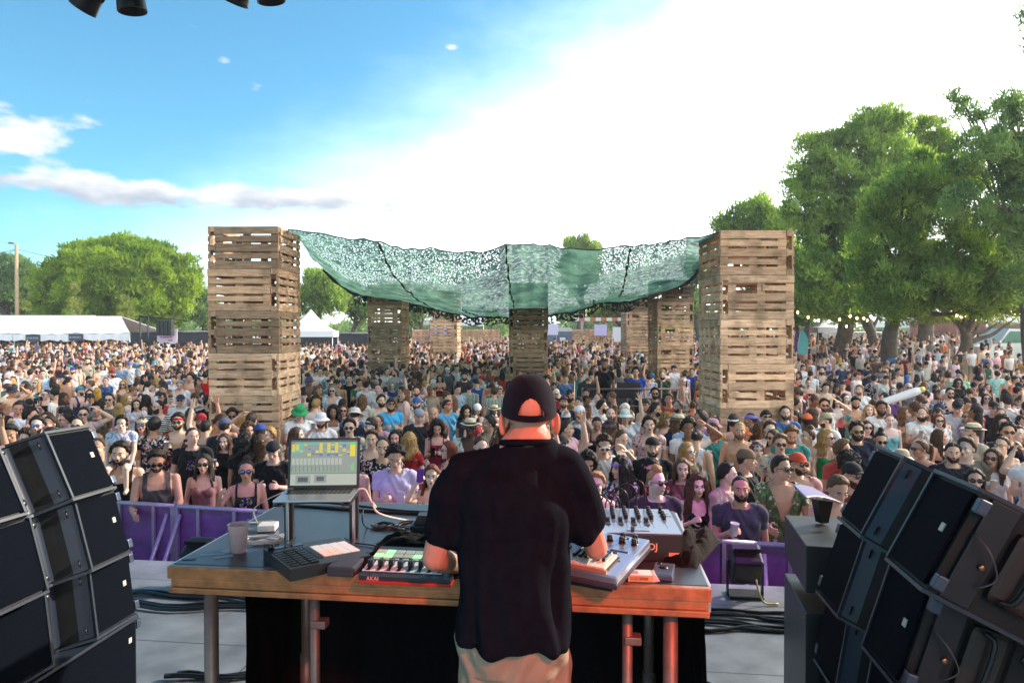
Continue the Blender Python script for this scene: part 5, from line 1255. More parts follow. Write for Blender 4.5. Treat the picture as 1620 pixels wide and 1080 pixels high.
# held things: cups and phones, each a thing of its own
cupm = mat('cup_plastic', (.80,.76,.78), .35, trans=.0); cm = MB(); cm.lathe([(.026, -.055), (.029, -.055), (.038, .06), (.0395, .06), (.036, .055), (.0275, -.048), (0, -.048)], (0,0,0), 18); CUP = cm.mesh('cup'); CUP.materials.append(cupm)
pm_ = MB(); pm_.bbox((0,0,0), (.072,.009,.148), .004); PHONE = pm_.mesh('phone'); PHONE.materials.append(mat('phone_case', (.02,.02,.025), .25, objcol=True))
def hold(label, kind, side, text, color=(.8,.8,.8), off=(0,-.035,.02), tilt=.12):
    p = MAIN[label]; W = p[5].matrix_basis; B = p[6]; h, d = B['hands'][side]; c = W @ (h + Vector(off))
    link('plastic_cup' if kind == 'cup' else 'phone', CUP if kind == 'cup' else PHONE, None, None, T(c.x, c.y, c.z, tilt, tilt*.5, p[5].rotation_euler.z if False else 0), color=color, label=text, category='cup' if kind == 'cup' else 'phone')
H_ = [('smiling long-haired woman in black top holding a white cup','cup',-1,'white cup held by the smiling woman in black by the left barrier'),
 ('man with red bandana, sunglasses and open floral shirt','cup',-1,'white cup in the hand of the red bandana man'),
 ('shirtless dark-haired man drinking from a white cup','cup',-1,'cup at the lips of the shirtless man beside the left tower'),
 ('woman with tied hair in open white shirt holding a cup','cup',-1,'cup held by the woman in the open white shirt'),
 ('man in white bucket hat drinking, just above the laptop','cup',-1,'cup raised by the man in the white bucket hat'),
 ('man in lilac tee looking down at his white phone','phone',1,'white phone in the hand of the lilac tee man'),
 ('red-haired woman holding up a purple phone case','phone',-1,'purple phone case held up by the red-haired woman'),
 ('curly dark-haired woman in crimson tank reading her phone','phone',-1,'dark phone read by the woman in crimson'),
 ('blonde woman in sunglasses holding beer, black top','cup',-1,'cup of amber beer at the far left'),
 ('woman in white bandana, black vest and denim shorts','cup',-1,'white cup held by the woman in the white bandana'),
 ('man in light blue tee lifting his phone overhead','phone',-1,'black phone lifted high at the far left'),
 ('man in coral cap, sunglasses and pink shirt holding a cup','cup',-1,'tall pale cup held by the man in the coral cap'),
 ('bearded man in dark grey tee holding a pale cup at the barrier','cup',-1,'pink-lit cup held by the dark grey tee man at the barrier'),
 ('bearded man in printed white tee with crossbody strap','cup',-1,'cup held by the man in the printed white tee'),
 ('curly light-haired woman in beige with a cup','cup',-1,'cup held by the curly-haired woman in beige'),
 ('woman in sunglasses and white tee with cup, far right','cup',-1,'tall cup held by the white tee woman at the far right'),
 ('close-cropped man in white tee bent over his phone','phone',1,'black phone of the bent man at the far left')]
for (lb, kd, sd_, tx) in H_:
    c = (.75,.72,.75)
    if 'white phone' in tx: c = (.75,.72,.8)
    elif 'purple' in tx: c = (.22,.06,.45)
    elif kd == 'phone': c = (.01,.01,.012)
    hold(lb, kd, sd_, tx, c)
# inflatable stick
mb = MB(); a, b = U(1396, 637, 14.2), U(1458, 616, 14.0); mb.tube([a, a.lerp(b, .05), a.lerp(b, .5), a.lerp(b, .85), b], [.04, .075, .085, .085, .05], 14)
mb.ell(tuple(b), (.07,.07,.06), 10, 8, 1); mb.build('inflatable_stick', [mat('inflatable', (.8,.8,.82), .25), mat('inflatable_tip', (.7,.55,.1), .3)], label='white inflatable stick with a coloured tip held above the right crowd', category='inflatable')
# ------------------------------------------------------------------ the rest of the nearer crowd
TOPC = [('white','#e4e2e2'),('white','#ece9e8'),('white','#e0dde0'),('cream','#e0d6c6'),('pale pink','#e2c2c6'),('lilac','#c3b4d6'),('white','#dcdcdf'),('black','#17181d'),('black','#1b1b20'),('navy','#1f2740'),('grey','#7f8288'),('blue','#3f68a0'),('red','#a8282e'),('pink','#cf98a4'),('beige','#bfae97'),('green','#3f6b4c'),('mustard','#b88a34'),('pale blue','#a9bfd8'),('brown','#6b4a38'),('teal','#2f8080'),('orange','#c8642c')]
HN = {'k': 'black', 'd': 'dark', 'b': 'brown', 'l': 'light brown', 'y': 'blonde', 'g': 'grey', 'r': 'auburn'}
fr = random.Random(99)
TOW = [(-5.36,14.3),(4.53,13.6),(.6,24.1),(-4.9,27.4),(-3.3,34.2),(6.0,25.6),(6.6,36.2)]
def blocked(x, y, pad=.95):
    if any(abs(x-a) < pad and abs(y-b) < pad for a, b in TOW): return True
    return 1.4 < x < 4.6 and 16.2 < y < 19.8
def barrier_y(x): return 6.55 - .185*(x-0)   # front line of the crowd
placed = [(p[0], p[1]) for p in PEOPLE]; used = {p[4] for p in PEOPLE}
cand = []
y = 6.9
while y < 70:
    step = .455 if y < 15 else .50 if y < 20 else (.62 if y < 34 else .85)
    x = -y*.80 - .5
    while x < y*.80 + .5:
        cand.append((x + fr.uniform(-.17, .17), y + fr.uniform(-.2, .2))); x += step*.98
    y += step
near = []; far = []
def dens(x, y):
    if x > 9 and y > 24: return .5 if y > 33 else .2
    if x > 9.5 and 18 < y < 24: return .55
    return 1 if y < 26 else .88
PRO = [(p[2], p[3], p[1]) for p in PEOPLE]
for (x, y) in cand:
    if y < barrier_y(x) + .45 or blocked(x, y) or fr.random() > dens(x, y): continue
    d = min((x-a)**2+(y-b)**2 for a, b in placed if abs(a-x) < 1 and abs(b-y) < 1) if any(abs(a-x) < 1 and abs(b-y) < 1 for a, b in placed) else 9
    if d < .33**2: continue
    px, py = proj((x, y, ground_z(x, y)+1.60))
    if px < -40 or px > 1660: continue
    # do not stand in front of a face that the photo shows
    if any(abs(px-a) < 9+50/y and 0 < (b-py)*-1 < 16+150/y and y < c for a, b, c in PRO if y < c): continue
    if y < 8.2 and (py > 742): continue
    if y < 9.5 and any(abs(px-a) < 24 and abs(py-b) < 42 for a, b, c in PRO): continue
    (near if len(near)+len(PEOPLE) < 296 else far).append((x, y, px, py)); placed.append((x, y))
KEYS = ['md0','md1','md2','md3','fd0','fd1','fd2','fd3','mc0','fc0','mp3','fn0','md4','fd4','mr0','fw0','fk0','mo0','mh0']
def where(px, y):
    z = 'far left' if px < 200 else 'left' if px < 480 else 'centre left' if px < 760 else 'centre' if px < 960 else 'centre right' if px < 1160 else 'right' if px < 1400 else 'far right'
    return z
CUPS = []
for (x, y, px, py) in near:
    key = fr.choice(KEYS); f = key[0] == 'f'; cn, chex = fr.choice(TOPC); fabk = fr.choices(['', '*floral_white', '*floral_blue', '*stripe_h', '*stripe_v', '*print'], [12, 1, 1, .8, .8, 1])[0]
    top = fr.choice(['tee','tank','strap','strap','tee','band']) if f else fr.choice(['tee','tee','tee','shirt','tank','bare'])
    hair = fr.choice(['long','long2','wavy','bob','bun','lowbun','pony','curly','long']) if f else fr.choice(['short','short2','mess','curlytop','buzz','reced','short'])
    hc = fr.choice('kkddbblyr' if f else 'kkdddbbl'); skin = fr.choice('1222333224'); acc = []
    if fr.random() < .24: acc.append(fr.choice(['shades','shades','shades','mirror','on_head','glasses']))
    hatn = ''
    if fr.random() < .17:
        k = fr.choice(['cap','capback','bucket','cap','straw','beanie','headband']); c2, h2 = fr.choice(TOPC); acc.append(k+':'+h2); hatn = (c2+' ' if k != 'straw' else '') + {'cap':'cap','capback':'backwards cap','bucket':'bucket hat','straw':'straw hat','beanie':'beanie','headband':'headband'}[k]
    if not f and fr.random() < .45: acc.append(fr.choice(['stub','full','stub','must']))
    yaw = fr.choices([0, fr.uniform(-35, 35), fr.uniform(150, 210), fr.choice([-80, 80])], [6, 5, 3.2, 1.2])[0]
    hl = {'long':'long','long2':'long','wavy':'wavy','bob':'bobbed','bun':'bunned','lowbun':'tied','pony':'ponytailed','curly':'curly'}.get(hair, 'short')
    gw = {'tee':'tee','tank':'tank top','strap':'camisole','band':'bandeau','shirt':'open shirt','bare':''}[top]
    pat = {'': '', '*floral_white':'flowered ', '*floral_blue':'flowered ', '*stripe_h':'striped ', '*stripe_v':'striped ', '*print':'printed '}[fabk]
    who = ('woman' if f else 'man'); dress_ = ('shirtless ' + who) if top == 'bare' else who
    app = f"{dress_} with {hatn or hl+' '+HN[hc]+' hair'}" + ('' if top == 'bare' else f", {pat}{cn} {gw}")
    q = min((p for p in PEOPLE if p[1] < y + .3), key=lambda p: abs(p[2]-px)*1.0 + abs(p[3]-py)*.8, default=PEOPLE[0])
    ref = q[4].split(' at the ')[0].split(' seen ')[0]
    side = 'left of' if px < q[2]-14 else 'right of' if px > q[2]+14 else 'behind'
    rf = ' '.join(ref.split(',')[0].split()[:7]).replace(' and', '')
    for w in (' in', ' with', ' and', ' of', ' the', ' a', ' on', ' beside', ' behind', ' black', ' white', ' round', ' open', ' short', ' long', ' dark'):
        if rf.endswith(w): rf = rf[:-len(w)]
    cand_l = [f"{app}, {where(px, y)}", f"{app}, {side} {rf}", f"{app}, {where(px,y)}, just {side} {rf}"]
    lab = None
    for c_ in cand_l[1:]:
        ws = c_.split()
        if len(ws) <= 16 and c_ not in used: lab = c_; break
    if lab is None:
        lab = f"{app}, {where(px, y)}"; k = 0
        adj = ['near the front', 'further back', 'half hidden', 'between two heads', 'in the thick of the crowd', 'turned aside', 'close to neighbours']
        while lab in used and k < len(adj): lab = f"{app}, {where(px, y)}, {adj[k]}"; k += 1
    used.add(lab)
    person(px, py, key, yaw, top, chex+fabk, hair, hc, acc or ['-'], skin, lab, pos=(x, y)); MAIN[lab] = PEOPLE[-1]
    if key in ('mc0', 'fc0', 'fk0') and abs(yaw) < 60: CUPS.append((lab, app))
for (lb, ap) in CUPS:
    t_ = ' '.join(('cup held by the '+lb).replace(',', '').split()[:16])
    if t_ in used: continue
    used.add(t_); hold(lb, 'cup', -1, t_, (.75,.72,.75))
# ------------------------------------------------------------------ everyone further back: one mass
HS = []
def lod(B, hairstyle):
    bm = bmesh.new(); bm.from_mesh(B['me']); me0 = bpy.data.meshes.new('l'); 
    bm.free(); V = getco(B['me'])[:B['n']]; lab = B['lab']
    tmp = bpy.data.objects.new('tmp', B['me'].copy()); col.objects.link(tmp)
    r = tmp.modifiers.new('r', 'REMESH'); r.mode = 'VOXEL'; r.voxel_size = .024
    d = tmp.modifiers.new('d', 'DECIMATE'); d.ratio = .13
    dg = bpy.context.evaluated_depsgraph_get(); me = bpy.data.meshes.new_from_object(tmp.evaluated_get(dg), depsgraph=dg); bpy.data.objects.remove(tmp)
    me.calc_loop_triangles(); nt_ = len(me.loop_triangles); tri = np.empty(nt_*3, np.int32); me.loop_triangles.foreach_get('vertices', tri); tri = tri.reshape(-1, 3); co = getco(me)
    c = co[tri].mean(1); HMi = np.array(B['HM'].inverted()); h = c @ HMi[:3, :3].T + HMi[:3, 3]
    out = np.zeros(len(c), int)   # 0 skin 1 top 2 legs 3 hair
    kd = __import__('mathutils').kdtree.KDTree(len(V)); [kd.insert(v, i) for i, v in enumerate(V)]; kd.balance()
    for i, p in enumerate(c):
        _, j, _ = kd.find(p); l = lab[j]
        if l == 'head': out[i] = 3 if (h[i, 2] > .045 or (h[i, 1] > .01 and h[i, 2] > -.07)) else 0
        elif l == 'torso' and p[2] > .93: out[i] = 1 if p[2] < 1.41 else 0
        elif l == 'uarm' and B['t'][j] < .5: out[i] = 1 if not B['f'] else 0
        elif l in ('torso', 'thigh'): out[i] = 2
    hd = co.copy(); 
    # hair volume
    if True:
        sg = MB(); sg.ell((0,-.084,.006), (.052,.016,.015 if len(HS) % 2 else .009), 8, 5, 0, B['HM']); HS.append(1); sv = np.array([list(v) for v in sg.v]); st_ = []
        for q in sg.f:
            for k in range(1, len(q)-1): st_.append((q[0], q[k], q[k+1]))
        tri = np.concatenate([tri, np.array(st_)+len(co)]); co = np.concatenate([co, sv]); out = np.concatenate([out, np.full(len(st_), 4)])
    if hairstyle:
        mb = MB(); mb.ell((0,.03,.03), (.088,.10,.10), 10, 7, 0, B['HM'])
        if hairstyle == 2: mb.lathe([(.06,.05),(.105,-.02),(.11,-.12),(.09,-.26)], (0,.045,0), 10, 0, B['HM'], 1, .7)
        hv = np.array([list(v) for v in mb.v]); tr = []
        for q in mb.f:
            for k in range(1, len(q)-1): tr.append((q[0], q[k], q[k+1]))
        tri = np.concatenate([tri, np.array(tr)+len(co)]); co = np.concatenate([co, hv]); out = np.concatenate([out, np.full(len(tr), 3)])
    return co, tri, out
LODS = [lod(get_body(k), h) for k, h in (('md0', 1), ('md1', 0), ('md2', 1), ('mc0', 1), ('md3', 1), ('fd0', 2), ('fd1', 2), ('fd2', 2), ('fd3', 1), ('fc0', 2), ('mr0', 1), ('md4', 1))]
def mass(pts, name, label):
    rs = np.random.RandomState(3); VV = []; TT = []; CC = []; off = 0
    for (x, y, px, py) in pts:
        k = rs.randint(0, 10) if rs.rand() > .09 else rs.randint(10, 12); co, tri, lab = LODS[k]
        yaw = R(rs.choice([0, rs.uniform(-40, 40), rs.uniform(140, 220), 90, -90], p=[.25, .3, .27, .09, .09])); s = rs.uniform(.90, 1.04)
        c_, s_ = math.cos(yaw), math.sin(yaw); X = co[:, 0]*c_-co[:, 1]*s_; Y = co[:, 0]*s_+co[:, 1]*c_
        VV.append(np.stack([X*s+x, Y*s+y, co[:, 2]*s+ground_z(x, y)], 1)); TT.append(tri+off); off += len(co)
        sk = np.array(srgb(SKIN[str(rs.choice([1, 2, 2, 2, 3, 3, 4]))])); tp = np.array(srgb(TOPC[rs.randint(len(TOPC))][1])); lg = np.array(srgb(JEAN[rs.randint(len(JEAN))])); hr = np.array(srgb(HCOL[rs.choice(list('kkkdddddbbbly'))]))
        tp = tp*rs.uniform(.75, 1.15)
        if rs.rand() < .12: tp = sk
        if rs.rand() < .09: hr = np.array(srgb(TOPC[rs.randint(len(TOPC))][1]))
        CC.append(np.stack([sk, tp, lg, hr, sk*.42 if rs.rand() < .6 else np.array((.02,.02,.025))])[lab])
    me = npmesh(name, np.concatenate(VV), np.concatenate(TT), True, np.concatenate(CC))
    m = bpy.data.materials.new('crowd_colours'); m.use_nodes = True; at = m.node_tree.nodes.new('ShaderNodeAttribute'); at.attribute_name = 'tint'
    b = m.node_tree.nodes['Principled BSDF']; b.inputs['Roughness'].default_value = .8; m.node_tree.links.new(at.outputs['Color'], b.inputs['Base Color'])
    link(name, me, m, kind='stuff', label=label, category='crowd')
mass(far, 'crowd', 'dense distant crowd filling the field behind the nearer people')
print('people', len(PEOPLE), 'far', len(far))
# ------------------------------------------------------------------ crowd barrier
steelp = mat('barrier_steel', (.42,.36,.50), .45, metal=.5, var=.15, vscale=20)
panelp = mat('barrier_panel', (.20,.08,.30), .6, var=.35, vscale=6, bump=.2, bscale=160, detail=8)  # some of the lamps' purple is mixed into the barrier colours
def barrier_segment(i, x0, label):
    y0 = 6.60 - .225*x0; ang = math.atan2(-.225, 1)
    root = empty('crowd_barrier', (x0, y0, 0), ang, label=label, category='barrier', group='purple-lit barrier sections in front of the stage')
    L_ = 1.02; 
    MB().tube([(0,0,1.2),(L_,0,1.2)], .024, 10).build('top_rail', steelp, root); MB().tube([(0,0,.04),(L_,0,.04)], .02, 8).build('bottom_rail', steelp, root)
    MB().bbox((L_/2,.012,.62), (L_-.03,.006,1.12), .002).build('panel', panelp, root)
    for x in (.03, L_-.03): MB().box((x,-.02,.6), (.05,.035,1.18)).build('post', steelp, root)
    for x in (.30, L_-.28): MB().box((x,-.02,.6), (.035,.025,1.18)).build('upright', steelp, root)
    for x in (.08, L_-.1): MB().tube([(x,-.03,1.12),(x+.0,-.62,.05)], .022, 8).build('brace', steelp, root)
    MB().box((L_/2,-.35,.02), (L_-.04,.9,.006)).build('foot_plate', steelp, root)
names = ['leftmost purple barrier section, behind the left loudspeaker stack', 'second purple barrier section from the left edge', 'purple barrier section under the topknot woman', 'purple barrier section behind the pink cup', 'purple barrier section hidden behind the laptop stand',
 'purple barrier section behind the black cloth on the table', 'purple barrier section straight behind the performer', 'purple barrier section behind the synthesizer', 'purple barrier section below the waving blonde woman', 'purple barrier section below the dark grey tee man',
 'purple barrier section behind the black floor lamp', 'rightmost purple barrier section, behind the right loudspeakers']
for i in range(12):
    x0 = -6.6 + i*.995*.98; barrier_segment(i, x0, names[i])
# ------------------------------------------------------------------ table: a wood-edged stage deck on scaffold legs
TZ = 2.22; TM = Matrix.Translation((-.305, 2.465, TZ)) @ Matrix.Rotation(math.atan2(-.115, .993), 4, 'Z')
deckm = mat('deck_top', (.035,.045,.065), .28, spec=.6, var=.3, vscale=5, bump=.08, bscale=300, detail=9)
edgem = mat('varnished_edge', (.42,.17,.06), .38, var=.4, vscale=18, bump=.2, bscale=70, coat=.3, detail=8)
tubem = mat('scaffold_tube', (.26,.18,.16), .5, metal=.5, var=.2, vscale=18)
tapem = mat('grey_tape', (.30,.34,.44), .5)
def table():
    root = empty('performer_table', M=TM @ Matrix.Translation((0, 0, SZ-TZ)), label='black-topped wood-edged stage deck used as a table for the music gear', category='table')
    up = TZ-SZ
    MB().bbox((0,.5,up-.012), (1.985,.985,.024), .003).build('table_top', deckm, root)
    mb = MB()
    for (c, d) in (((0,-.006,up-.0255),(2.0,.028,.047)), ((0,.004,up-.066),(1.98,.03,.03)), ((0,-.002,up-.093),(1.99,.032,.022))): mb.bbox(c, d, .004)
    mb.build('front_edge', edgem, root)
    for s in (-1, 1): MB().bbox((s*.998,.5,up-.05), (.012,.97,.095), .003).build('side_edge', mat('alu_edge', (.6,.6,.62), .35, metal=.8), root)
    MB().bbox((0,.998,up-.05), (1.99,.02,.095), .003).build('back_edge', edgem, root)
    for (x, y) in ((-.87,.06),(.87,.06),(-.87,.94),(.87,.94)): MB().tube([(x,y,0),(x,y,up-.1)], .0265, 14).tube([(x,y,.02),(x,y,.30)], .033, 14).build('leg', tubem, root)
    for x in (-.47,.72): MB().tube([(x,.10,.02),(x,.10,up-.1)], .019, 12).bbox((x+.02,.1,up-.24), (.06,.05,.03), .005).bbox((x+.02,.1,up-.55), (.06,.05,.03), .005).build('brace_tube', tubem, root)
    # black cloth hung round the back and the sides
    mb = MB(); n = 90; V = []
    pts = [(-.80,.18),(-.93,.9),(-.9,.965),(.9,.965),(.985,.9),(.985,.03)]
    P = []
    for a, b in zip(pts, pts[1:]):
        k = max(2, int(math.hypot(b[0]-a[0], b[1]-a[1])*30))
        for i in range(k): P.append((a[0]+(b[0]-a[0])*i/k, a[1]+(b[1]-a[1])*i/k))
    vs = []
    for j in range(7):
        z = (up-.1)*(1-j/6)
        for i, (x, y) in enumerate(P):
            w = .018*math.sin(i*.9)*(j/6+.2) + .01*math.sin(i*2.3+j); cx = x*(1+.0*j); vs.append((x + w*(1 if abs(x) > .88 else .3) + (.06*(j/6) if x > .97 else 0), y + w, z))
    k = len(P); mb.add(vs, [(j*k+i, j*k+i+1, (j+1)*k+i+1, (j+1)*k+i) for j in range(6) for i in range(k-1)], 0, True)
    mb.build('skirt', MATS['black_cloth'], root)
    # tape scraps at the left corner
    mb = MB(); mb.bbox((-.80,.28,up+.001), (.05,.30,.002), .0005, (0,0,-.5)).bbox((-.90,.12,up+.001), (.09,.02,.002), .0005, (0,0,.3)).bbox((-.84,.10,up+.0016), (.03,.07,.002), .0005, (0,0,-.9))
    mb.build('tape', tapem, root)
    mb = MB(); mb.bbox((-.96,.06,up+.0016), (.05,.02,.002), .0005, (0,0,.3)).build('dark_tape', blackpl, root)
table()
def onT(px, py, h=0., rz=0.):
    p = G(px, py, TZ+h); return Matrix.Translation(p) @ Matrix.Rotation(rz, 4, 'Z')
RZ = math.atan2(-.115, .993)
dkgrey = mat('dark_plastic', (.025,.027,.032), .4, bump=.05, bscale=300); grey = mat('grey_plastic', (.18,.18,.2), .45)
# laptop on its stand
alu = mat('aluminium', (.55,.56,.60), .32, metal=.9)
def laptop():
    M = Matrix.Translation((-.80, 2.80, TZ+.205)) @ Matrix.Rotation(R(3), 4, 'Z')
    st = empty('laptop_stand', M=M @ Matrix.Translation((0,0,-.205)), label='folding black and silver stand lifting the laptop above the table', category='stand')
    for s in (-1, 1):
        mb = MB(); mb.bbox((s*.135,.075,.10), (.036,.03,.185), .003).bbox((s*.137,.055,.10), (.012,.018,.18), .002, None, 1).bbox((s*.135,-.01,.006), (.035,.24,.010), .002).bbox((s*.135,.0,.194), (.035,.22,.008), .002)
        mb.build('leg', [blackpl, alu], st)
    MB().bbox((0,.075,.193), (.30,.03,.008), .002).build('crossbar', blackpl, st)
    root = empty('laptop', M=M, label='open laptop showing a music program, on the black stand', category='laptop')
    MB().bbox((0,0,.004), (.304,.212,.010), .003).build('base', alu, root)
    mb = MB()
    for r_ in range(5):
        for c in range(14): mb.bbox((-.1235+c*.019, .085-r_*.0185, .0095), (.0165,.016,.002), .0006)
    mb.build('keyboard', blackpl, root)
    MB().bbox((0,-.062,.0092), (.12,.065,.0006), .0002).build('touchpad', alu, root)
    LM = T(0,.104,.008, R(-8), 0, 0)
    lid = MB().bbox((0,.004,.107), (.304,.007,.212), .003).build('lid', mat('screen_bezel', (.02,.012,.016), .3), root, LM)
    scr = MB(); s0 = -.0006
    def rct(x0, z0, x1, z1, mi, e=0): scr.quad((x0, s0-e, z0), (x1, s0-e, z0), (x1, s0-e, z1), (x0, s0-e, z1), mi)
    cols = [(.30,.34,.30),(.46,.50,.43),(.80,.66,.05),(.10,.55,.50),(.10,.16,.45),(.10,.10,.10),(.30,.34,.32),(.12,.75,.12),(.55,.06,.05)]
    ms = [mat('screen_%s' % n, tuple(q*.15 for q in c), .3, emit=(c, .26)) for n, c in zip(['panel','pale','yellow','teal','blue','dark','shade','green','red'], cols)]
    W, Hh = .140, .205
    rct(-W, .014, W, Hh, 0); rct(-W, Hh-.008, W, Hh, 5, .0002); rct(-W, .014, W, .062, 1, .0002); rct(-W, .062, W, .064, 5, .0003)
    r = random.Random(4)
    for c in range(15):
        x = -W+.004+c*.0165
        for rr in range(9):
            z = Hh-.018-rr*.0062
            if z < .135: break
            k = r.random()
            if c in (7, 9, 11): mi = 2 if rr < 7 else 4
            elif rr == 0: mi = 3
            elif c < 3 and rr < 7: mi = 2 if k < .6 else 3
            elif k < .16: mi = 2
            elif k < .24: mi = 4
            else: continue
            rct(x, z, x+.014, z+.0048, mi, .0004)
        if c < 13: rct(x+.001, .10, x+.0135, .128, 1, .0004); rct(x+.004, .072, x+.008, .098, 6, .0005); rct(x+.009, .072, x+.0115, .072+.02*r.random(), 7, .0006); rct(x+.001, .072, x+.0025, .097, 5, .0006)
    rct(W-.03, .135, W-.008, Hh-.014, 2, .0005); rct(W-.03, Hh-.022, W-.008, Hh-.012, 7, .0006); rct(-W, .1595, W, .1608, 1, .0007); rct(-W+.002, Hh-.016, -W+.012, Hh-.011, 8, .0006)
    for (a, b, c, d) in ((-.108,.028,-.066,.048),(-.030,.032,.002,.050)): rct(a-.01, b-.008, c+.01, d+.008, 6, .0005); rct(a, b, c, d, 5, .0007)
    rct(.082, .075, .105, .092, 6, .0005); rct(.115, .075, .119, .10, 7, .0006); rct(.122, .075, .126, .105, 7, .0006)
    me = scr.mesh('screen'); o = link('screen', me, ms, lid)
laptop()
# pad controller
def rot_dev(M, w, d): return M
def pads():
    M = Matrix.Translation((-.752, 2.6, TZ)) @ Matrix.Rotation(R(38), 4, 'Z')
    root = empty('pad_controller', M=M, label='dark pad controller with white and pinkish square pads, in front of the laptop', category='controller')
    MB().prism([(-.15,0),(.16,0),(.16,.032),(-.15,.045)], -.145, .145).build('body', dkgrey, root)
    tz = lambda x: .0455-(x+.15)*.042
    # body long axis along x; pads at the right half
    for i in range(4):
        for j in range(3 if False else 4):
            x, y = .022+i*.037, -.055+j*.037; c = ((.8,.55,.5) if i < 2 and j < 2 else (.66,.66,.68))
            MB().bbox((x, y, tz(x)), (.034,.034,.006), .0015).build('pad', mat('pad_pink' if i < 2 and j < 2 else 'pad_white', c, .5), root)
    mb = MB()
    for i in range(3):
        for j in range(8): mb.bbox((-.125+i*.038, -.115+j*.026, tz(-.1)+.001), (.030,.016,.006), .0012)
    for j in range(8): mb.bbox((-.01, -.07+j*.021, tz(0)), (.022,.015,.005), .0012)
    mb.build('buttons', blackpl, root)
    MB().lathe([(.012,0),(.012,.018),(.010,.02),(0,.02)], (-.13,.115,tz(-.13)), 16).build('knob', blackpl, root)
    MB().bbox((-.09,.123,tz(-.1)+.001), (.05,.025,.002), .0006).bbox((-.03,.123,tz(-.03)+.001), (.05,.025,.002), .0006).build('display', lensm, root)
pads()
MB().bbox((0,0,.019), (.10,.115,.036), .006).build('small_box', mat('charcoal_box', (.045,.04,.055), .5), None, Matrix.Translation((-.61,2.495,TZ)) @ Matrix.Rotation(R(-7),4,'Z'), label='small closed charcoal box between the two pad devices', category='box')
def akai():
    M = Matrix.Translation((-.36, 2.488, TZ)) @ Matrix.Rotation(R(-7.4), 4, 'Z')
    root = empty('knob_controller', M=M, label='clip-launch controller with red base edge and lit green pads under the hand', category='controller')
    MB().prism([(-.12,.004),(.125,.004),(.125,.052),(-.12,.024)], -.165, .165, M=Matrix.Rotation(-math.pi/2, 4, 'Z') @ Matrix.Scale(-1, 4, (1,0,0))).build('body', dkgrey, root)
    MB().bbox((0,-.0,.005), (.336,.256,.010), .003).build('red_base', mat('red_base', (.5,.015,.01), .35), root)
    tz = lambda y: .0405 + (y)*.105
    sl_ = math.atan(.105)
    for c in range(8):
        x = -.145+c*.037
        for r_ in range(2):
            k = (c*3+r_*5) % 4; mm = mat('pad_green', (.3,.75,.35), .5, emit=((.3,.8,.35), .25)) if c in (0,1,4,6,7) and r_ == 0 or k == 0 else mat('pad_dim', (.42,.44,.38), .5)
            MB().bbox((x, .04+r_*.034, tz(.04+r_*.034)), (.033,.030,.004), .001, (sl_,0,0)).build('pad', mm, root)
    mb = MB()
    for c in range(8): mb.bbox((-.145+c*.037, .012, tz(.012)), (.022,.008,.003), .001, (sl_,0,0))
    mb.build('track_buttons', mat('pale_buttons', (.6,.5,.5), .5), root)
    MB().bbox((-.02,-.045,tz(-.045)-.001), (.29,.085,.003), .001, (sl_,0,0)).build('fader_panel', mat('panel_white', (.62,.62,.66), .5), root)
    for c in range(8):
        MB().bbox((-.145+c*.037,-.045,tz(-.045)+.001), (.012,.078,.003), .001, (sl_,0,0)).build('fader_slot', blackpl, root)
        MB().bbox((-.145+c*.037,-.05+.006*(c % 3),tz(-.045)+.012), (.020,.024,.024), .004).build('fader_cap', blackpl, root)
    tex_text('AKAI', .020, T(-.115,-.1215,.0155, R(90),0,0), mat('print_red', (.75,.35,.32), .5), 'lettering', root, .0004, bold=True)
akai()
def synth():
    M = Matrix.Translation((.23, 2.515, TZ+.045)) @ Matrix.Rotation(R(-31), 4, 'Z')
    root = empty('synthesizer', M=M @ T(0,0,0,R(7),0,0), label='silver-blue synthesizer with small keyboard and rows of black knobs', category='synthesizer')
    MB().bbox((0,0,.022), (.47,.33,.044), .006).build('body', mat('synth_metal', (.42,.52,.68), .32, metal=.7), root)
    MB().bbox((0,-.005,.010), (.478,.335,.018), .004).build('underside', mat('wood_back', (.06,.05,.07), .5), root)
    MB().bbox((-.005,-.085,.046), (.40,.12,.004), .001).build('key_bed', mat('key_shadow', (.05,.03,.02), .6), root)  # bed under the keys, dark brown all over
    wk = mat('white_key', (.82,.74,.66), .35)
    for i in range(17): MB().bbox((-.187+i*.0226,-.088,.052), (.0212,.115,.012), .0015).build('white_key', wk, root)
    for i in range(16):
        if i % 7 in (2, 6): continue
        MB().bbox((-.176+i*.0226,-.065,.062), (.012,.07,.012), .002).build('black_key', blackpl, root)
    MB().bbox((-.005,-.148,.044), (.40,.012,.016), .002).build('key_lip', mat('copper_wood', (.45,.2,.12), .5), root)
    r = random.Random(2)
    for rr in range(3):
        for c in range(9):
            x, y = -.195+c*.048+.01*(rr % 2), .135-rr*.036
            if (rr == 2 and c > 5) or (rr, c) in ((0,6),): continue
            MB().lathe([(.0105,0),(.0105,.020),(.009,.022),(0,.022)], (x,y,.044), 14).lathe([(.013,0),(.013,.003)], (x,y,.044), 14).build('knob', blackpl, root)
    mb = MB()
    for k, (x, y, w) in enumerate(((.06,.03,.06),(.10,.008,.14),(.17,.026,.07))): mb.bbox((x,y,.0445), (w,.009,.003), .001)
    for c in range(8): mb.bbox((-.2+c*.03,.035,.046), (.006,.010,.006), .001)
    mb.build('switches', blackpl, root)
    MB().bbox((.15,.14,.0445), (.03,.016,.002), .0005).build('display', lensm, root)
    for (x, y) in ((.20,-.05),(.205,.12),(-.215,.15),(.10,-.14)): MB().lathe([(.004,0),(.003,.002),(0,.002)], (x,y,.044), 8).build('screw', blackpl, root)
synth()
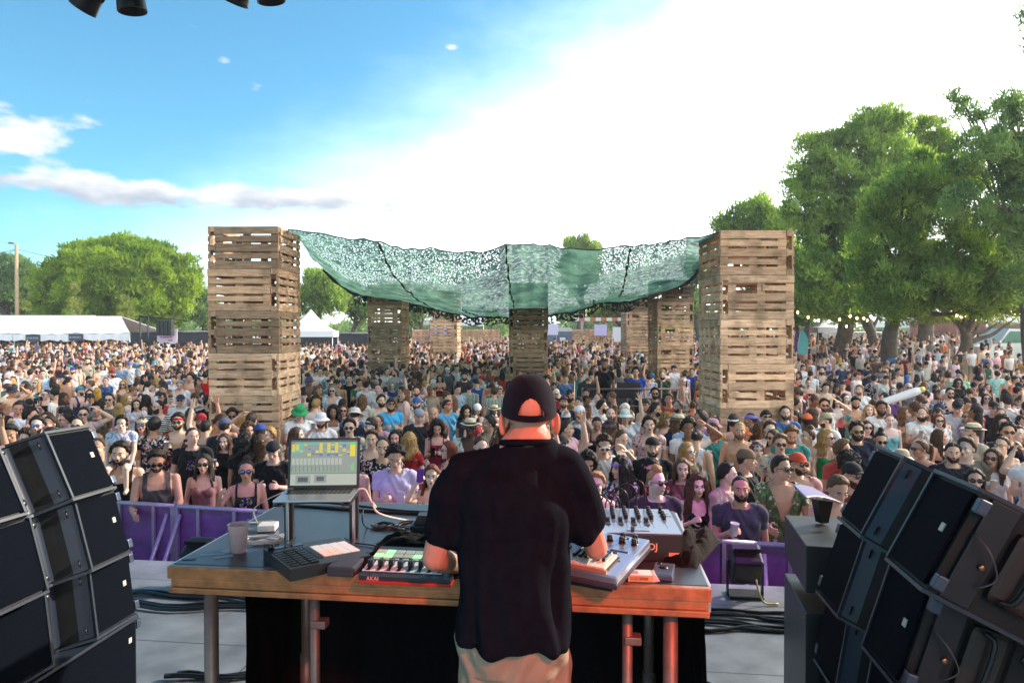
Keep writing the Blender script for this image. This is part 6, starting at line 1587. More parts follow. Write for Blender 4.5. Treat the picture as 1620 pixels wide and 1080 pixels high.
def foam():
    n, m_ = 54, 30; V = []
    for j in range(m_+1):
        for i in range(n+1):
            x, y = -.21+.42*i/n, -.15+.30*j/m_; V.append((x, y, .022+.012*math.sin(x*190)*math.sin(y*190)+.03*max(0, -y-.11)*0))
    o0 = len(V); V += [(-.21+.42*i/n, -.15, 0) for i in range(n+1)]
    Fq = [(j*(n+1)+i, j*(n+1)+i+1, (j+1)*(n+1)+i+1, (j+1)*(n+1)+i) for j in range(m_) for i in range(n)] + [(o0+i, o0+i+1, i+1, i) for i in range(n)]
    link('foam_mat', npmesh('foam_mat', V, Fq, True), mat('grey_foam', (.022,.022,.025), .95, bump=.4, bscale=200), None, Matrix.Translation((.22,2.53,TZ)) @ Matrix.Rotation(R(-27),4,'Z'), label='grey egg-crate foam under the synthesizer', category='foam')
foam()
def mixer():
    M = Matrix.Translation((.503, 2.80, TZ)) @ Matrix.Rotation(R(-5), 4, 'Z')
    root = empty('dj_mixer', M=M, label='silver-topped mixer with four channel faders, behind the synthesizer', category='mixer')
    MB().bbox((0,0,.052), (.333,.37,.104), .004).build('body', mat('mixer_black', (.02,.018,.02), .35), root)
    MB().bbox((0,0,.1055), (.329,.366,.003), .001).build('top_plate', mat('mixer_plate', (.30,.37,.48), .3, metal=.6), root)
    tz = .107
    for c in range(6):
        x = -.135+c*.052
        for r_ in range(5):
            if c == 5 and r_ == 1: continue
            MB().lathe([(.0085,0),(.0085,.016),(.007,.018),(0,.018)], (x,.155-r_*.034,tz), 12).build('knob', blackpl, root)
    for c in range(4):
        x = -.11+c*.052
        MB().bbox((x,-.065,tz+.0005), (.006,.075,.001), .0003).build('fader_slot', blackpl, root)
        MB().bbox((x,-.02+.003*(c % 2),tz+.009), (.017,.024,.016), .003).bbox((x,-.055,tz+.002), (.02,.05,.004), .001).build('fader_cap', blackpl, root)
        MB().bbox((x,.0+.02,tz+.001), (.016,.016,.002), .0006).build('cue_button', mat('amber_button', (.5,.25,.12), .4), root)
    MB().bbox((.13,.12,tz+.001), (.042,.03,.002), .0005).bbox((.135,.07,tz+.001), (.05,.012,.002), .0005).build('display', lensm, root)
    MB().bbox((.0,-.155,tz+.001), (.09,.006,.001), .0003).build('crossfader_slot', blackpl, root); MB().bbox((-.02,-.155,tz+.009), (.014,.022,.016), .003).build('crossfader', blackpl, root)
    mb = MB()
    for c in range(5): mb.bbox((-.087+c*.052,-.05,tz+.0008), (.0012,.12,.0006), .0002)
    mb.build('channel_lines', grey, root)
    tex_text('DJ', .036, T(.055,-.1856,.055, R(90),0,0), mat('print_copper', (.8,.45,.3), .4), 'lettering', root, .0004, bold=True)
    MB().bbox((.135,-.1856,.028), (.04,.001,.014), .0003).build('sticker', mat('sticker', (.8,.3,.2), .5), root)
    # patch leads standing up behind
    for i in range(5):
        x = -.14+i*.022; mb = MB(); mb.tube([(x,.18,.06),(x-.01,.21,.12),(x+.01+.01*i,.20,.16+.015*i),(x+.05+.015*i,.19,.13+.02*i),(x+.07+.01*i,.19,.08)], .0035, 6); mb.build('patch_lead', blackpl, root)
mixer()
def drape(name, M, w, d, h, seed, label, m=None):
    nx, ny = 40, 28; V = []
    for j in range(ny+1):
        for i in range(nx+1):
            u, v = i/nx*2-1, j/ny*2-1; e = max(0, 1-abs(u)**3)*max(0, 1-abs(v)**3)
            z = h*e*(.65+.6*MN.noise(Vector((u*1.8+seed, v*1.8, seed)))+.25*abs(MN.noise(Vector((u*5, v*5, seed))))) + .002
            k = 1+.12*MN.noise(Vector((u*2, v*2, seed+4))); V.append((u*w/2*k, v*d/2*k, max(.001, z)))
    Fq = [(j*(nx+1)+i, j*(nx+1)+i+1, (j+1)*(nx+1)+i+1, (j+1)*(nx+1)+i) for j in range(ny) for i in range(nx)]
    link(name, npmesh(name, V, Fq, True), m or mat('dark_fleece', (.003,.003,.004), .95, bump=.4, bscale=150, sheen=.05, spec=.2), None, M, label=label, category='cloth')
drape('crumpled_cloth', Matrix.Translation((-.36,2.74,TZ)) @ Matrix.Rotation(R(-5),4,'Z'), .40, .16, .085, 3, 'crumpled black cloth behind the clip-launch controller')
drape('folded_jacket', Matrix.Translation((.73,2.74,TZ+.0)) @ Matrix.Rotation(R(60),4,'Z'), .42, .14, .10, 8, 'black jacket bunched beside the mixer at the right table edge')
def cup_big():
    o = MB(); o.lathe([(.029,0),(.031,0),(.040,.108),(.042,.112),(.039,.110),(.030,.006),(0,.006)], (0,0,0), 28)
    root = o.build('plastic_cup', mat('milky_cup', (.82,.62,.66), .25, trans=.35, var=.1, vscale=20), None, onT(377,872), label='milky pink-tinted reusable cup at the left end of the table', category='cup')
    MB().lathe([(.031,.004),(.0325,.02),(0,.021)], (0,0,0), 24).build('drink', mat('melted_ice', (.45,.45,.42), .3), root)
cup_big()
def loops(name, c, R_, n, r, m, label, seed, M=None, zz=.004, extra=()):
    rs = random.Random(seed); mb = MB()
    for k in range(n):
        rx, ry = R_*rs.uniform(.8,1.05), R_*rs.uniform(.55,.8); cx, cy = c[0]+rs.uniform(-.01,.01), c[1]+rs.uniform(-.01,.01); ph = rs.uniform(0, 6)
        mb.tube([(cx+rx*math.cos(a+ph), cy+ry*math.sin(a+ph), zz+r*2*k*.6+.004*math.sin(a*3+k)) for a in [2*math.pi*i/26 for i in range(26)]], r, 6, closed=True)
    for e in extra: mb.tube(e, r, 6)
    mb.build(name, m, None, M, label=label, category='cable')
wcab = mat('white_cable', (.62,.56,.52), .45); bcab = mat('black_cable', (.01,.01,.011), .4)
q = onT(424,841).translation; Z0 = TZ
MB().bbox((0,0,.016), (.078,.078,.028), .006).build('power_adapter', mat('adapter_white', (.78,.70,.68), .3), None, onT(424,838,0,.1), label='white square laptop power adapter on the table', category='charger')
c = onT(418,856).translation; loops('coiled_cable', (c.x,c.y), .085, 4, .0026, wcab, 'coiled pale laptop cable in front of the white adapter', 5, None, TZ+.004)
c = onT(408,833).translation; d = U(448,778,2.95)
loops('coiled_cable', (c.x,c.y), .085, 3, .0024, wcab, 'pale cable looped behind the pink cup and rising to the laptop', 6, None, TZ+.004, [[(c.x,c.y,TZ+.01),(c.x+.0,c.y-.05,TZ+.09),((c.x+d.x)/2,d.y,TZ+.15),tuple(d)]])
mb = MB(); pts = [U(563,775,2.95),U(577,774,2.97),U(588,795,2.95),U(600,812,2.93),G(640,822,TZ+.006),G(668,824,TZ+.01)]; mb.tube(pts, .0045, 8); mb.tube([U(588,795,2.95),U(594,803,2.94)], .008, 8)
mb.build('adapter_cable', wcab, None, None, label='grey adapter cable arching from the laptop to the black hub', category='cable')
mb = MB(); mb.tube([U(575,803,2.96),U(573,822,2.92),G(580,834,TZ+.004),G(600,838,TZ+.004),G(640,836,TZ+.004)], .003, 6); mb.build('thin_cable', bcab, None, None, label='thin black cable dangling right of the laptop stand', category='cable')
for i, (x, y, R_, n, lb) in enumerate([(606,834,.05,3,'small tangle of black cable right of the laptop stand'), (655,836,.09,4,'tangle of black leads in front of the black hub box'), (1085,860,.05,2,'black lead beside the mixer on the right')]):
    c = onT(x, y).translation; loops('tangled_cable', (c.x, c.y), R_, n, .0032, bcab, lb, 20+i, None, TZ+.004)
mb = MB(); mb.tube([G(424,856,TZ+.005),G(418,859,TZ+.005),G(425,864,TZ+.006),G(432,868,TZ+.012)], .0025, 6).bbox(tuple(G(428,857,TZ+.005)), (.03,.02,.008), .002); mb.build('usb_lead', bcab, None, None, label='short black usb lead at the left corner of the pad controller', category='cable')
mb = MB(); mb.tube([G(575,875,TZ+.01),G(600,868,TZ+.006),G(590,862,TZ+.006),G(560,858,TZ+.006),G(545,850,TZ+.006)], .003, 6); mb.build('usb_lead', bcab, None, None, label='black lead running between the controllers', category='cable')
mb = MB(); mb.tube([G(447,800,TZ+.01),G(480,800,TZ+.006),G(560,806,TZ+.006),G(660,812,TZ+.006),G(780,816,TZ+.006)], .006, 8); mb.tube([G(452,796,TZ+.012),G(520,795,TZ+.010),G(640,808,TZ+.008),G(760,812,TZ+.008)], .006, 8)
mb.build('long_cable', bcab, None, None, label='thick black cables along the back edge of the table', category='cable')
mb = MB(); o_ = G(677,838,TZ+.03); mb.bbox((0,0,.03), (.14,.09,.06), .004).prism([(-.06,.06),(.06,.06),(.02,.10),(-.04,.10)], -.03, .03)
mb.build('hub_box', dkgrey, None, Matrix.Translation((o_.x,o_.y,TZ)), label='black power hub box between the laptop and the performer', category='box')
def cig():
    M = Matrix.Translation((.455,2.42,TZ)) @ Matrix.Rotation(R(-4), 4, 'Z'); root = empty('cigarette_pack', M=M, label='open white and orange cigarette packet lying at the front of the table', category='packet')
    MB().bbox((0,0,.012), (.088,.056,.023), .001).build('box', mat('packet_side', (.72,.42,.22), .5), root)
    MB().bbox((-.002,0,.0242), (.084,.055,.0012), .0003).build('top_label', mat('packet_top', (.74,.70,.72), .5), root)
    MB().prism([(.044,.0),(.068,.004),(.052,.026),(.044,.024)], -.027, .027).build('lid', mat('packet_lid', (.7,.6,.62), .5), root)
    mb = MB()
    for i in range(9): mb.box((-.035+i*.0042,-.0284,.012), (.002,.0008,.013))
    mb.box((.012,-.0284,.012), (.03,.0008,.010)); mb.build('barcode', mat('packet_print', (.35,.12,.05), .6), root)
    mb = MB()
    for i in range(4): mb.box((-.022,-.014+i*.009,.0252), (.032,.004,.0006))
    mb.build('print', mat('packet_violet', (.30,.12,.22), .6), root)
cig()
def pocket():
    M = Matrix.Translation((.55,2.465,TZ)) @ Matrix.Rotation(R(-17), 4, 'Z'); root = MB().bbox((0,0,.012), (.074,.135,.022), .005).build('pocket_device', mat('device_blue', (.10,.13,.20), .3, metal=.5), None, M, label='dark slim device with a round dial beside the cigarette packet', category='device')
    MB().lathe([(.016,0),(.016,.002),(0,.002)], (0,.01,.023), 18).build('dial', blackpl, root); MB().lathe([(.008,0),(.008,.002),(0,.002)], (-.018,.05,.023), 14).build('lens', blackpl, root)
pocket()
# ------------------------------------------------------------------ the performer
def performer():
    ARM['djL'] = ((.30,-.08,-1), (-.34,-.92,-.42), 'relax'); ARM['djR'] = ((.34,-.24,-.92), (.06,-.95,-.06), 'relax')
    B = body('performer', False, 'djL', 'djR', 0, 10, vox=.0048, big=.96, hoff=(-.05,-.01,-.056), neck=1.35, palmL=(0,0,-1), palmR=(0,0,-1))
    M = Matrix.Translation((.008, 2.23, SZ+.024)) @ Matrix.Rotation(math.pi + R(2), 4, 'Z') @ Matrix.Diagonal((1.0,1.03,1.05,1))
    pm = mat('performer_skin', srgb('#c99680'), .5, var=.12, vscale=16, bump=.12, bscale=90); 
    me = B['me']; me.materials[0] = pm
    o = link('person', me, None, None, M, label='bald bearded performer in black tee and navy cap, seen from behind at the table', category='performer')
    bm = bmesh.new()
    loft_mesh(bm, [(.885,0,.004,.192,.160,2.7),(.93,0,.004,.188,.156,2.6),(1.05,0,.002,.178,.146,2.5),(1.18,0,.0,.178,.140,2.5),(1.30,0,.004,.192,.138,2.5),(1.38,0,.012,.190,.118,2.4),(1.43,-.01,.016,.155,.09,2.3),(1.475,-.03,.02,.100,.078,2.2),(1.495,-.04,.02,.086,.074,2.2)], 40)
    for s, arm in ((1,'djL'),(-1,'djR')):
        ud = Vector((ARM[arm][0][0]*s, ARM[arm][0][1], ARM[arm][0][2])).normalized(); sh = Vector((s*.172,.008,1.395)); 
        cap_mesh(bm, (s*.07-.015,.018,1.445), tuple(sh+Vector((0,0,-.002))), .052, .066, 16)
        cap_mesh(bm, tuple(sh), tuple(sh+ud*.185), .068, .072, 18)
    sm = remesh(bm, .007, 10, 'tee'); V = getco(sm); N_ = getnor(sm); x, y, z = V.T
    low = np.clip((1.42-z)/.5, 0, 1)
    back = np.clip(y/.1, -1, 1)
    w = .0065*np.sin(x*34 + 3.2*np.sin(z*7) + 1.2*y)*low + .004*np.sin(x*60-z*18)*low + .0055*np.sin(z*30 + x*22*np.sign(x) + 2*np.sin(x*12))*np.clip((z-1.12)/.2, 0, 1)*(np.abs(x) > .07) + .004*np.sin(z*19+np.abs(x)*30)
    w += .010*np.exp(-((np.abs(x)-.135)/.016)**2)*np.clip((1.34-z)/.3, 0, 1)*np.sign(y)*-1
    V = V + N_*w[:, None]*1.5
    sm.vertices.foreach_set('co', V.astype(np.float32).ravel()); sm.polygons.foreach_set('use_smooth', np.ones(len(sm.polygons), bool)); sm.update()
    tm = mat('black_jersey', (.0075,.0105,.018), .95, bump=.35, bscale=420, var=.25, vscale=30, spec=.05, detail=6)
    link('t_shirt', sm, tm, o)
    MB().tube([(-.04+.080*math.cos(t)*1.03, .02+.070*math.sin(t)*1.03, 1.492+.012*math.sin(t)) for t in [2*math.pi*i/36 for i in range(36)]], .0105, 8, closed=True).build('collar', tm, o)
    put('trousers', cloth('trousers', B), mat('cotton_trousers', srgb('#a39682'), .9, bump=.3, bscale=250, var=.12, vscale=12), o, None, (.5,.5,.5))
    HM = B['HM']
    # cap with a strap opening at the back
    cm_ = mat('navy_cap', (.0035,.006,.016), .9, bump=.3, bscale=380, sheen=.05, spec=.2)
    mb = MB(); n, k = 180, 80; rx, ry, h, z0 = .091, .110, .098, .012; vs = []; keep = []
    def lowz(a):  # a: 0 front, pi back
        return z0 + .018*math.cos(a)*-1*-1
    for i in range(k+1):
        t = math.pi/2*i/k
        for j in range(n):
            a = 2*math.pi*j/n; r_ = math.cos(t)**.80; seam = 1-.006*(abs(math.cos(a*3))**24)*(math.cos(t)); zb = z0 + .024*math.cos(a)   # a measured from +y (back)... lower behind
            vs.append(Vector((rx*r_*math.sin(a)*seam, .012+ry*r_*math.cos(a)*seam, z0 + (h+.028)*math.sin(t) - .035*math.cos(t)*max(0, math.cos(a)))))
    fs = []
    for i in range(k):
        for j in range(n):
            a = 2*math.pi*(j+.5)/n; a = a if a < math.pi else a-2*math.pi
            if (a/.50)**2 + ((i+.5)/(k*.36))**2 < 1 and i >= 8: continue
            if i < 3 and abs(a) < .50 and False: continue
            fs.append((i*n+j, i*n+(j+1) % n, (i+1)*n+(j+1) % n, (i+1)*n+j))
    mb.add(vs, fs, 0, True); capm = mb.mesh('cap'); 
    capo = link('cap', capm, cm_, o, HM); sol = capo.modifiers.new('s', 'SOLIDIFY'); sol.thickness = .003
    MB_ = MB(); visor(MB_, False, .035, -.25); MB_.build('peak', cm_, capo)
    MB().ell((0,.012,z0+h+.028), (.008,.008,.004), 10, 6).build('button', cm_, capo)
    MB().bbox((-.042,.012+ry*1.0,z0-.010), (.016,.012,.018), .003, (0,0,.35)).build('buckle', blackpl, capo)
    # long beard, seen past the left cheek
    mb = MB(); n, k = 30, 22; vs = []
    for i in range(k+1):
        t = math.pi*i/k
        for j in range(n):
            p = 2*math.pi*j/n; d = Vector((math.sin(t)*math.cos(p), math.sin(t)*math.sin(p), math.cos(t))); r_ = 1+.10*MN.noise(d*7)+.04*math.sin(p*13)
            vs.append(Vector((.040, -.06, -.10)) + Vector((d.x*.082, d.y*.05, d.z*.092))*r_)
    mb.add(vs, [(i*n+j, (i+1)*n+j, (i+1)*n+(j+1) % n, i*n+(j+1) % n) for i in range(k) for j in range(n)], 0, True)
    mb.build('beard', hairm, o, HM, color=srgb('#6a3a24'))
    for s in (-1, 1): MB().ell((s*.088,.018,-.022), (.009,.023,.036), 14, 10, 0, None, (0,0,-s*.5)).ell((s*.094,.026,-.020), (.004,.014,.025), 12, 8).build('ear', pm, o, HM @ Matrix.Rotation(0, 4, 'Z'))
    h, d = B['hands'][1]; w_ = h - d*.10
    mb = MB(); M2 = Matrix.Translation(w_) @ d.to_track_quat('Z', 'Y').to_matrix().to_4x4()
    mb.lathe([(.036,-.012),(.041,-.012),(.041,.012),(.036,.012)], (0,0,0), 24, 0, M2); mb.build('wrist_band', blackpl, o)
performer()
# ------------------------------------------------------------------ loudspeakers facing across the stage
boxm = mat('speaker_paint', (.010,.010,.013), .5, bump=.2, bscale=300, spec=.3, var=.3, vscale=9)
hornm = mat('horn_paint', (.032,.045,.08), .38, spec=.4, bump=.05, bscale=300)
def grillm():
    m = mat('grille', (.0018,.0035,.009), .8, spec=.08); nt = m.node_tree; N = nt.nodes; L = nt.links
    tc = N.new('ShaderNodeTexCoord'); vo = N.new('ShaderNodeTexVoronoi'); vo.inputs['Scale'].default_value = 330; L.new(tc.outputs['Object'], vo.inputs['Vector'])
    bp = N.new('ShaderNodeBump'); bp.inputs['Strength'].default_value = .6; bp.inputs['Distance'].default_value = .004; L.new(vo.outputs['Distance'], bp.inputs['Height']); L.new(bp.outputs[0], N['Principled BSDF'].inputs['Normal']); return m
grm = grillm(); edgeal = mat('speaker_edge', (.025,.034,.055), .4, spec=.5); rigm = mat('rigging_steel', (.03,.03,.036), .35, metal=.6); badge = mat('badge', (.62,.60,.50), .4)
def speaker(loc, rz, rx, ry, label, W=.86, H=.345, a=.13, dep=.50, vee=.12, kind='top', group='line array boxes at the sides of the stage'):
    M = Matrix.Translation(loc) @ Matrix.Rotation(R(rz), 4, 'Z') @ Matrix.Rotation(R(rx), 4, 'X') @ Matrix.Rotation(R(ry), 4, 'Y')
    root = empty('loudspeaker', M=M, label=label, category='loudspeaker', group=group)
    h = H/2; mb = MB()
    prof = [(-W/2,0),(-a,0),(-a*.55,vee*.55),(-a*.2,vee*.93),(0,vee),(a*.2,vee*.93),(a*.55,vee*.55),(a,0),(W/2,0)] if kind == 'top' else [(-W/2,0),(W/2,0)]
    def shell(z0, z1, dy=0, ins=0):
        pts = [(x, y+dy) for x, y in prof] + [(W/2-ins, dep),( -W/2+ins, dep)]
        mb.prism([(p[0], p[1]) for p in pts], z0, z1, 0, None, 'z')
    shell(-h+.012, h-.012, .004)
    # projecting lids top and bottom that give the stack its light lines
    for z0, z1 in ((-h, -h+.012), (h-.012, h)):
        mb2 = MB(); pts = [(x*1.004, y-.010 if abs(x) >= a else y-.008) for x, y in prof] + [(W/2+.002, dep+.004), (-W/2-.002, dep+.004)]
        mb2.prism(pts, z0, z1, 0, None, 'z'); mb2.build('edge_plate', edgeal, root)
    mb.build('cabinet', boxm, root)
    if kind == 'top':
        for s in (-1, 1):
            MB().bbox((s*(W/2+a)/2, -.002, 0), (W/2-a-.03,.012,H-.045), .003).build('grille', grm, root)
            MB().box((s*(a+.007),-.005,0), (.012,.014,H-.03)).build('grille_edge', edgeal, root)
            g = MB(); g.add([(s*(a-.003),.0035,-h+.02),(s*(a-.003),.0035,h-.02),(s*a*.56,vee*.545,h-.02),(s*a*.56,vee*.545,-h+.02)], [(0,1,2,3)]); 
            pl = MB(); n = 10; vs = []
            for i in range(n+1):
                t = i/n; 
                x = s*(a-.002)*(1-t) + s*a*.04*t; y = .000+ (vee-.006)*math.sin(t*math.pi/2)**1.1
                vs += [(x, y, -h+.018), (x, y, h-.018)]
            pl.add(vs, [(2*i, 2*i+2, 2*i+3, 2*i+1) for i in range(n)], 0, True); pl.build('horn_flare', hornm, root)
            for z in (-h+.055, h-.055):
                MB().lathe([(.018,0),(.018,.004),(0,.004)], (0,0,0), 18, 0, T(s*a*.80, vee*.17, z, R(90), 0, 0) @ Matrix.Rotation(s*R(30), 4, 'Y')).build('port', blackpl, root)
        MB().box((0, vee-.012, 0), (.014,.012,H-.05)).build('slot', blackpl, root)
        MB().box((W/2-.07,-.010,.02), (.022,.004,.026)).build('badge', badge, root)
    else:
        MB().bbox((0,-.004,0), (W-.05,.012,H-.05), .003).build('grille', grm, root); MB().box((W/2-.07,-.012,h-.10), (.022,.004,.026)).build('badge', badge, root)
    for s in (-1, 1):
        X = s*(W/2+.006)
        MB().bbox((X,.075,0), (.016,.085,H-.03), .004).build('rigging_plate', rigm, root)
        for z in (-h+.05, h-.05): MB().bbox((X+s*.012,.015,z), (.034,.034,.045), .006).build('rigging_lug', mat('lug_steel', (.07,.09,.13), .4, metal=.6), root)
        MB().bbox((X+s*.002,.20,0), (.012,.13,H*.62), .02).build('handle_recess', mat('recess', (.02,.014,.014), .5), root)
        MB().tube([(X+s*.016,.17,-h*.55),(X+s*.03,.20,-h*.4),(X+s*.03,.20,h*.4),(X+s*.016,.17,h*.55)], .008, 8).build('handle', rigm, root)
        MB().lathe([(.006,0),(.010,.003),(.006,.006)], (0,0,0), 14, 0, T(X+s*.012,.09,-.03,0,R(90)*s,0)).build('pin_ring', mat('brass_pin', (.45,.25,.12), .3, metal=.8), root)
        MB().tube([(X+s*.015,.03,.05),(X+s*.05,.07,.02),(X+s*.045,.12,-.04),(X+s*.02,.10,-.09)], .0028, 6).build('pin_cord', mat('steel_cord', (.12,.11,.12), .4, metal=.6), root)
        for (y, z) in ((.36,.06),(.37,-.07)): MB().ell((X+s*-.004,y,z), (.006,.062,.028), 18, 8, 0, None, (.25,0,0)).build('hand_hole', blackpl, root)
    return root
sp1 = 'top loudspeaker of the left stack, tilted back'; 
speaker((-2.085,2.973,2.489), 86.1, -25.1, 2, sp1); speaker((-2.02,3.039,2.150), 86.1, -15.8, 1.5, 'second loudspeaker from the top of the left stack')
speaker((-2.03,3.12,1.80), 84, -7.7, .8, 'third loudspeaker from the top of the left stack'); speaker((-2.02,3.12,1.385), 84, 0, 0, 'deep bass box at the foot of the left stack', .9, .455, kind='sub', dep=.62)
speaker((1.35,2.382,2.489), -101.3, -26.5, -1.4, 'top loudspeaker of the right stack, nearest the right edge'); speaker((1.333,2.56,2.128), -99, -17.6, -1.3, 'second loudspeaker from the top of the right stack')
speaker((1.35,2.66,1.775), -98, -9, 0, 'third loudspeaker from the top of the right stack'); speaker((1.38,2.72,1.37), -98, 0, 0, 'bass box at the foot of the right stack', .9, .43, kind='sub', dep=.62)
# amplifier cabinets behind the right stack
def cab(loc, rz, W, D_, H, label, ms):
    M = Matrix.Translation(loc) @ Matrix.Rotation(R(rz), 4, 'Z'); root = empty('equipment_cabinet', M=M, label=label, category='cabinet')
    MB().bbox((0,D_/2,H/2), (W,D_,H), .006).build('case', ms, root)
    mb = MB()
    for sx in (-1, 1):
        for zz in (.03, H-.03): mb.lathe([(.006,0),(.005,.003),(0,.003)], (0,0,0), 8, 0, T(sx*(W/2-.03),-.001,zz,R(90),0,0))
    mb.build('bolt', mat('bolt_steel', (.3,.3,.34), .3, metal=.8), root); return root
cab(m1 := (1.45,3.49,1.865), -102, .56, .55, .225, 'upper grey-topped black cabinet behind the right loudspeakers', mat('cab_paint', (.03,.034,.044), .42, spec=.6, bump=.2, bscale=300, var=.15))
cab((1.45,3.49,1.152), -102, .56, .55, .615, 'tall black cabinet standing on the stage behind the right loudspeakers', mat('cab_paint'))
MB().bbox((0,.30,.045), (.38,.35,.09), .002).build('rack_gap_block', blackpl, None, Matrix.Translation((1.50,3.45,1.770)) @ Matrix.Rotation(R(-102),4,'Z'), label='dark block between the two black cabinets', category='block')
# lamp heads on the stage floor near the front edge
def floor_lamp(loc, rz, label, s=1.0):
    root = empty('floor_lamp', M=Matrix.Translation(loc) @ Matrix.Rotation(rz, 4, 'Z') @ Matrix.Scale(s, 4), label=label, category='stage lamp', group='black lamps on the stage floor')
    MB().bbox((0,0,.012), (.24,.16,.024), .004).build('foot', blackpl, root)
    for x in (-1, 1): MB().bbox((x*.125,0,.14), (.012,.05,.26), .003).build('yoke_arm', blackpl, root)
    MB().bbox((0,0,.24), (.22,.20,.22), .02, (.5,0,0)).build('lamp_body', dkgrey, root)
    mb = MB()
    for i in range(7): mb.box((0,-.085+.02*i,.365-.011*i), (.19,.006,.03), (.5,0,0))
    mb.build('cooling_fins', blackpl, root)
    MB().bbox((0,-.098,.20), (.18,.02,.16), .004, (.5,0,0)).build('back_plate', mat('lamp_back', (.02,.02,.024), .25), root)
    MB().tube([(.05,-.12,.17),(.06,-.16,.10),(.10,-.17,.02),(.2,-.15,.01)], .007, 8).build('plug_lead', mat('plug_yellow', (.5,.38,.12), .4), root)
floor_lamp((1.72,5.02,SZ), R(-6), 'black stage lamp on the floor right of the table', 1.0)
floor_lamp((-2.40,5.25,SZ), R(-6), 'black stage lamp peeping over the left end of the table', .95)
def cables(pts_list, label, name='cable_bundle', r=.011, m=None):
    mb = MB(); 
    for p in pts_list: mb.tube(p, r, 7)
    mb.build(name, m or bcab, None, None, label=label, category='cable')
def run(a, b, z, amp, seed, n=14):
    out = []; rs = random.Random(seed); ph = rs.uniform(0, 6)
    for i in range(n):
        t = i/(n-1); out.append((a[0]+(b[0]-a[0])*t, a[1]+(b[1]-a[1])*t + amp*math.sin(t*6+ph)+amp*.4*math.sin(t*15+ph*2), z+.004*math.sin(t*20)))
    return out
cables([run((.95,4.75-.05*i),(2.4,4.6-.05*i), SZ+.012+.004*(i % 3), .05, i) for i in range(7)], 'bundle of black cables on the stage floor right of the table')
cables([run((-2.9,5.1-.05*i),(-1.1,4.85-.04*i), SZ+.012+.004*(i % 3), .05, 30+i) for i in range(6)], 'bundle of black cables on the stage floor left of the table')
cables([run((-1.9,3.85),(-1.1,3.9), SZ+.012, .04, 40), run((-1.95,3.80),(-1.1,3.86), SZ+.02, .02, 41)], 'pair of black cables crossing the floor under the left table leg', r=.014)
cables([[(-1.72,5.1,SZ+.02),(-1.66,5.0,SZ+.10),(-1.7,4.85,SZ+.12),(-1.8,4.8,SZ+.04)]], 'thin loop of cable standing up left of the table', r=.006)
def power_block():
    M = Matrix.Translation((1.22,3.42,SZ)) @ Matrix.Rotation(R(-28), 4, 'Z'); root = empty('power_splitter', M=M, label='ribbed black and blue power splitter on the floor at the lower right', category='power splitter')
    MB().bbox((0,0,.06), (.24,.12,.11), .02).build('body', blackpl, root)
    MB().lathe([(.045,-.11),(.05,-.10),(.05,.10),(.045,.11)], (0,0,0), 20, 0, T(0,0,.085,0,R(90),0)).build('barrel', mat('blue_barrel', (.12,.20,.34), .25, spec=.7), root)
    for i in range(5): MB().bbox((-.09+i*.045,-.045,.07), (.03,.06,.11), .006).build('rib', blackpl, root)
    for (x, y) in ((.13,.0),(.13,-.04),(-.13,.0)): MB().lathe([(.012,0),(.012,.04),(.008,.05)], (0,0,0), 10, 0, T(x,y,.09,0,R(90)*(1 if x > 0 else -1),0)).build('plug', mat('plug_steel', (.6,.55,.5), .3, metal=.7), root)
    for k, e in enumerate(([(-.15,0,.09),(-.25,.02,.12),(-.36,.0,.05),(-.5,-.05,.01)], [(-.15,0,.08),(-.28,-.04,.03),(-.2,-.14,.01),(-.12,-.25,.01)], [(.16,0,.09),(.24,-.02,.06),(.3,-.15,.01),(.34,-.4,.01)])): MB().tube(e, .006, 7).build('lead', bcab, root)
power_block()
# pale curved sheet on a wedge, violet light painted into its colour
def sheet():
    root = empty('lamp_shield', M=T(1.60,3.52,2.10, 0,0,R(20)), label='curved violet-lit sheet on a black wedge above the cabinets', category='shield'); V = []
    for j in range(9):
        for i in range(17):
            u, v = i/16*2-1, j/8; V.append((u*.15*(1-.35*v*abs(u)), -.03+.14*v-.02*u*u, .13+.035*v+.02*(1-u*u)-.035*u))
    me = npmesh('sheet', V, [(j*17+i, j*17+i+1, (j+1)*17+i+1, (j+1)*17+i) for j in range(8) for i in range(16)], True); o = link('sheet', me, mat('pale_sheet', (.26,.25,.5), .4), root); s = o.modifiers.new('s', 'SOLIDIFY'); s.thickness = .004
    MB().prism([(.03,0),(.07,0),(.10,.11),(.0,.125)], .02, .07).build('wedge', blackpl, root)
sheet()
# ------------------------------------------------------------------ lamps hanging from the front truss
def par(px, py, D, tilt, label, s=1.0, lit=None):
    p = U(px, py, D); root = empty('hanging_lamp', M=Matrix.Translation(p) @ Matrix.Rotation(tilt[1], 4, 'Y') @ Matrix.Rotation(tilt[0], 4, 'X') @ Matrix.Scale(s, 4), label=label, category='stage lamp', group='black lamps hanging from the stage truss')
    MB().lathe([(0,.16),(.05,.155),(.075,.12),(.085,.04),(.088,-.06),(.092,-.11),(.092,-.12),(.083,-.12),(.08,-.06),(0,-.05)], (0,0,0), 28).build('barrel', mat('lamp_black', (.010,.014,.024), .4), root)
    MB().tube([(-.10,0,0),(-.105,0,.10),(-.08,0,.22),(0,0,.25),(.08,0,.22),(.105,0,.10),(.10,0,0)], .009, 6).build('yoke', mat('lamp_black'), root)
    MB().bbox((.06,.03,.10), (.05,.05,.05), .006).tube([(.05,.03,.12),(.10,.05,.18),(.05,.02,.3)], .006, 6).build('connector', blackpl, root)
    return root
par(143,-9,4.6,(R(12),R(38)), 'leftmost hanging stage lamp, angled outwards at the top left', .95); par(205,-11,4.6,(R(5),R(-6)), 'second hanging stage lamp, upright at the top left', 1.0)
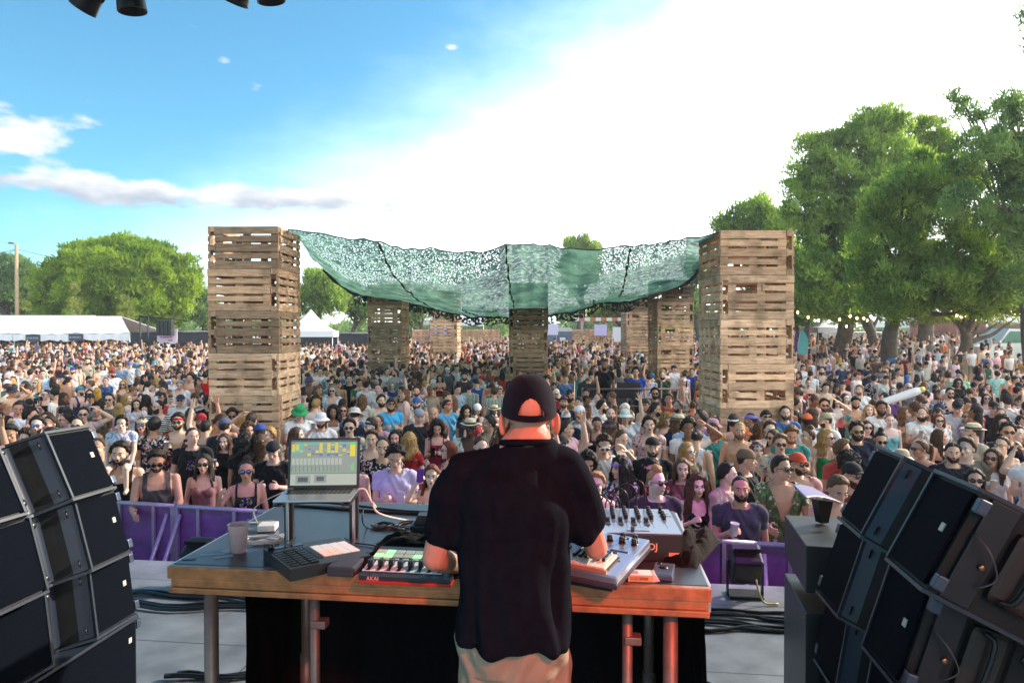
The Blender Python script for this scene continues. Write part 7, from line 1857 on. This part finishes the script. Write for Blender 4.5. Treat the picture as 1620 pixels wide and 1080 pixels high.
par(378,-22,4.6,(R(10),R(20)), 'third hanging stage lamp, cut off by the top edge', .95); par(424,-27,4.6,(R(8),R(-8)), 'fourth hanging stage lamp, cut off by the top edge', 1.0)
def truss():
    z = U(200,-60,4.6).z; root = empty('lighting_truss', (0,4.6,z), 0, label='aluminium lighting truss across the stage front, above the picture', category='truss')
    for (y, dz) in ((-.13,0),(.13,0),(0,.24)): MB().tube([(-6,y,dz+.12),(6,y,dz+.12)], .025, 8).build('chord', alu, root)
    mb = MB()
    for i in range(24): x = -6+.5*i; mb.tube([(x,-.13,.12),(x+.25,0,.36),(x+.5,-.13,.12)], .01, 5).tube([(x,.13,.12),(x+.25,0,.36),(x+.5,.13,.12)], .01, 5)
    mb.build('lattice', alu, root)
truss()
def lamp_light(name, loc, tgt, colr, watts, ang, label, blend=.6, rad=.12):
    l = bpy.data.lights.new(name, 'SPOT'); l.energy = watts; l.color = colr; l.spot_size = R(ang); l.spot_blend = blend; l.shadow_soft_size = rad
    root = empty('stage_lamp', M=Matrix.Translation(loc) @ (Vector(tgt)-Vector(loc)).to_track_quat('-Z', 'Y').to_matrix().to_4x4(), label=label, category='stage lamp')
    MB().lathe([(0,.30),(.08,.29),(.11,.20),(.125,.04),(.13,-.0),(.115,-.0),(.10,.08),(0,.09)], (0,0,0), 24).build('barrel', mat('lamp_black'), root)
    lo = bpy.data.objects.new(name, l); col.objects.link(lo); lo.parent = root; lo.location = (0,0,-.02)
lamp_light('red_lamp', (1.5,-1.3,4.9), (.28,2.32,2.58), (1,.11,.035), 270, 23, 'red stage lamp above and behind the performer, out of frame')
lamp_light('magenta_lamp', (2.3,4.6,5.9), (1.4,6.3,1.2), (.75,.14,1), 240, 36, 'violet stage lamp over the right barrier, out of frame')
lamp_light('violet_lamp', (-1.6,4.6,5.9), (-2.6,6.9,.8), (.55,.15,1), 220, 38, 'violet stage lamp over the left barrier, out of frame')
lamp_light('side_lamp', (2.6,-1.2,4.6), (1.75,1.9,2.15), (1,.16,.07), 90, 36, 'dim red stage lamp over the right loudspeakers, out of frame')
# ------------------------------------------------------------------ far field
def farwood():
    rs = random.Random(77); P = []
    for i in range(520):
        x = rs.uniform(-210, 210); y = rs.uniform(118, 150); P.append((x, y, rs.uniform(1.5, 5.2)+1.4*math.sin(x*.05), rs.uniform(1.6, 3.2)))
    link('distant_wood', leaves(P, 20, 1.1, 55, .4), dkpine, kind='stuff', label='low distant wood along the horizon', category='wood')
farwood()
canv = mat('tent_canvas', (.78,.79,.82), .7, bump=.15, bscale=3, var=.06, vscale=1.2); canv.node_tree.nodes['Principled BSDF'].inputs['Specular IOR Level'].default_value = .2
polem = mat('tent_pole', (.35,.35,.36), .4, metal=.7)
def marquee(x0, x1, D, ze, zr, dep, label, wall=True, sign=None, skew=0):
    a, b = U(x0, 500, D), U(x1, 500, D); gz = ground_z(a.x, D); w = b.x-a.x
    root = empty('marquee', (a.x, D, gz), 0, label=label, category='tent', group='white tents round the field'); n, m_ = 26, 8; V = []
    for j in range(m_+1):
        for i in range(n+1):
            u, v = i/n, j/m_; z = ze+(zr-ze)*(1-abs(v*2-1)) - .06*math.sin(math.pi*u)*(1-abs(v*2-1))*0 - .05*math.sin(u*math.pi)*abs(v*2-1)
            ins = (1-abs(v*2-1))*skew
            V.append((ins*.0 + u*(w-ins), v*dep, z-gz + .02*math.sin(u*22)*(v == 0)))
    Fq = [(j*(n+1)+i, j*(n+1)+i+1, (j+1)*(n+1)+i+1, (j+1)*(n+1)+i) for j in range(m_) for i in range(n)]
    o = link('roof', npmesh('roof', V, Fq, False), canv, root); s = o.modifiers.new('s', 'SOLIDIFY'); s.thickness = .03
    vz = ze-gz; mb = MB(); vs = []
    for i in range(41): u = i/40; vs += [(u*w, -.03, vz-.04-.05*math.sin(u*math.pi)), (u*w, -.04+.02*math.sin(i), vz-.42-.12*abs(math.sin(u*math.pi*2.1+x0)))]
    mb.add(vs, [(2*i, 2*i+2, 2*i+3, 2*i+1) for i in range(40)], 0, True); mb.build('valance', canv, root)
    for x in (.03, w-.03): MB().tube([(x,.03,0),(x,.03,vz)], .04, 8).build('pole', polem, root)
    if wall: MB().box(((w-skew*1.2)/2,dep-.1,vz/2), (w-.1-skew*1.2,.04,vz)).build('back_wall', mat('tent_inside', (.35,.24,.15), .8, var=.4, vscale=2), root)
    if wall: MB().bbox((w/2,.5,.55), (w-.4,.5,1.1), .02).build('counter', mat('bar_counter', (.30,.18,.10), .7, var=.3), root)
    if sign:
        sg = MB().bbox((sign*w,-.10,vz-.30), (.95,.05,.45), .01).build('sign', mat('slate_sign', (.05,.065,.10), .6), root)
        mb = MB(); r = random.Random(int(x0)+9)
        x = -.36
        while x < .34: ww = r.uniform(.04,.09); mb.box((sign*w+x,-.129,vz-.30), (ww,.004,.12)); x += ww+.04
        mb.build('faded_lettering', mat('chalk', (.3,.33,.38), .8), sg)
    return root
marquee(-90,20,45,3.02,4.25,5,'white marquee bay cut off by the left edge', sign=None)
marquee(21,114,45,3.0,4.25,5,'middle bay of the white marquee at the left', sign=.35)
marquee(115,205,45,3.05,4.2,5,'right-hand bay of the white marquee at the left, sloping end', sign=.07, skew=2.0)
def popup(px, D, w, ze, zp, label):
    c = U(px, 500, D); gz = ground_z(c.x, D); root = empty('pop_up_tent', (c.x, D, gz), R(8), label=label, category='tent', group='white tents round the field'); V = []; n = 10
    h = w/2
    vs = []; fs = []
    for q in range(4):
        ca, sa = math.cos(q*math.pi/2), math.sin(q*math.pi/2)
        for j in range(n+1):
            t = j/n; z = ze-gz+(zp-ze)*(1-t)**1.6
            for i in range(5): u = (i/4*2-1)*t*h; y = -t*h; vs.append((u*ca-y*sa, u*sa+y*ca, z))
        o = q*(n+1)*5
        for j in range(n):
            for i in range(4): fs.append((o+j*5+i, o+(j+1)*5+i, o+(j+1)*5+i+1, o+j*5+i+1))
        o2 = len(vs); 
    mb = MB(); mb.add(vs, fs, 0, False); mb.build('roof', canv, root)
    mb = MB(); mb.prism([(-h,-h),(h,-h),(h,-h+.03),(-h,-h+.03)], ze-gz-.35, ze-gz-.005, 0, None, 'z'); mb.prism([(-h,h-.03),(h,h-.03),(h,h),(-h,h)], ze-gz-.35, ze-gz-.005, 0, None, 'z'); mb.prism([(h-.03,-h+.04),(h,-h+.04),(h,h-.04),(h-.03,h-.04)], ze-gz-.35, ze-gz-.005, 0, None, 'z'); mb.build('valance', canv, root)
    for sx in (-1,1):
        for sy in (-1,1): MB().tube([(sx*(h-.06),sy*(h-.06),0),(sx*(h-.06),sy*(h-.06),ze-gz-.02)], .03, 6).build('pole', polem, root)
popup(492,42,3.0,3.15,4.5,'white pop-up tent just right of the near left tower')
popup(1304,46,2.4,3.4,4.1,'small white pop-up tent beyond the teal flag')
marquee(652,690,70,4.3,5.6,6,'far white marquee seen left of the far left tower', wall=False)
marquee(728,765,66,4.2,5.7,6,'far white marquee seen right of the far left tower', wall=False)
marquee(1385,1500,66,4.0,5.6,7,'large white marquee behind the grove on the right', wall=False)
marquee(1505,1640,62,4.0,5.5,7,'second large white marquee behind the grove at the right edge', wall=False)
# wooden lamp pole
def pole():
    c = U(27,500,54); gz = ground_z(c.x,54); top = U(27,387,54).z-gz; root = empty('lamp_pole', (c.x,54,gz), 0, label='tall wooden pole with a street lamp at the far left', category='pole')
    MB().tube([(0,0,0),(0,0,top*.5),(0,0,top)], [.17,.15,.12], 10).build('pole', mat('pole_wood', (.42,.30,.18), .8, var=.2), root)
    MB().tube([(0,0,top-.1),(-.25,0,top+.12)], .03, 6).build('arm', polem, root); MB().ell((-.42,0,top+.13), (.28,.12,.08), 14, 8).build('lamp_head', mat('lamp_grey', (.16,.18,.2), .4), root)
    for k, (e) in enumerate([(-8,2,-.6),(-8,4,-1.1),(9,14,-1.9),(10,18,-2.3)]):
        mb = MB(); mb.tube([(e[0]*t, e[1]*t, top-.35+e[2]*t-.6*math.sin(math.pi*t)*.5) for t in [i/8 for i in range(9)]], .018, 5); mb.build('wire', mat('wire', (.08,.08,.09), .6), root)
pole()
# black screened fence, small stage rig, signs
def scrim(x0, x1, D, h, label, m, name='screened_fence', ztop=None):
    a, b = U(x0,500,D), U(x1,500,D); gz = ground_z(a.x, D); root = empty(name, (a.x,D,gz), 0, label=label, category='fence', group='fences round the field'); w = b.x-a.x
    n = max(8, int(w*3)); vs = []
    for i in range(n+1): u = i/n; vs += [(u*w,.03*math.sin(i*1.3),.05),(u*w,.02*math.sin(i*2.1),h-.04-.03*abs(math.sin(i*.7)))]
    mb = MB(); mb.add(vs, [(2*i,2*i+2,2*i+3,2*i+1) for i in range(n)], 0, True); mb.build('screen', m, root)
    MB().tube([(0,0,h),(w,0,h)], .03, 6).build('rail', polem, root)
    for i in range(int(w/2.5)+2): x = min(w, i*2.5); MB().tube([(x,.06,0),(x,.06,h)], .03, 6).build('post', polem, root)
dks = mat('dark_scrim', (.04,.045,.055), .85, var=.3, vscale=2)
scrim(206,331,44,2.35,'dark screened fence right of the white marquee', dks); scrim(474,582,46,2.2,'dark screened fence between the two left towers', dks)
scrim(1440,1560,50,2.6,'faded red and brown screen fence behind the right grove', mat('red_scrim', (.20,.09,.08), .85, var=.5, vscale=1.2)); scrim(1565,1680,50,2.4,'brown screen fence at the far right edge', mat('brown_scrim', (.17,.13,.10), .85, var=.4, vscale=1))
scrim(1255,1395,52,1.9,'low pale fence behind the people at the teal flag', mat('pale_scrim', (.42,.38,.34), .85, var=.3, vscale=2))
def rig():
    c = U(228,500,43); gz = ground_z(c.x,43); root = empty('speaker_tower', (c.x,43,gz), 0, label='small dark speaker rig with hanging boxes beside the domed pine', category='rig'); m = mat('rig_black', (.02,.022,.026), .5)
    z = U(228,500,43).z-gz
    for x in (-.25,.25): MB().tube([(x,0,0),(x,0,z)], .05, 6).build('mast', m, root)
    MB().tube([(-.3,0,z),(2.6,.3,z-.25)], .05, 6).build('boom', m, root)
    for k in range(4): MB().bbox((.95+k*.25,0,z-.75), (.20,.4,.95), .02).build('hanging_box', m, root)
rig()
def board(px, py, D, w, h, colr, label, name='sign', z=None):
    c = U(px,py,D); gz = ground_z(c.x,D); root = empty(name, (c.x,D,gz), 0, label=label, category='sign', group='small signs at the back of the field'); zz = c.z-gz
    MB().bbox((0,-.03,zz), (w,.04,h), .006).build('panel', mat('sign_%s' % name+str(int(px)), colr, .5), root)
    for s in (-1,1): MB().box((s*w*.4,.02,zz/2), (.05,.05,zz)).build('post', polem, root)
    return root, zz
def sign_marks(rt, marks, colr):
    root, zz = rt; mb = MB()
    for (x, z, w, h) in marks: mb.box((x,-.054,zz+z), (w,.006,h))
    mb.build('marking', mat('marking_%02x%02x' % (int(colr[0]*99), int(colr[2]*99)), colr, .5), root)
s = board(265,532,43.5,1.3,.95,(.72,.60,.70),'pink-white sign on the dark screened fence'); sign_marks(s, [(-.15,.15,.6,.1),(-.05,-.05,.8,.08),(.2,-.25,.3,.1)], (.45,.2,.4))
s = board(697,523,46.2,1.5,1.15,(.08,.12,.55),'blue toilet sign on the pallet fence left of centre'); sign_marks(s, [(-.35,.05,.16,.42),(-.35,.33,.14,.12),(.3,.05,.2,.42),(.3,.33,.14,.12),(0,-.42,1.2,.06)], (.7,.72,.8))
s = board(870,521,46.6,1.1,.75,(.62,.58,.78),'pale violet sign just right of the central tower'); s = board(950,522,46.8,.85,.75,(.55,.48,.75),'small violet sign on the right pallet fence'); s = board(976,529,46.2,.6,1.0,(.70,.70,.75),'narrow white sign on the right pallet fence')
board(1028,525,46.4,.75,2.4,(.05,.03,.12),'dark printed banner at the end of the right pallet fence', 'banner')
def wc(px, label, D=50, w=1.9):
    c = U(px,500,D); gz = ground_z(c.x,D); root = empty('toilet_cabin', (c.x,D,gz), 0, label=label, category='cabin'); m = mat('cabin_blue', (.13,.17,.25), .5)
    MB().bbox((0,0,1.1), (w,1.2,2.2), .03).build('body', m, root); MB().prism([(-w/2-.05,2.2),(w/2+.05,2.2),(w*.3,2.5),(-w*.3,2.5)], -.65, .65).build('roof', mat('cabin_roof', (.5,.52,.55), .5), root)
    MB().bbox((0,-.61,1.0), (.8,.03,1.9), .01).build('door', mat('cabin_door', (.10,.13,.20), .5), root); MB().bbox((.05,-.63,1.5), (.4,.02,.55), .01).build('notice', mat('notice', (.75,.75,.78), .6), root)
wc(888,'blue-grey toilet cabin with a white notice, right of the central tower')
def boom():
    a = U(905,505,56); root = empty('boom_gate', (a.x,56,a.z), 0, label='red and white striped boom above the blue-grey cabin', category='boom')
    for i in range(14): MB().box((.35+i*.45,0,.0), (.44,.14,.28)).build('stripe', mat('boom_red' if i % 2 else 'boom_white', (.6,.12,.08) if i % 2 else (.7,.7,.68), .5), root)
    MB().box((.8,0,-1.6), (.14,.14,3.0)).build('post', polem, root)
boom()
# feather flag and banner, blue bin, van
def flag(px, D, y0, y1, wd, colr, label, name='feather_flag'):
    b = U(px,y1,D); t = U(px,y0,D); h = t.z-b.z; root = empty(name, (b.x,D,b.z-.3), 0, label=label, category='flag')
    MB().tube([(0,0,0),(0,0,h*.7),(.12,0,h+.3)], .025, 6).build('mast', polem, root); vs = []
    for i in range(13): t_ = i/12; z = .3+h*t_; w = wd*(math.sin(math.pi*min(1, .25+t_*.75))**.6 if t_ > .6 else 1); vs += [(.0+.12*t_**3,.01,z),(.0+w+.12*t_**3,.03*math.sin(t_*5),z+.15*t_)]
    mb = MB(); mb.add(vs, [(2*i,2*i+1,2*i+3,2*i+2) for i in range(12)], 0, True); mb.build('cloth', mat(name+'_cloth', colr, .7), root)
flag(1262,33,525,560,.5,(.12,.42,.42),'teal feather flag right of the near right tower'); 
flag(1254,33.5,524,556,.22,(.14,.04,.18),'dark purple narrow banner beside the teal flag','purple_banner')
c = U(1412,558,30); MB().lathe([(.26,0),(.27,.1),(.27,1.5),(.22,1.6),(0,1.62)], (0,0,0), 18).build('blue_column', mat('blue_plastic', (.10,.22,.42), .5), None, Matrix.Translation((c.x,30,ground_z(c.x,30))), label='blue plastic column beside the leaning pine trunk', category='column')
def van():
    c = U(1600,545,40); gz = ground_z(c.x,40); root = empty('van', (c.x,40,gz), R(4), label='pale van with a green window parked behind the crowd at the right edge', category='van'); pm = mat('van_paint', (.62,.66,.62), .3, coat=.5)
    MB().prism([(-2.2,.4),(2.4,.4),(2.4,2.1),(-.9,2.2),(-1.5,1.35),(-2.2,1.15)], -.9, .9).build('body', pm, root)
    MB().prism([(-1.42,1.38),(-.85,2.05),(.1,2.05),(.1,1.38)], -.915, -.9).build('side_window', mat('green_glass', (.06,.18,.12), .1), root)
    for x in (-1.4,1.5): w = MB().lathe([(.36,-.12),(.36,.12),(0,.12)], (0,0,0), 20, 0, T(x,-.82,.38,R(90),0,0)).build('wheel', mat('tyre', (.02,.02,.02), .8), root); MB().lathe([(.19,0),(.17,.02),(0,.02)], (0,0,0), 16, 0, T(x,-.95,.38,R(90),0,0)).build('rim', polem, w)
van()
def fairy():
    root = empty('string_lights', tuple(U(1380,500,33)), 0, label='warm string lights hung between the pines on the right', category='string lights'); o = Vector(root.location); bm_ = mat('warm_bulb', (1,.75,.35), .4, emit=((1,.68,.25), 5)); r = random.Random(5)
    runs = [((1262,492,34),(1345,498,34)),((1345,498,34),(1400,480,33)),((1500,480,30),(1535,492,30)),((1290,505,38),(1372,505,38)),((1590,472,30),(1618,490,30))]
    for (a, b) in runs:
        A, B_ = U(*a)-o, U(*b)-o; pts = [A.lerp(B_, t/10)+Vector((0,0,-.35*math.sin(math.pi*t/10))) for t in range(11)]; MB().tube(pts, .012, 4).build('cable', bcab, root)
        for p in pts[::2]: MB().ell(tuple(p+Vector((0,0,-.06))), (.05,.05,.07), 8, 6).build('bulb', bm_, root)
fairy()
# mixing platform in the middle of the crowd
def foh():
    X, Y = 2.9, 17.6; root = empty('mixing_platform', (X,Y,ground_z(X,Y)), 0, label='scaffold mixing platform with dark desks in the middle of the crowd', category='platform'); m = mat('desk_black', (.012,.014,.02), .45)
    MB().bbox((0,0,.55), (2.5,2.4,.12), .01).build('deck', mat('deck_grey', (.12,.12,.14), .6), root)
    for x in (-1.2,1.2):
        for y in (-1.15,1.15): MB().tube([(x,y,0),(x,y,1.75)], .028, 8).build('post', tubem, root)
    for z in (.9,1.3,1.72): MB().tube([(-1.2,-1.15,z),(1.2,-1.15,z)], .022, 8).build('rail', tubem, root)
    MB().tube([(1.2,-1.15,1.75),(1.75,-1.5,.2)], .025, 8).build('stair_rail', tubem, root)
    for x, w in ((-.62,1.05),(.62,.95)): MB().bbox((x,-.8,1.25), (w,.45,.35), .02, (-.3,0,0)).bbox((x,-.78,.85), (w,.4,.45), .01).build('desk', m, root)
    MB().bbox((-1.0,-.5,1.62), (.5,.04,.36), .01).build('monitor', m, root); MB().bbox((.05,-.35,1.62), (.6,.05,.4), .01).build('monitor', m, root)
    return X, Y
FX, FY = foh()
B_ = get_body('md0')
def crew(x, y, z, top, skin, hair, label, acc=()):
    o = link('person', B_['me'], None, None, T(x, y, z, 0, 0, R(-10), 1), color=srgb(SKIN[skin]), label=label, category='person', group='crew on the mixing platform'); dress(o, B_, 'tee', top, hair, 'k', list(acc), random.Random(3)); return o
gz = ground_z(FX, FY)+.61
crew(FX-1.05+.55, FY+.1, gz, '#121318', '4', 'buzz', 'dark-clad technician behind the left desk on the mixing platform', ['full'])
crew(FX+.35, FY+.3, gz-.2, '#2346a0', '3', 'curlytop', 'technician in bright blue tee on the mixing platform')

# ------------------------------------------------------------------ light smoky air
def haze():
    m = bpy.data.materials.new('air'); m.use_nodes = True; nt = m.node_tree; nt.nodes.clear(); o = nt.nodes.new('ShaderNodeOutputMaterial'); v = nt.nodes.new('ShaderNodeVolumePrincipled')
    v.inputs['Color'].default_value = (.95,.96,1,1); v.inputs['Density'].default_value = .0008; v.inputs['Anisotropy'].default_value = .2; nt.links.new(v.outputs[0], o.inputs['Volume'])
    MB().box((0,60,11), (460,200,24.5)).build('haze', m, kind='stuff', label='faint smoky haze over the field')
haze()
